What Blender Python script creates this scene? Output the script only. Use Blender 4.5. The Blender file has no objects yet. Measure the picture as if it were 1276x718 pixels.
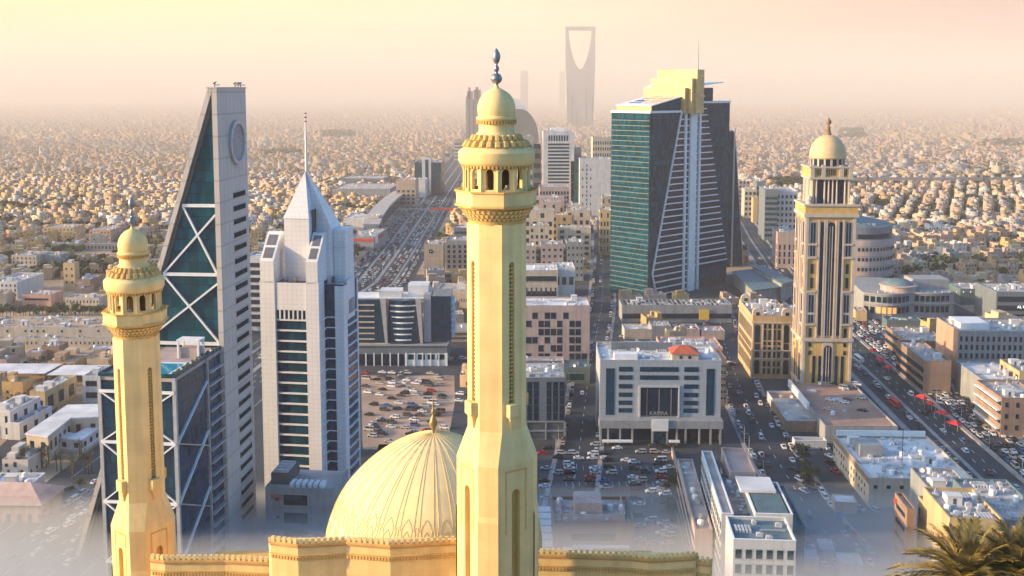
import bpy, bmesh, math, random
import numpy as np
from mathutils import Vector, Matrix
R = math.radians
S = bpy.context.scene
COL = S.collection
rng = random.Random(11)

# ------------------------------------------------------------------ camera
CAMZ = 160.0
PITCH = R(6.0)
FPX = 1315.0
PY0 = 110 + FPX * math.tan(PITCH)      # photo row of the optical axis (lens shifted down, so verticals stay upright)
cd = bpy.data.cameras.new('camera')
cam = bpy.data.objects.new('camera', cd)
COL.objects.link(cam)
cam.location = (0, 0, CAMZ)
cam.rotation_euler = (math.pi / 2 - PITCH, 0, 0)
cd.sensor_width = 36.0
cd.lens = 36.0 * FPX / 1276.0
cd.shift_y = -(359 - PY0) / 1276.0
cd.clip_start = 1.0
cd.clip_end = 60000.0
S.camera = cam

# ------------------------------------------------------------------ sky and sun
SUN_EL = R(13.0)
SUN_BACK = R(8.0)            # how far behind the camera plane the sun stands (it is on the left)
sx, sy, sz = (-math.cos(SUN_BACK) * math.cos(SUN_EL), -math.sin(SUN_BACK) * math.cos(SUN_EL), math.sin(SUN_EL))
W = bpy.data.worlds.new('World')
S.world = W
W.use_nodes = True
nt = W.node_tree
nt.nodes.clear()
def wn(t, **k):
    n = nt.nodes.new(t)
    for a, b in k.items():
        setattr(n, a, b)
    return n
out = wn('ShaderNodeOutputWorld')
bg = wn('ShaderNodeBackground')
bg.inputs['Strength'].default_value = 0.10
sky = wn('ShaderNodeTexSky')
sky.sky_type = 'NISHITA'
sky.sun_disc = False
sky.sun_elevation = SUN_EL
sky.sun_rotation = math.atan2(sx, sy)
sky.altitude = 600
sky.air_density = 1.6
sky.dust_density = 3.0
sky.ozone_density = 2.0
geo = wn('ShaderNodeNewGeometry')
sep = wn('ShaderNodeSeparateXYZ')
nt.links.new(geo.outputs['Incoming'], sep.inputs[0])
tc = wn('ShaderNodeTexCoord')
sep2 = wn('ShaderNodeSeparateXYZ')
nt.links.new(tc.outputs['Generated'], sep2.inputs[0])
# dusty band of air over the horizon: warm on the sun's side, mauve away from it
az = wn('ShaderNodeMapRange', interpolation_type='SMOOTHSTEP')
az.inputs['From Min'].default_value = -0.60
az.inputs['From Max'].default_value = 0.62
nt.links.new(sep2.outputs['X'], az.inputs['Value'])
hor = wn('ShaderNodeValToRGB')
hor.color_ramp.elements[0].color = (7.8, 5.6, 2.75, 1)
hor.color_ramp.elements[1].color = (3.8, 2.45, 2.25, 1)
e = hor.color_ramp.elements.new(0.5)
e.color = (6.9, 5.0, 3.25, 1)
nt.links.new(az.outputs[0], hor.inputs['Fac'])
el = wn('ShaderNodeMapRange', interpolation_type='SMOOTHSTEP')
el.inputs['From Min'].default_value = 0.07
el.inputs['From Max'].default_value = 0.30
nt.links.new(sep2.outputs['Z'], el.inputs['Value'])
tint = wn('ShaderNodeMix', data_type='RGBA', blend_type='MULTIPLY')
tint.inputs['Factor'].default_value = 1.0
tint.inputs[7].default_value = (0.45, 1.22, 2.00, 1)
nt.links.new(sky.outputs[0], tint.inputs[6])
mx = wn('ShaderNodeMix', data_type='RGBA')
nt.links.new(el.outputs[0], mx.inputs['Factor'])
# opposite the bright side (behind the camera) the low sky is a cooler, dimmer blue
back = wn('ShaderNodeMapRange', interpolation_type='SMOOTHSTEP')
back.inputs['From Min'].default_value = 0.45
back.inputs['From Max'].default_value = -0.35
nt.links.new(sep2.outputs['Y'], back.inputs['Value'])
mb_ = wn('ShaderNodeMix', data_type='RGBA')
nt.links.new(back.outputs[0], mb_.inputs['Factor'])
# thin uneven veils of dust
mpv = wn('ShaderNodeMapping')
mpv.inputs['Scale'].default_value = (1.0, 1.0, 9.0)
nt.links.new(tc.outputs['Generated'], mpv.inputs['Vector'])
vnz = wn('ShaderNodeTexNoise')
vnz.inputs['Scale'].default_value = 2.6
vnz.inputs['Detail'].default_value = 5
nt.links.new(mpv.outputs[0], vnz.inputs['Vector'])
vr_ = wn('ShaderNodeMapRange')
vr_.inputs['From Min'].default_value = 0.3
vr_.inputs['From Max'].default_value = 0.7
vr_.inputs['To Min'].default_value = 0.93
vr_.inputs['To Max'].default_value = 1.07
nt.links.new(vnz.outputs['Fac'], vr_.inputs['Value'])
vs_ = wn('ShaderNodeVectorMath', operation='SCALE')
nt.links.new(hor.outputs[0], vs_.inputs[0])
nt.links.new(vr_.outputs[0], vs_.inputs['Scale'])
nt.links.new(vs_.outputs[0], mb_.inputs[6])
mb_.inputs[7].default_value = (1.0, 1.9, 2.8, 1)
nt.links.new(mb_.outputs[2], mx.inputs[6])
nt.links.new(tint.outputs[2], mx.inputs[7])
# bright dusty aureole round the low sun
dt = wn('ShaderNodeVectorMath', operation='DOT_PRODUCT')
dt.inputs[1].default_value = (sx, sy, sz)
nt.links.new(tc.outputs['Generated'], dt.inputs[0])
cl0 = wn('ShaderNodeMath', operation='MAXIMUM')
cl0.inputs[1].default_value = 0.0
nt.links.new(dt.outputs['Value'], cl0.inputs[0])
pw = wn('ShaderNodeMath', operation='POWER')
pw.inputs[1].default_value = 6.0
nt.links.new(cl0.outputs[0], pw.inputs[0])
au = wn('ShaderNodeVectorMath', operation='SCALE')
au.inputs[0].default_value = (20.0, 14.0, 7.5)
nt.links.new(pw.outputs[0], au.inputs['Scale'])
ad = wn('ShaderNodeVectorMath', operation='ADD')
nt.links.new(mx.outputs[2], ad.inputs[0])
nt.links.new(au.outputs[0], ad.inputs[1])
nt.links.new(ad.outputs[0], bg.inputs['Color'])
nt.links.new(bg.outputs[0], out.inputs[0])

sd = bpy.data.lights.new('sun', 'SUN')
sd.energy = 4.4
sd.angle = R(1.0)
sd.color = (1.0, 0.68, 0.36)
sun = bpy.data.objects.new('sun', sd)
COL.objects.link(sun)
sun.rotation_euler = Vector((sx, sy, sz)).to_track_quat('Z', 'Y').to_euler()

S.view_settings.view_transform = 'Standard'
S.view_settings.look = 'None'
S.view_settings.exposure = 0.92
S.view_settings.gamma = 1.0
S.cycles.use_denoising = True
S.cycles.max_bounces = 5
S.cycles.diffuse_bounces = 2
S.cycles.glossy_bounces = 2
S.cycles.transmission_bounces = 2
S.cycles.volume_bounces = 1
S.cycles.caustics_reflective = False
S.cycles.caustics_refractive = False
S.cycles.sample_clamp_indirect = 4.0

# ------------------------------------------------------------------ pixel helpers (photo pixels 1276 x 718)
CT, ST = math.cos(PITCH), math.sin(PITCH)
def ray(px, py):
    a, b = (px - 638) / FPX, (PY0 - py) / FPX
    return Vector((a, CT + b * ST, -ST + b * CT))
def P(px, py, z=0.0):
    d = ray(px, py)
    t = (z - CAMZ) / d.z
    return Vector((d.x * t, d.y * t, z))
def PD(px, py, Y):
    d = ray(px, py)
    t = Y / d.y
    return Vector((d.x * t, Y, CAMZ + d.z * t))
def depth(p):
    return p.y * CT + (CAMZ - p.z) * ST
def proj(p):
    dc = depth(p)
    up = p.y * ST + (p.z - CAMZ) * CT
    return 638 + FPX * p.x / dc, PY0 - FPX * up / dc
def mpp(p):
    return depth(p) / FPX

# ------------------------------------------------------------------ materials
MATS = {}
def mat(name, col, rough=0.8, var=0.12, scale=0.25, metal=0.0, spec=0.3, streak=0.0, bump=0.0, attr=False, lines=None, randobj=0.0):
    """procedural surface: base colour broken up by noise, faint weather streaks, optional joint lines"""
    if name in MATS:
        return MATS[name]
    m = bpy.data.materials.new(name)
    m.use_nodes = True
    n = m.node_tree.nodes
    L = m.node_tree.links
    b = n['Principled BSDF']
    b.inputs['Roughness'].default_value = rough
    b.inputs['Metallic'].default_value = metal
    b.inputs['Specular IOR Level'].default_value = spec
    t = n.new('ShaderNodeTexCoord')
    nz = n.new('ShaderNodeTexNoise')
    nz.inputs['Scale'].default_value = scale
    nz.inputs['Detail'].default_value = 5
    L.new(t.outputs['Object'], nz.inputs['Vector'])
    r = n.new('ShaderNodeMapRange')
    r.inputs['From Min'].default_value = 0.3
    r.inputs['From Max'].default_value = 0.7
    r.inputs['To Min'].default_value = 1 - var
    r.inputs['To Max'].default_value = 1 + var
    L.new(nz.outputs['Fac'], r.inputs['Value'])
    mul = n.new('ShaderNodeVectorMath')
    mul.operation = 'SCALE'
    if attr:
        at = n.new('ShaderNodeAttribute')
        at.attribute_name = 'Col'
        L.new(at.outputs['Color'], mul.inputs[0])
    else:
        mul.inputs[0].default_value = col[:3]
    L.new(r.outputs[0], mul.inputs['Scale'])
    last = mul.outputs[0]
    if streak > 0:
        mp = n.new('ShaderNodeMapping')
        mp.inputs['Scale'].default_value = (0.9, 0.9, 0.06)
        L.new(t.outputs['Object'], mp.inputs['Vector'])
        n2 = n.new('ShaderNodeTexNoise')
        n2.inputs['Scale'].default_value = 0.7
        n2.inputs['Detail'].default_value = 4
        L.new(mp.outputs[0], n2.inputs['Vector'])
        r2 = n.new('ShaderNodeMapRange')
        r2.inputs['From Min'].default_value = 0.45
        r2.inputs['From Max'].default_value = 0.75
        r2.inputs['To Min'].default_value = 1.0
        r2.inputs['To Max'].default_value = 1 - streak
        L.new(n2.outputs['Fac'], r2.inputs['Value'])
        m2 = n.new('ShaderNodeVectorMath')
        m2.operation = 'SCALE'
        L.new(last, m2.inputs[0])
        L.new(r2.outputs[0], m2.inputs['Scale'])
        last = m2.outputs[0]
    if lines:
        # panel joints: (horizontal pitch, vertical pitch, joint strength)
        hx, vz, st = lines
        sp = n.new('ShaderNodeSeparateXYZ')
        L.new(t.outputs['Object'], sp.inputs[0])
        add = n.new('ShaderNodeMath'); add.operation = 'ADD'
        L.new(sp.outputs['X'], add.inputs[0]); L.new(sp.outputs['Y'], add.inputs[1])
        facs = []
        for src, pitch in ((add.outputs[0], hx), (sp.outputs['Z'], vz)):
            d = n.new('ShaderNodeMath'); d.operation = 'DIVIDE'; d.inputs[1].default_value = pitch
            L.new(src, d.inputs[0])
            f = n.new('ShaderNodeMath'); f.operation = 'FRACT'
            L.new(d.outputs[0], f.inputs[0])
            c = n.new('ShaderNodeMath'); c.operation = 'LESS_THAN'; c.inputs[1].default_value = 0.09
            L.new(f.outputs[0], c.inputs[0])
            facs.append(c.outputs[0])
        mxx = n.new('ShaderNodeMath'); mxx.operation = 'MAXIMUM'
        L.new(facs[0], mxx.inputs[0]); L.new(facs[1], mxx.inputs[1])
        s1 = n.new('ShaderNodeMapRange')
        s1.inputs['To Min'].default_value = 1.0
        s1.inputs['To Max'].default_value = 1 - st
        L.new(mxx.outputs[0], s1.inputs['Value'])
        m3 = n.new('ShaderNodeVectorMath'); m3.operation = 'SCALE'
        L.new(last, m3.inputs[0]); L.new(s1.outputs[0], m3.inputs['Scale'])
        last = m3.outputs[0]
    if randobj > 0:
        oi = n.new('ShaderNodeObjectInfo')
        r4 = n.new('ShaderNodeMapRange')
        r4.inputs['To Min'].default_value = 1 - randobj
        r4.inputs['To Max'].default_value = 1 + randobj
        L.new(oi.outputs['Random'], r4.inputs['Value'])
        m4 = n.new('ShaderNodeVectorMath'); m4.operation = 'SCALE'
        L.new(last, m4.inputs[0]); L.new(r4.outputs[0], m4.inputs['Scale'])
        last = m4.outputs[0]
    L.new(last, b.inputs['Base Color'])
    if bump > 0:
        bp = n.new('ShaderNodeBump')
        bp.inputs['Strength'].default_value = bump
        n3 = n.new('ShaderNodeTexNoise'); n3.inputs['Scale'].default_value = scale * 8
        L.new(t.outputs['Object'], n3.inputs['Vector'])
        L.new(n3.outputs['Fac'], bp.inputs['Height'])
        L.new(bp.outputs[0], b.inputs['Normal'])
    MATS[name] = m
    return m

def glass(name, col, rough=0.12, cell=(1.6, 3.8), var=0.32, spec=0.22):
    """dark curtain-wall glass: every pane a little different in tone, at random, thin mullion lines"""
    if name in MATS:
        return MATS[name]
    m = bpy.data.materials.new(name)
    m.use_nodes = True
    n = m.node_tree.nodes
    L = m.node_tree.links
    b = n['Principled BSDF']
    b.inputs['Roughness'].default_value = rough
    b.inputs['Specular IOR Level'].default_value = spec
    t = n.new('ShaderNodeTexCoord')
    sp = n.new('ShaderNodeSeparateXYZ')
    L.new(t.outputs['Object'], sp.inputs[0])
    add = n.new('ShaderNodeMath'); add.operation = 'ADD'
    L.new(sp.outputs['X'], add.inputs[0]); L.new(sp.outputs['Y'], add.inputs[1])
    cells, lines = [], []
    for src, pitch in ((add.outputs[0], cell[0]), (sp.outputs['Z'], cell[1])):
        d = n.new('ShaderNodeMath'); d.operation = 'DIVIDE'; d.inputs[1].default_value = pitch
        L.new(src, d.inputs[0])
        f = n.new('ShaderNodeMath'); f.operation = 'FLOOR'
        L.new(d.outputs[0], f.inputs[0]); cells.append(f.outputs[0])
        g = n.new('ShaderNodeMath'); g.operation = 'FRACT'
        L.new(d.outputs[0], g.inputs[0])
        c = n.new('ShaderNodeMath'); c.operation = 'LESS_THAN'; c.inputs[1].default_value = 0.1
        L.new(g.outputs[0], c.inputs[0]); lines.append(c.outputs[0])
    cb = n.new('ShaderNodeCombineXYZ')
    L.new(cells[0], cb.inputs[0]); L.new(cells[1], cb.inputs[1])
    wn_ = n.new('ShaderNodeTexWhiteNoise')
    wn_.noise_dimensions = '3D'
    L.new(cb.outputs[0], wn_.inputs['Vector'])
    r = n.new('ShaderNodeMapRange')
    r.inputs['To Min'].default_value = 1 - var
    r.inputs['To Max'].default_value = 1 + var
    L.new(wn_.outputs['Value'], r.inputs['Value'])
    mul = n.new('ShaderNodeVectorMath'); mul.operation = 'SCALE'
    mul.inputs[0].default_value = col
    L.new(r.outputs[0], mul.inputs['Scale'])
    mxx = n.new('ShaderNodeMath'); mxx.operation = 'MAXIMUM'
    L.new(lines[0], mxx.inputs[0]); L.new(lines[1], mxx.inputs[1])
    mix = n.new('ShaderNodeMix'); mix.data_type = 'RGBA'
    L.new(mxx.outputs[0], mix.inputs['Factor'])
    L.new(mul.outputs[0], mix.inputs[6])
    mix.inputs[7].default_value = (col[0] * 0.4 + 0.01, col[1] * 0.4 + 0.01, col[2] * 0.4 + 0.01, 1)
    L.new(mix.outputs[2], b.inputs['Base Color'])
    rr = n.new('ShaderNodeMapRange')
    rr.inputs['To Min'].default_value = rough
    rr.inputs['To Max'].default_value = rough + 0.1
    L.new(wn_.outputs['Value'], rr.inputs['Value'])
    L.new(rr.outputs[0], b.inputs['Roughness'])
    MATS[name] = m
    return m

# ------------------------------------------------------------------ mesh builder
class MB:
    def __init__(s):
        s.v, s.f, s.m = [], [], []
        s.smooth = False
    def add(s, vs, fs, mi=0):
        o = len(s.v)
        s.v.extend([tuple(x) for x in vs])
        for f in fs:
            s.f.append(tuple(i + o for i in f))
            s.m.append(mi)
        return s
    def quad(s, a, b, c, d, mi=0):
        return s.add([a, b, c, d], [(0, 1, 2, 3)], mi)
    def poly(s, pts, mi=0):
        return s.add(pts, [tuple(range(len(pts)))], mi)
    def box(s, x0, x1, y0, y1, z0, z1, mi=0, top=None):
        vs = [(x0, y0, z0), (x1, y0, z0), (x1, y1, z0), (x0, y1, z0), (x0, y0, z1), (x1, y0, z1), (x1, y1, z1), (x0, y1, z1)]
        s.add(vs, [(3, 2, 1, 0), (0, 1, 5, 4), (1, 2, 6, 5), (2, 3, 7, 6), (3, 0, 4, 7)], mi)
        return s.add([vs[4], vs[5], vs[6], vs[7]], [(0, 1, 2, 3)], mi if top is None else top)
    def prism(s, pts, z0, z1, mi=0, top=None, cap=True):
        """plan polygon (counter-clockwise) extruded upward"""
        n = len(pts)
        vs = [(p[0], p[1], z0) for p in pts] + [(p[0], p[1], z1) for p in pts]
        s.add(vs, [(i, (i + 1) % n, n + (i + 1) % n, n + i) for i in range(n)], mi)
        if cap:
            s.add(vs[n:], [tuple(range(n))], mi if top is None else top)
            s.add(vs[:n], [tuple(reversed(range(n)))], mi)
        return s
    def loft(s, rings, mi=0, cap=True, close=True):
        n = len(rings[0])
        vs = [p for r in rings for p in r]
        fs = []
        for k in range(len(rings) - 1):
            for i in range(n if close else n - 1):
                j = (i + 1) % n
                fs.append((k * n + i, k * n + j, (k + 1) * n + j, (k + 1) * n + i))
        if cap:
            fs.append(tuple(reversed(range(n))))
            fs.append(tuple((len(rings) - 1) * n + i for i in range(n)))
        return s.add(vs, fs, mi)
    def lathe(s, prof, n=32, cx=0, cy=0, mi=0, cap=True, a0=0.0):
        return s.loft([[(cx + r * math.cos(a0 + 2 * math.pi * i / n), cy + r * math.sin(a0 + 2 * math.pi * i / n), z) for i in range(n)] for r, z in prof], mi, cap)
    def bar(s, a, b, w, h=None, mi=0, up=(0, 0, 1)):
        """square bar from a to b"""
        a, b = Vector(a), Vector(b)
        d = (b - a).normalized()
        u = Vector(up)
        if abs(d.dot(u)) > 0.98:
            u = Vector((0, 1, 0))
        sd_ = d.cross(u).normalized()
        u = sd_.cross(d).normalized()
        h = w if h is None else h
        q = [sd_ * (i * w / 2) + u * (j * h / 2) for i, j in ((-1, -1), (1, -1), (1, 1), (-1, 1))]
        return s.loft([[a + k for k in q], [b + k for k in q]], mi)
    def tube(s, pts, r, n=6, mi=0):
        rings = []
        for i, p in enumerate(pts):
            p = Vector(p)
            d = (Vector(pts[min(i + 1, len(pts) - 1)]) - Vector(pts[max(i - 1, 0)])).normalized()
            u = Vector((0, 0, 1)) if abs(d.z) < 0.95 else Vector((1, 0, 0))
            a = d.cross(u).normalized()
            b = a.cross(d).normalized()
            rr = r[i] if isinstance(r, (list, tuple)) else r
            rings.append([p + a * (rr * math.cos(2 * math.pi * k / n)) + b * (rr * math.sin(2 * math.pi * k / n)) for k in range(n)])
        return s.loft(rings, mi)
    def mesh(s, name, mats):
        me = bpy.data.meshes.new(name)
        me.from_pydata(s.v, [], s.f)
        for m in (mats if isinstance(mats, (list, tuple)) else [mats]):
            me.materials.append(m)
        if len(me.materials) > 1:
            me.polygons.foreach_set('material_index', s.m)
        if s.smooth:
            me.polygons.foreach_set('use_smooth', [True] * len(me.polygons))
            me.set_sharp_from_angle(angle=R(40))
        me.update()
        return me
    def build(s, name, mats, parent=None, loc=(0, 0, 0), rz=0.0):
        o = bpy.data.objects.new(name, s.mesh(name, mats))
        COL.objects.link(o)
        o.parent = parent
        o.location = loc
        o.rotation_euler = (0, 0, rz)
        return o

def tag(o, label=None, cat=None, group=None, kind=None):
    if label: o['label'] = label
    if cat: o['category'] = cat
    if group: o['group'] = group
    if kind: o['kind'] = kind
    return o
def empty(name, label, cat, loc, rz=0.0, group=None):
    o = bpy.data.objects.new(name, None)
    COL.objects.link(o)
    o.location = loc
    o.rotation_euler = (0, 0, rz)
    return tag(o, label, cat, group)
def inst(name, me, parent, loc, rz=0.0, scale=None):
    o = bpy.data.objects.new(name, me)
    COL.objects.link(o)
    o.parent = parent
    o.location = loc
    o.rotation_euler = (0, 0, rz)
    if scale: o.scale = scale
    return o
def children(o, CH={}):
    return [c for c in ALLCH.get(o.name, [])] if ALLCH else list(o.children)
ALLCH = None
# ------------------------------------------------------------------ the air
hz = MB()
hz.box(-16000, 16000, -260, 27000, -2.0, 420.0)
vm = bpy.data.materials.new('haze_air')
vm.use_nodes = True
vn = vm.node_tree.nodes
vn.clear()
vo = vn.new('ShaderNodeOutputMaterial')
pv = vn.new('ShaderNodeVolumePrincipled')
pv.inputs['Color'].default_value = (1.0, 0.90, 0.80, 1)
pv.inputs['Density'].default_value = 0.00009
pv.inputs['Anisotropy'].default_value = 0.0
vm.node_tree.links.new(pv.outputs[0], vo.inputs['Volume'])
tag(hz.build('haze', vm), kind='stuff', label='warm dusty haze hanging over the whole city')
db = MB()
db.box(-15900, 15900, 1750, 26950, -1.5, 415.0)
vm2 = vm.copy()
vm2.name = 'dust_air'
vm2.node_tree.nodes['Principled Volume'].inputs['Density'].default_value = 0.00022
tag(db.build('dust', vm2), kind='stuff', label='thicker peach dust over the far districts')

# ------------------------------------------------------------------ ground
M_soil = mat('dusty_ground', (0.44, 0.31, 0.20), 0.95, 0.30, 0.02)
M_asph = mat('asphalt', (0.055, 0.064, 0.076), 0.85, 0.25, 0.06)
M_asph2 = mat('road_asphalt', (0.042, 0.050, 0.060), 0.8, 0.22, 0.08)
M_kerb = mat('concrete_pavement', (0.33, 0.30, 0.28), 0.9, 0.2, 0.2)
M_paint = mat('road_paint', (0.72, 0.72, 0.70), 0.7, 0.25, 0.8)
M_dirt = mat('bare_dirt', (0.42, 0.28, 0.20), 0.95, 0.3, 0.05)
g = MB()
g.quad((-16000, -255, 0), (16000, -255, 0), (16000, 26900, 0), (-16000, 26900, 0))
tag(g.build('ground', M_soil), kind='structure', label='dusty flat city ground reaching the horizon', cat='ground')
# ------------------------------------------------------------------ the hill the mosque and the camera stand on
M_hill = mat('dry_hillside', (0.38, 0.29, 0.19), 0.95, 0.3, 0.05, bump=0.4)
def sstep(a, b, x):
    t = min(1, max(0, (x - a) / (b - a)))
    return t * t * (3 - 2 * t)
def hill_z(x, y):
    top = 128 - 31.5 * sstep(45, 88, y) - 5 * sstep(105, 128, y)
    k = 1 - sstep(138, 232, y)
    k *= 1 - sstep(-250, -40, -y) * 0 
    side = (1 - sstep(50, 190, x)) * (1 - sstep(85, 210, -x)) * sstep(-250, -60, y)
    return max(-0.5, top * k * side)
hb = MB()
nx, ny = 60, 60
xs = [-220 + 420 * i / nx for i in range(nx + 1)]
ys = [-252 + 492 * j / ny for j in range(ny + 1)]
hb.add([(x, y, hill_z(x, y) + (math.sin(x * .21 + y * .13) * .4 if hill_z(x, y) > 1 else 0)) for y in ys for x in xs],
       [(j * (nx + 1) + i, j * (nx + 1) + i + 1, (j + 1) * (nx + 1) + i + 1, (j + 1) * (nx + 1) + i) for j in range(ny) for i in range(nx)])
hb.smooth = True
tag(hb.build('hill', M_hill), kind='structure', label='dry hill below the mosque', cat='hill')

# ------------------------------------------------------------------ the mosque
M_gold = mat('yellow_stone', (0.95, 0.67, 0.29), 0.75, 0.10, 0.35, streak=0.20, bump=0.15, lines=(1.3, 0.65, 0.05))
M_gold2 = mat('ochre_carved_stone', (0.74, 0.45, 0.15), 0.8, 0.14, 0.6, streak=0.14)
M_gold3 = mat('red_ochre_coping', (0.62, 0.33, 0.15), 0.8, 0.14, 0.6)
M_dome = mat('cream_dome_render', (0.93, 0.70, 0.36), 0.7, 0.06, 0.3, streak=0.10)
M_groove = mat('carved_relief', (0.80, 0.56, 0.24), 0.8, 0.1, 0.6)
M_silver = mat('weathered_bronze', (0.30, 0.30, 0.32), 0.35, 0.2, 2.0, metal=0.7)
M_brass = mat('brass', (0.70, 0.46, 0.16), 0.35, 0.2, 2.0, metal=0.6)
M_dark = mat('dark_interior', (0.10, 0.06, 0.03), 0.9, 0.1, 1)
M_white = mat('white_enamel', (0.75, 0.75, 0.74), 0.5, 0.1, 1)

def octo(a1, a2, z, rot=0.0):
    """octagon plan: a1 = apothem of the diagonal faces, a2 = apothem of the front/side faces"""
    pts = []
    for k in range(8):
        t1, t2 = rot + k * math.pi / 4, rot + (k + 1) * math.pi / 4
        p1 = a2 if k % 2 == 0 else a1
        p2 = a1 if k % 2 == 0 else a2
        det = math.sin(t2 - t1)
        x = (p1 * math.sin(t2) - p2 * math.sin(t1)) / det
        y = (p2 * math.cos(t1) - p1 * math.cos(t2)) / det
        pts.append((x, y, z))
    return pts

def niche_wall(mb, A, B, z0, z1, uc, w, h0, h1, dep, mi=0, mi_in=0, arch='round', through=False, inn=None):
    """vertical wall from plan point A to B (outside on the right when walking A->B is -normal), with one arched niche"""
    A, B = Vector((A[0], A[1], 0)), Vector((B[0], B[1], 0))
    L = (B - A).length
    d = (B - A) / L
    nrm = Vector((d.y, -d.x, 0))              # outward for counter-clockwise plans
    u0, u1 = uc * L - w / 2, uc * L + w / 2
    zs = h1 - w * 0.55
    hole = [(u0, h0), (u1, h0), (u1, zs)]
    na = 7
    for i in range(1, na):
        t = math.pi * i / na
        hole.append((uc * L + w / 2 * math.cos(t), zs + w * 0.55 * math.sin(t) ** 0.9))
    hole.append((u0, zs))
    def pt(u, z, off=0.0):
        q = A + d * u - nrm * off
        return (q.x, q.y, z)
    outer = [(0, z0), (L, z0), (L, zs)] + [(L * (1 - i / na), z1) for i in range(1, na)] + [(0, zs)]
    outer[2] = (L, zs); 
    n = len(hole)
    V = [pt(*q) for q in outer] + [pt(*q) for q in hole]
    F = []
    for i in range(n):
        j = (i + 1) % n
        F.append((i, j, n + j, n + i))
    mb.add(V, F, mi)
    # top corners
    mb.add([pt(L, zs), pt(L, z1), pt(L * (1 - 1 / na), z1)], [(0, 1, 2)], mi)
    mb.add([pt(0, zs), pt(L / na, z1), pt(0, z1)], [(0, 1, 2)], mi)
    H0 = [pt(*q) for q in hole]
    H1 = [pt(q[0], q[1], dep) for q in hole]
    mb.add(H0 + H1, [(i, (i + 1) % n, n + (i + 1) % n, n + i) for i in range(n)], mi)
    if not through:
        (inn or mb).add(H1, [tuple(range(n))], mi_in)

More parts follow.
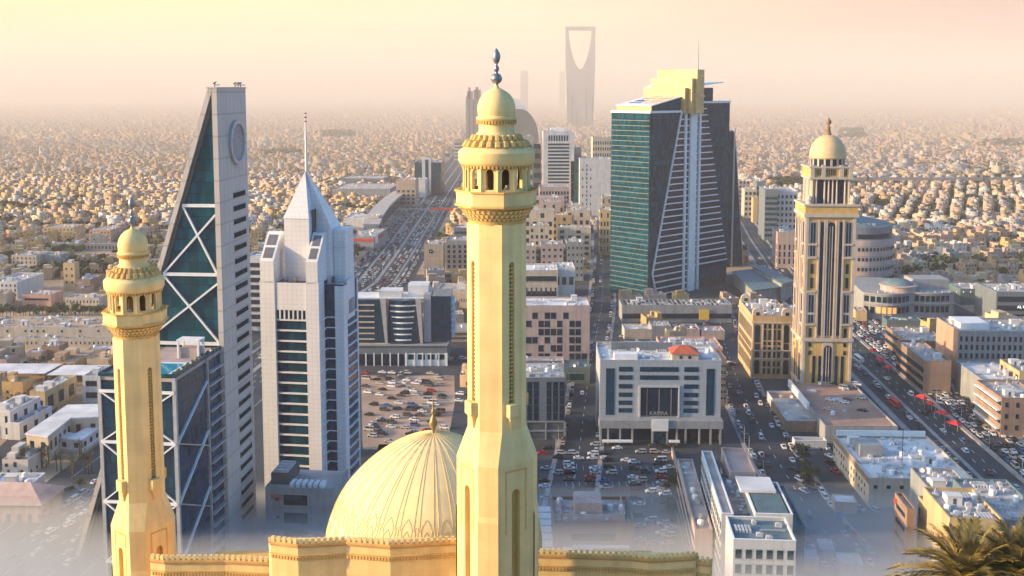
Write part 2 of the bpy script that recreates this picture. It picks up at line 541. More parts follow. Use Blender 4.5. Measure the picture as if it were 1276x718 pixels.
def make_minaret(name, label, cxpx, Yd, pts, rot, zbase, silver):
    """pts: photo measurements at the scale of the tall minaret, k = pixel ratio"""
    base = PD(cxpx, 330, Yd)
    root = empty(name, label, 'minaret', (base.x, base.y, zbase), rot)
    k, py0, dy = pts
    def zz(q):                                    # row of the tall minaret -> local height
        row = py0 + (q - 62) * dy
        return PD(cxpx, row, Yd).z - zbase
    def rr(hw, q):
        row = py0 + (q - 62) * dy
        return hw * k * depth(PD(cxpx, row, Yd)) / FPX
    def prof(*a):
        return [(rr(h, q), zz(q)) for h, q in a]
    # --- lower base with tall niches
    zb, z1, z2 = 0.0, zz(566), zz(528)
    step = zz(632)
    a1, a2 = rr(43.0, 600), rr(48.5, 600)
    s1, s2 = a1 * 1.035, a2 * 1.035
    m = MB(); inn = MB()
    lo = octo(s1, s2, 0); up = octo(a1, a2, 0); sh = octo(rr(34.0, 500), rr(34.0, 500), 0)
    for i in range(8):
        A, B = up[i - 1], up[i]
        diag = (i % 2 == 1)
        # vertex list: face i lies between vertices i-1 and i, normal at angle i*45
        if diag:
            niche_wall(m, A, B, zb, z1, 0.5, rr(12, 600), zb + 0.5, zz(596), rr(7, 600), 0, 0, inn=inn)
        else:
            m.add([(A[0], A[1], zb), (B[0], B[1], zb), (B[0], B[1], z1), (A[0], A[1], z1)], [(0, 1, 2, 3)])
    # stepped plinth corners below
    for i in range(0, 8, 2):
        A, B = lo[i - 1], lo[i]
        n0, n1 = up[i - 1], up[i]
        m.add([(A[0], A[1], zb), (B[0], B[1], zb), (B[0], B[1], step), (A[0], A[1], step), (n0[0], n0[1], step + .5), (n1[0], n1[1], step + .5)],
              [(0, 1, 2, 3), (3, 2, 5, 4)])
    b_ = m.build('base', M_gold, root)
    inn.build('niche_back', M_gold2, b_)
    # thin raised panel frames round the base niches
    fr = MB()
    for i in range(1, 8, 2):
        A, B = Vector(up[i - 1]), Vector(up[i])
        d = (B - A).normalized(); nn = Vector((d.y, -d.x, 0)); L = (B - A).length
        for u0, u1, za, zb_ in ((.20, .24, zz(648), zz(573)), (.76, .80, zz(648), zz(573)), (.20, .80, zz(574.5), zz(572.5))):
            p0 = A + d * (L * u0) + nn * .03; p1 = A + d * (L * u1) + nn * .03
            q0, q1 = p0 - nn * .06, p1 - nn * .06
            fr.loft([[(p0.x, p0.y, za), (p1.x, p1.y, za), (q1.x, q1.y, za), (q0.x, q0.y, za)],
                     [(p0.x, p0.y, zb_), (p1.x, p1.y, zb_), (q1.x, q1.y, zb_), (q0.x, q0.y, zb_)]])
    fr.build('panel_frame', M_gold2, b_)
    t = MB()
    t.loft([[(p[0], p[1], z1) for p in up], [(p[0], p[1], z2) for p in sh]], cap=False)
    t.build('shoulder', M_gold, root)
    # --- shaft
    m = MB(); inn = MB()
    z3 = zz(276)
    for i in range(8):
        A, B = sh[i - 1], sh[i]
        if i % 2 == 1:
            niche_wall(m, A, B, z2, z3, 0.5, rr(8.5, 400), zz(500), zz(322), rr(6, 400), 0, 0, inn=inn)
        else:
            m.add([(A[0], A[1], z2), (B[0], B[1], z2), (B[0], B[1], z3), (A[0], A[1], z3)], [(0, 1, 2, 3)])
    sf = m.build('shaft', M_gold, root)
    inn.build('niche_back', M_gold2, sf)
    # little pierced screens in the niches
    scr = MB()
    for i in range(1, 8, 2):
        A, B = Vector(sh[i - 1]), Vector(sh[i])
        d = (B - A).normalized(); nn = Vector((d.y, -d.x, 0)); c = (A + B) / 2 - nn * rr(4.6, 400)
        q = 330
        while q < 492:
            for sgn in (-1, 1):
                a = c + d * (sgn * rr(2.2, 400)); 
                scr.bar((a.x - nn.x * .1, a.y - nn.y * .1, zz(q)), (a.x + nn.x * .12, a.y + nn.y * .12, zz(q)), rr(2.4, 400))
            q += 5
    scr.build('pierced_screen', M_gold, sf)
    # balconettes under the shaft niches
    for i in range(1, 8, 2):
        A, B = Vector(sh[i - 1]), Vector(sh[i])
        d = (B - A).normalized(); nn = Vector((d.y, -d.x, 0)); c = (A + B) / 2
        bm_ = MB()
        def ring(w, o, z):
            p = [c - d * w + nn * -.05, c + d * w + nn * -.05, c + d * w * .8 + nn * o, c - d * w * .8 + nn * o]
            return [(v.x, v.y, z) for v in reversed(p)]
        bm_.loft([ring(rr(2, 500), rr(1.5, 500), zz(527)), ring(rr(4, 500), rr(3, 500), zz(522)), ring(rr(4.5, 500), rr(3.6, 500), zz(519)), ring(rr(6.5, 500), rr(5, 500), zz(514)),
                  ring(rr(7, 500), rr(5.4, 500), zz(512)), ring(rr(9.6, 500), rr(8, 500), zz(509)), ring(rr(9.6, 500), rr(8, 500), zz(494))])
        bm_.build('balconette', M_gold2 if i in (1, 3) else M_gold, root)
    # --- corbelled balcony
    m = MB()
    m.lathe(prof((34.5, 278), (36, 274), (37, 272)), 48, cap=False)
    rows = [(38, 272, 268.5), (41.5, 267.5, 263.5), (45, 262.5, 258.5), (48, 257.5, 255)]
    for h, qa, qb in rows:
        m.lathe(prof((h - 2.6, qa), (h - 1.6, qb)), 48, cap=False)
    cb = m.build('corbel', M_gold2, root)
    dn = MB()
    for ri, (h, qa, qb) in enumerate(rows[:3]):
        n = 40
        for j in range(n):
            a = 2 * math.pi * (j + .5 * (ri % 2)) / n
            r0, r1 = rr(h - 3, qa), rr(h + 1.2, qb)
            ca, sa = math.cos(a), math.sin(a)
            w = rr(2.1, qa)
            dn.loft([[(r0 * ca + w * .4 * sa, r0 * sa - w * .4 * ca, zz(qa + 1)), (r0 * ca - w * .4 * sa, r0 * sa + w * .4 * ca, zz(qa + 1)), (r0 * ca * .97 - w * .4 * sa, r0 * sa * .97 + w * .4 * ca, zz(qa + 1)), (r0 * ca * .97 + w * .4 * sa, r0 * sa * .97 - w * .4 * ca, zz(qa + 1))],
                     [(r1 * ca + w * sa, r1 * sa - w * ca, zz(qb)), (r1 * ca - w * sa, r1 * sa + w * ca, zz(qb)), (r0 * ca * .94 - w * sa, r0 * sa * .94 + w * ca, zz(qb)), (r0 * ca * .94 + w * sa, r0 * sa * .94 - w * ca, zz(qb))]])
    dn.build('muqarnas', M_gold, cb)
    m = MB()
    oc1, oc2 = octo(rr(46.4, 250), rr(46.4, 250), zz(255)), octo(rr(47.2, 250), rr(47.2, 250), zz(237))
    ic = octo(rr(43.4, 250), rr(43.4, 250), zz(237)); ic0 = octo(rr(43.4, 250), rr(43.4, 250), zz(243))
    m.loft([oc1, oc2, ic, ic0], cap=False)
    m.poly(ic0)
    m.poly(list(reversed(oc1)))
    par = m.build('balcony_parapet', M_gold, root)
    dn = MB()
    for q in (236.2, 253.8):
        oc = octo(rr(48.2, 250), rr(48.2, 250), 0)
        for i in range(8):
            a, b = Vector(oc[i - 1]), Vector(oc[i])
            dn.bar((a.x, a.y, zz(q)), (b.x, b.y, zz(q)), rr(1.6, 250), rr(2.2, 250))
    dn.build('parapet_moulding', M_gold2, par)
    # --- arcaded gallery (twelve arches, hollow, with a core)
    m = MB()
    rg, ri = rr(40.0, 222), rr(35.5, 222)
    n = 12
    for i in range(n):
        a0, a1_ = 2 * math.pi * (i - .5) / n, 2 * math.pi * (i + .5) / n
        niche_wall(m, (rg * math.cos(a0), rg * math.sin(a0)), (rg * math.cos(a1_), rg * math.sin(a1_)), zz(240), zz(204), .5, rr(10.5, 222), zz(233.5), zz(208.5), rr(5, 222), through=True)
    gal = m.build('gallery', M_gold, root)
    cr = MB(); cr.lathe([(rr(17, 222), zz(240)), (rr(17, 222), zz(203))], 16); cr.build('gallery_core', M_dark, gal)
    for i in range(n):
        a = 2 * math.pi * (i - .5) / n
        ca = MB()
        ca.lathe([(rr(2.0, 222), zz(236)), (rr(1.7, 222), zz(212)), (rr(2.6, 222), zz(210)), (rr(2.6, 222), zz(208))], 8, rg * 1.005 * math.cos(a), rg * 1.005 * math.sin(a))
        ca.build('colonnette', M_gold, gal)
    for a in (-1.57 - .52, -1.57 + .0, -1.57 + .52):
        sp_ = MB()
        r0 = rr(26, 222)
        sp_.lathe([(rr(2.5, 222), 0), (rr(4.0, 222), rr(5, 222)), (rr(1.2, 222), rr(7.5, 222)), (rr(2.2, 222), rr(9, 222))], 10)
        sp_.build('loudspeaker', M_white, gal, (r0 * math.cos(a - rot), r0 * math.sin(a - rot), zz(238)))
    # --- canopy
    m = MB()
    m.lathe(prof((36, 204.5), (41, 206), (45.5, 203.5), (47.5, 200), (48, 189), (46.8, 187.5), (42, 184), (36, 179.5), (31, 174.5), (27, 169.5), (24, 165)), 64)
    m.smooth = True
    cn = m.build('canopy', M_gold, root)
    dn = MB()
    for j in range(56):
        a = 2 * math.pi * j / 56
        c_, s_ = math.cos(a), math.sin(a)
        r0, r1, w = rr(40, 205), rr(44.6, 204), rr(1.3, 205)
        dn.loft([[(r0 * c_ + w * s_, r0 * s_ - w * c_, zz(208.5)), (r1 * c_ + w * s_, r1 * s_ - w * c_, zz(207.5)), (r1 * c_ - w * s_, r1 * s_ + w * c_, zz(207.5)), (r0 * c_ - w * s_, r0 * s_ + w * c_, zz(208.5))],
                 [(r0 * c_ + w * s_, r0 * s_ - w * c_, zz(204)), (r1 * c_ + w * s_, r1 * s_ - w * c_, zz(203.5)), (r1 * c_ - w * s_, r1 * s_ + w * c_, zz(203.5)), (r0 * c_ - w * s_, r0 * s_ + w * c_, zz(204))]])
    dn.build('dentil', M_gold2, cn)
    # lotus petals on the canopy roof
    pe = MB()
    for j in range(24):
        a = 2 * math.pi * j / 24
        c_, s_ = math.cos(a), math.sin(a)
        for (r0, q0, r1, q1) in ((40, 183.2, 32, 175), (31, 175, 26, 168)):
            w = rr(r0 * .11, 180)
            A = (rr(r0, q0) * c_, rr(r0, q0) * s_); Bp = (rr(r1, q1) * c_, rr(r1, q1) * s_)
            pe.tube([(A[0], A[1], zz(q0) + .03), ((A[0] + Bp[0]) / 2 * 1.02, (A[1] + Bp[1]) / 2 * 1.02, (zz(q0) + zz(q1)) / 2 + rr(2.2, 180)), (Bp[0], Bp[1], zz(q1))], [w, w * .9, w * .3], 6)
    pe.build('petal_band', M_gold2, cn)
    # --- drum, ring and bulb
    m = MB()
    m.lathe(prof((24, 166), (22.2, 163), (22, 151), (24.5, 149.5), (25.5, 147.5), (24.8, 145.5), (22.5, 144.5)), 48)
    m.smooth = True
    dr = m.build('drum', M_gold, root)
    dn = MB()
    for j in range(40):
        a = 2 * math.pi * j / 40
        c_, s_ = math.cos(a), math.sin(a)
        dn.bar((rr(22.3, 150) * c_, rr(22.3, 150) * s_, zz(152.3)), (rr(25.3, 150) * c_, rr(25.3, 150) * s_, zz(152.3)), rr(1.7, 150), rr(4, 150))
    dn.build('bead_ring', M_gold2, dr)
    m = MB()
    m.lathe(prof((22.4, 145), (23.4, 142), (23.8, 136), (23.2, 130), (21.2, 124), (17.6, 118.5), (12.8, 114.3), (7.5, 111.5), (3.5, 109.5), (2.2, 106)), 48)
    m.smooth = True
    m.build('bulb_dome', M_gold, root)
    f = MB()
    f.lathe(prof((2.4, 107), (2.2, 104.5), (5.2, 103), (7.2, 99.5), (7.2, 96.5), (5.2, 93), (2.2, 91.5), (1.8, 90), (3.4, 87), (3.4, 84), (1.6, 81.5), (1.4, 80), (3.6, 77), (5.2, 72), (4.6, 67), (2.6, 63.5), (.3, 60)), 16)
    f.smooth = True
    f.build('finial', silver, root)
    return root

# tall minaret: faces turned so the front facet looks slightly left
minT = make_minaret('minaret', 'tall yellow stone minaret standing right of the ribbed dome', 619, 100.0, (1.0, 62, 1.0), R(-12), 94.0, M_silver)
los = math.atan2(PD(170, 330, 128.0).x, 128.0)
minL = make_minaret('minaret', 'smaller yellow minaret in front of the glass wing with roof pool', 166.5, 128.0, (0.755, 247, 0.795), R(-12) - los, 84.0, M_silver)
minT['group'] = minL['group'] = 'minarets of the mosque'

# dome and walls
mq = empty('mosque', 'yellow mosque with a ribbed cream dome and toothed parapet between two minarets', 'mosque', (0, 0, 0))
YD = 120.0
dc = PD(541, 672, YD)
def dz(q): return PD(541, q, YD).z
def dr_(h, q): return h * depth(PD(541, q, YD)) / FPX
dprof = [(133, 690), (134, 672), (132, 655), (127.5, 640), (120, 622), (109, 605), (94, 588), (76, 572), (55, 557.5), (32, 546.5), (12, 541), (1, 539)]
# smooth interpolation of the silhouette
dp = []
for i in range(len(dprof) - 1):
    for t in (0, .5):
        p0 = dprof[max(i - 1, 0)]; p1 = dprof[i]; p2 = dprof[i + 1]; p3 = dprof[min(i + 2, len(dprof) - 1)]
        def cr_(a, b, c, d, t): return b + .5 * t * (c - a + t * (2 * a - 5 * b + 4 * c - d + t * (3 * (b - c) + d - a)))
        dp.append((cr_(p0[0], p1[0], p2[0], p3[0], t), cr_(p0[1], p1[1], p2[1], p3[1], t)))
dp.append(dprof[-1])
DP = [(dr_(h, q), dz(q)) for h, q in dp]
m = MB(); m.lathe(DP, 96, dc.x, dc.y); m.smooth = True
dome = m.build('dome', M_dome, mq)
def on_dome(a, f, off=0.03):
    """f 0..1 along the profile"""
    x = f * (len(DP) - 1); i = min(int(x), len(DP) - 2); t = x - i
    r = DP[i][0] * (1 - t) + DP[i + 1][0] * t + off; z = DP[i][1] * (1 - t) + DP[i + 1][1] * t + off * .4
    return (dc.x + r * math.cos(a), dc.y + r * math.sin(a), z)
rb = MB()
NR = 32
for j in range(NR):
    a = 2 * math.pi * (j + .5) / NR
    for sg in (-1, 1):
        pts = []
        for i in range(13):
            f = .40 + .57 * i / 12
            pts.append(on_dome(a + sg * .028 * (1 - .4 * i / 12), f, .02))
        rb.tube(pts, .032, 4)
rb.build('rib_relief', M_groove, dome)
lt = MB()
for j in range(NR):
    a = 2 * math.pi * (j + .5) / NR
    da = math.pi / NR
    for sg in (-1, 1):
        # interlaced pointed arches below the ribs
        pts = [on_dome(a + sg * da * (0.12 + 1.1 * (1 - math.cos(t * math.pi / 2))), .42 - .34 * t, .02) for t in [i / 10 for i in range(11)]]
        lt.tube(pts, .026, 4)
        pts = [on_dome(a + sg * da * (1.0 - .95 * math.sin(t * math.pi) ** .8), .40 - .36 * t, .02) for t in [i / 12 for i in range(13)]]
        lt.tube(pts, .026, 4)
        pts = [on_dome(a + da + sg * da * .55 * math.sin(min(1, t * 1.1) * math.pi), .46 - .14 * t, .02) for t in [i / 8 for i in range(9)]]
        lt.tube(pts, .024, 4)
lt.build('arch_relief', M_groove, dome)
f = MB()
f.lathe([(dr_(h, q), dz(q)) for h, q in ((3, 541), (1.5, 537), (2.4, 534), (5, 529), (5.2, 526), (3.2, 521), (1.2, 517), (2.4, 514), (2.2, 511.5), (.9, 509), (1.3, 506), (.7, 503.5), (1.0, 501), (.2, 496))], 12, dc.x, dc.y)
f.smooth = True
f.build('finial', mat('dull_brass', (0.36, 0.24, 0.10), 0.45, 0.2, 2.0, metal=0.5), dome)

# zigzag walls, all with the same build: wall, cornice bands, toothed parapet
def wall_run(px_pts, ztop, name_z0, teeth):
    """plan line through photo columns; ztop = parapet height; returns plan points"""
    return [Vector((p.x, p.y)) for p in px_pts]
ZP1 = PD(450, 670, 104.2).z       # tall block parapet top
ZP0 = PD(260, 692, 108.3).z                # lower wings
def at(px, Y, z):
    d = ray(px, 400)
    # plan point on column px at distance Y for height z
    q = Vector((0, Y, z))
    dcam = depth(q)
    return Vector(((px - 638) / FPX * dcam, Y))
def mosque_wall(cols, ztop, zend=86.0, depth_back=0.9):
    """cols: list of (photo column, Y); walls face the camera"""
    pts = [at(c, y, ztop) for c, y in cols]
    back = [Vector((pts[-1].x + .4, pts[-1].y + depth_back)), Vector((pts[0].x - .4, pts[0].y + depth_back))]
    plan = pts + back
    w = MB()
    w.prism([(p.x, p.y) for p in plan], zend, ztop - .62)
    wo = w.build('wall', M_gold, mq)
    def band(off, z0, z1, m_, nm):
        b = MB()
        for i in range(len(pts) - 1):
            a, c = pts[i], pts[i + 1]
            d = (c - a).normalized(); n = Vector((d.y, -d.x))
            a2, c2 = a - d * off * .3, c + d * off * .3
            q = [a2 + n * off, c2 + n * off, c2 - n * .3, a2 - n * .3]
            b.prism([(v.x, v.y) for v in q], z0 + i * .003, z1 + i * .003)
        # short returns at both ends
        for e, s in ((pts[0], -1), (pts[-1], 1)):
            q = [(e.x - off * .9, e.y - .1), (e.x + off * .9, e.y - .1), (e.x + off * .9 + s * .3, e.y + depth_back), (e.x - off * .9 + s * .3, e.y + depth_back)]
            b.prism(q, z0 - .004, z1 - .004)
        return b.build(nm, m_, wo)
    band(.10, ztop - .98, ztop - .80, M_gold3, 'cornice')
    band(.16, ztop - .78, ztop - .52, M_gold2, 'cornice')
    band(.09, ztop - 1.9, ztop - 1.78, M_gold2, 'string_course')
    t = MB()
    for i in range(len(pts) - 1):
        a, c = pts[i], pts[i + 1]
        L = (c - a).length; d = (c - a) / L; n = Vector((d.y, -d.x))
        k = max(2, round(L / .60))
        for j in range(k):
            c0 = a + d * (L * (j + .2) / k); c1 = a + d * (L * (j + .78) / k)
            q = [c0 + n * .12, c1 + n * .12, c1 - n * .16, c0 - n * .16]
            t.prism([(v.x, v.y) for v in q], ztop - .53, ztop + (.0))
    if len(pts) > 2: t.build('battlement', M_gold, wo)
    else:
        L = (pts[1] - pts[0]).length; d = (pts[1] - pts[0]) / L; n = Vector((d.y, -d.x)); k = max(2, round(L / .60))
        for j in range(k):
            c0 = pts[0] + d * (L * (j + .2) / k); c1 = pts[0] + d * (L * (j + .78) / k)
            MB().prism([(v.x, v.y) for v in (c0 + n * .12, c1 + n * .12, c1 - n * .16, c0 - n * .16)], ztop - .53, ztop).build('battlement', M_gold, wo)
    # row of little corbels under the string course
    t = MB()
    for i in range(len(pts) - 1):
        a, c = pts[i], pts[i + 1]
        L = (c - a).length; d = (c - a) / L; n = Vector((d.y, -d.x))
        k = max(2, round(L / .34))
        if abs(math.degrees(math.atan2(d.y, d.x))) < 30:
            for j in range(k):
                c0 = a + d * (L * (j + .2) / k); c1 = a + d * (L * (j + .8) / k)
                q = [c0 + n * .14, c1 + n * .14, c1 - n * .1, c0 - n * .1]
                t.prism([(v.x, v.y) for v in q], ztop - 2.3, ztop - 2.0)
    t.build('corbel_row', M_gold2, wo)
mosque_wall([(188, 108.7), (205, 108.3), (280, 108.4), (342, 107.8)], ZP0)
mosque_wall([(337, 104.7), (371, 103.9), (431, 104.5), (486, 103.7), (560, 104.5), (592, 104.6)], ZP1)
mosque_wall([(650, 105.6), (786, 104.7), (809, 104.2), (828, 104.3), (867, 104.8)], PD(786, 687.5, 104.7).z)
mosque_wall([(866.5, 105.2), (885, 104.8)], PD(875, 694, 105).z)
rf = MB()
rf.box(-37, 17.5, 108.5, 127, 84.0, ZP0 - 8.0)
rf.build('roof', M_gold2, mq)
# ------------------------------------------------------------------ generic part helpers
M_teal = glass('teal_glass', (0.002, 0.066, 0.096), 0.10)
M_teal2 = glass('dark_teal_glass', (0.002, 0.050, 0.098), 0.12, (1.5, 3.6))
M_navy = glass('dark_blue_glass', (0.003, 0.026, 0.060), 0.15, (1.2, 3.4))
M_win = glass('window_glass', (0.008, 0.050, 0.075), 0.15, (1.3, 1.7), 0.7)
M_wclad = mat('white_panel_cladding', (0.80, 0.78, 0.79), 0.45, 0.05, 0.1, lines=(1.8, 1.8, 0.16), streak=0.05)
M_white2 = mat('white_trim', (0.80, 0.79, 0.78), 0.6, 0.08, 0.3)
M_pinkst = mat('pale_granite', (0.58, 0.51, 0.46), 0.55, 0.06, 0.1, lines=(3.6, 7.2, 0.22), streak=0.06)
M_grey = mat('grey_concrete', (0.32, 0.33, 0.34), 0.85, 0.15, 0.2, streak=0.2)
M_dgrey = mat('dark_grey_metal', (0.09, 0.10, 0.11), 0.6, 0.2, 0.4)
M_roof = mat('roof_screed', (0.45, 0.40, 0.37), 0.95, 0.28, 0.12)
M_roofw = mat('white_roof_coating', (0.66, 0.64, 0.63), 0.9, 0.22, 0.1)
M_deck = mat('pinkish_deck', (0.44, 0.35, 0.33), 0.85, 0.15, 0.3)
M_pool = mat('pool_water', (0.02, 0.30, 0.42), 0.08, 0.05, 0.5, spec=0.5)
M_steel = mat('brushed_steel', (0.45, 0.46, 0.48), 0.45, 0.1, 0.5, metal=0.4)
M_ac = mat('air_conditioner_metal', (0.50, 0.51, 0.52), 0.6, 0.25, 0.6)
M_red = mat('red_paint', (0.55, 0.06, 0.05), 0.6, 0.1, 0.5)

def ebox(name, m, parent, x0, x1, y0, y1, z0, z1):
    return MB().box(x0, x1, y0, y1, z0, z1).build(name, m, parent)

def text_part(name, s, m, parent, loc, size, rz=0.0, depth_=0.08, align='CENTER'):
    """raised lettering on a vertical face looking along -y of the parent"""
    c = bpy.data.curves.new(name, 'FONT')
    c.body = s; c.size = size; c.extrude = depth_; c.align_x = align
    o = bpy.data.objects.new(name, c)
    COL.objects.link(o)
    dg = bpy.context.evaluated_depsgraph_get()
    me = bpy.data.meshes.new_from_object(o.evaluated_get(dg))
    bpy.data.objects.remove(o)
    me.materials.clear(); me.materials.append(m)
    t = bpy.data.objects.new(name, me)
    COL.objects.link(t)
    t.parent = parent
    t.location = loc
    t.rotation_euler = (math.pi / 2, 0, rz)
    return t

# ------------------------------------------------------------------ the wedge tower with X-bracing
E = P(280, 427, 76.0)
FI = R(5.0)
tw = empty('wedge_tower', 'triangular glass tower with white X braces and a round disc on its stone side', 'tower', (E.x, E.y, 0), -FI)
# local frame: x right, y away; glass face at y=0 spans x<0; stone slab runs along +y at x=0..1.6
HT = PD(268, 110.5, E.y).z
DEP = 27.0
def wloc(px, py):
    """point of the glass face seen at a photo pixel, in the tower's local frame"""
    d = ray(px, py)
    n = Vector((math.sin(FI), math.cos(FI), 0))
    c = Vector((0, 0, CAMZ))
    k = (Vector((E.x, E.y, 0)) - c).dot(n) / d.dot(n)
    p = c + d * k
    v = p - Vector((E.x, E.y, 0))
    ex = Vector((math.cos(-FI), math.sin(-FI), 0))
    return v.dot(ex), p.z
xa, za = wloc(200, 335)
xt, zt = wloc(263, 112)
sl = (xa - xt) / (zt - za)                 # metres to the left per metre down (negative)
def xl(z): return xt + sl * (zt - z)
slab = MB(); slab.box(-1.7, 0.0, -0.8, DEP, 0, HT)
so = slab.build('stone_slab', M_pinkst, tw)
# slot windows and round disc on the right face
disc = MB()
zc = PD(289, 178, E.y + 12).z
ring = []
N = 40
for (r, x) in ((7.6, 0), (7.6, 1.0), (6.4, 1.0), (6.2, .35)):
    ring.append([(x, DEP * .60 + r * .98 * math.cos(2 * math.pi * i / N), zc + r * math.sin(2 * math.pi * i / N)) for i in range(N)])
disc.loft(ring, cap=False)
do_ = disc.build('disc_rim', M_steel, so)
d2 = MB(); d2.loft([[(.3, DEP * .60 + 6.5 * math.cos(2 * math.pi * i / N), zc + 6.5 * math.sin(2 * math.pi * i / N)) for i in range(N)], [(.42, DEP * .60 + 6.2 * math.cos(2 * math.pi * i / N), zc + 6.2 * math.sin(2 * math.pi * i / N)) for i in range(N)]])
d2.build('disc_plate', mat('disc_grey', (0.30, 0.30, 0.31), 0.5, 0.1, 0.2), so)
rows = []
z = PD(294, 243, E.y + 14).z
pitch = (PD(294, 243, E.y + 14).z - PD(297, 347, E.y + 14).z) / 6.35
slot = MB(); slot.box(-.05, .10, 0, DEP * .44, -.9, .9)
slot_me = slot.mesh('slot_window', mat('slot_dark', (0.012, 0.03, 0.04), 0.9, 0.1, 1, spec=0.05))
fr = MB()
fr.box(0, .35, -.25, DEP * .44 + .25, .9, 1.15); fr.box(0, .35, -.25, DEP * .44 + .25, -1.15, -.9)
fr_me = fr.mesh('window_frame', M_pinkst)
while z > 8:
    w = inst('slot_window', slot_me, so, (0.02, DEP * .44, z))
    inst('window_frame', fr_me, w, (0, 0, 0))
    z -= pitch
# wedge body: glass front set back inside its borders, sloping stone roof band on the left
gl = MB()
zb = 0.0
gl.poly([(xl(zb) + 1.2, 0.5, zb), (-1.7, 0.5, zb), (-1.7, 0.5, HT - 4), (xl(HT - 4) + 1.2, 0.5, HT - 4)])
gl.build('glass_front', M_teal, tw)
bd = MB()
# sloped side: thick band (front edge visible)
def sb(o0, o1, y0, y1, mb):
    mb.loft([[(xl(zb) + o0, y0, zb), (xl(zb) + o1, y0, zb), (xl(zb) + o1, y1, zb), (xl(zb) + o0, y1, zb)],
             [(xl(HT) + o0, y0, HT), (xl(HT) + o1, y0, HT), (xl(HT) + o1, y1, HT), (xl(HT) + o0, y1, HT)]])
sb(-1.0, 0.6, -0.8, DEP, bd)
bd.build('sloping_band', M_pinkst, tw)
b2 = MB(); sb(0.6, 1.9, -.1, 2, b2); b2.build('inner_reveal', M_dgrey, tw)
bk = MB(); bk.loft([[(xl(zb) + .8, DEP - .6, zb), (-1.6, DEP - .6, zb), (-1.6, DEP - .3, zb), (xl(zb) + .8, DEP - .3, zb)], [(xl(HT - 3) + .8, DEP - .6, HT - 3), (-1.6, DEP - .6, HT - 3), (-1.6, DEP - .3, HT - 3), (xl(HT - 3) + .8, DEP - .3, HT - 3)]])
bk.build('glass_back', M_teal, tw)
tp = MB(); tp.box(xl(HT) - 1.4, 0.2, -1.0, DEP + .2, HT, HT + .5); tp.build('roof_coping', M_pinkst, tw)
# braces
def hz_at(py): return wloc(262, py)[1]
lv = [hz_at(256.5), hz_at(342.5), hz_at(428.5)]
lv.append(2 * lv[2] - lv[1]); 
for z in lv[:3]:
    m = MB(); m.bar((xl(z) + 1.4, .1, z), (-1.7, .1, z), .7, 1.05, up=(0, 0, 1)); m.build('brace', M_white2, tw)
for k in range(2):
    z0, z1 = lv[k], lv[k + 1]
    for a, b in (((xl(z0) + 1.6, z0 - .4), (-1.9, z1 + .4)), ((-1.9, z0 - 3.0), (xl(z1) + 1.8, z1 + .4))):
        m = MB(); m.bar((a[0], .05 + .02 * (a[0] < -5), a[1]), (b[0], .05 + .02 * (a[0] < -5), b[1]), .6, .75, up=(0, 1, 0)); m.build('brace', M_white2, tw)
# rooftop maintenance gear
for (x0, y) in ((-1.2, 1.0), (-1.0, DEP * .72), (-.9, DEP * .82), (-1.0, DEP * .92)):
    m = MB(); m.bar((x0, y, HT + .5), (x0, y, HT + 2.0), .25); m.bar((x0, y - 1.4, HT + 1.6), (x0, y + 1.2, HT + 2.1), .3); m.bar((x0, y, HT + 1.2), (x0 + 1.5, y + .6, HT + 1.2), .25)
    m.build('window_cleaning_rig', M_dgrey, tw)

# lower glass wing with the roof pool
C0 = P(217, 467, 75.0)
C1 = P(279, 428, 75.0)
WA = math.atan2(C1.x - C0.x, C1.y - C0.y)
WD = (C1 - C0).length - 1.0
wg = empty('glass_wing', 'low dark glass block with white braces and a rooftop pool, before the wedge tower', 'building', (C0.x, C0.y, 0), -WA)
WZ = 75.0
# width so that the left edge falls on photo column 127
def solve_w(A, px, ang, z):
    c, s = math.cos(ang), math.sin(ang)
    D = depth(Vector((A.x, A.y, z)))
    return ((px - 638) * D - FPX * A.x) / (FPX * c - (px - 638) * s * CT)
WW = -solve_w(C0, 127, -WA, 55)
ebox('core', M_teal2, wg, -WW, 0, 0, WD, 0, WZ - 2.2)
ebox('roof_deck', M_deck, wg, -WW - .2, .2, -.2, WD, WZ - 2.2, WZ - 1.0)
for (x0, x1, y0, y1) in ((-WW - .3, .3, -.3, .1), (-.1, .3, .1, WD), (-WW - .3, -WW + .1, .1, WD)):
    ebox('roof_rail', M_teal, wg, x0, x1, y0, y1, WZ - 1.1, WZ + .1)
# frame on the front: corner posts, node levels, big X braces
nodes = [PD(222, 500, C0.y).z * 0 + WZ - 4.5]
def wz(px, py):
    return PD(px, py, C0.y).z
nl = [WZ - 5.5, wz(222, 553), wz(226, 628), wz(229, 703)]
for x in (-WW, 0):
    m = MB(); m.box(x - .55, x + .55, -.55, .55, 0, WZ - 1); m.build('corner_post', M_steel, wg)
for k, z in enumerate(nl):
    m = MB(); m.bar((-WW, -.5, z), (0, -.5, z), .5, .9); m.build('brace', M_white2, wg)
for k in range(len(nl) - 1):
    z0, z1 = nl[k], nl[k + 1]
    for a, b, o in (((-WW, z0), (0, z1), -.3), ((0, z0), (-WW, z1), -.34)):
        m = MB(); m.bar((a[0], o, a[1]), (b[0], o, b[1]), .45, .62, up=(0, 1, 0)); m.build('brace', M_white2, wg)
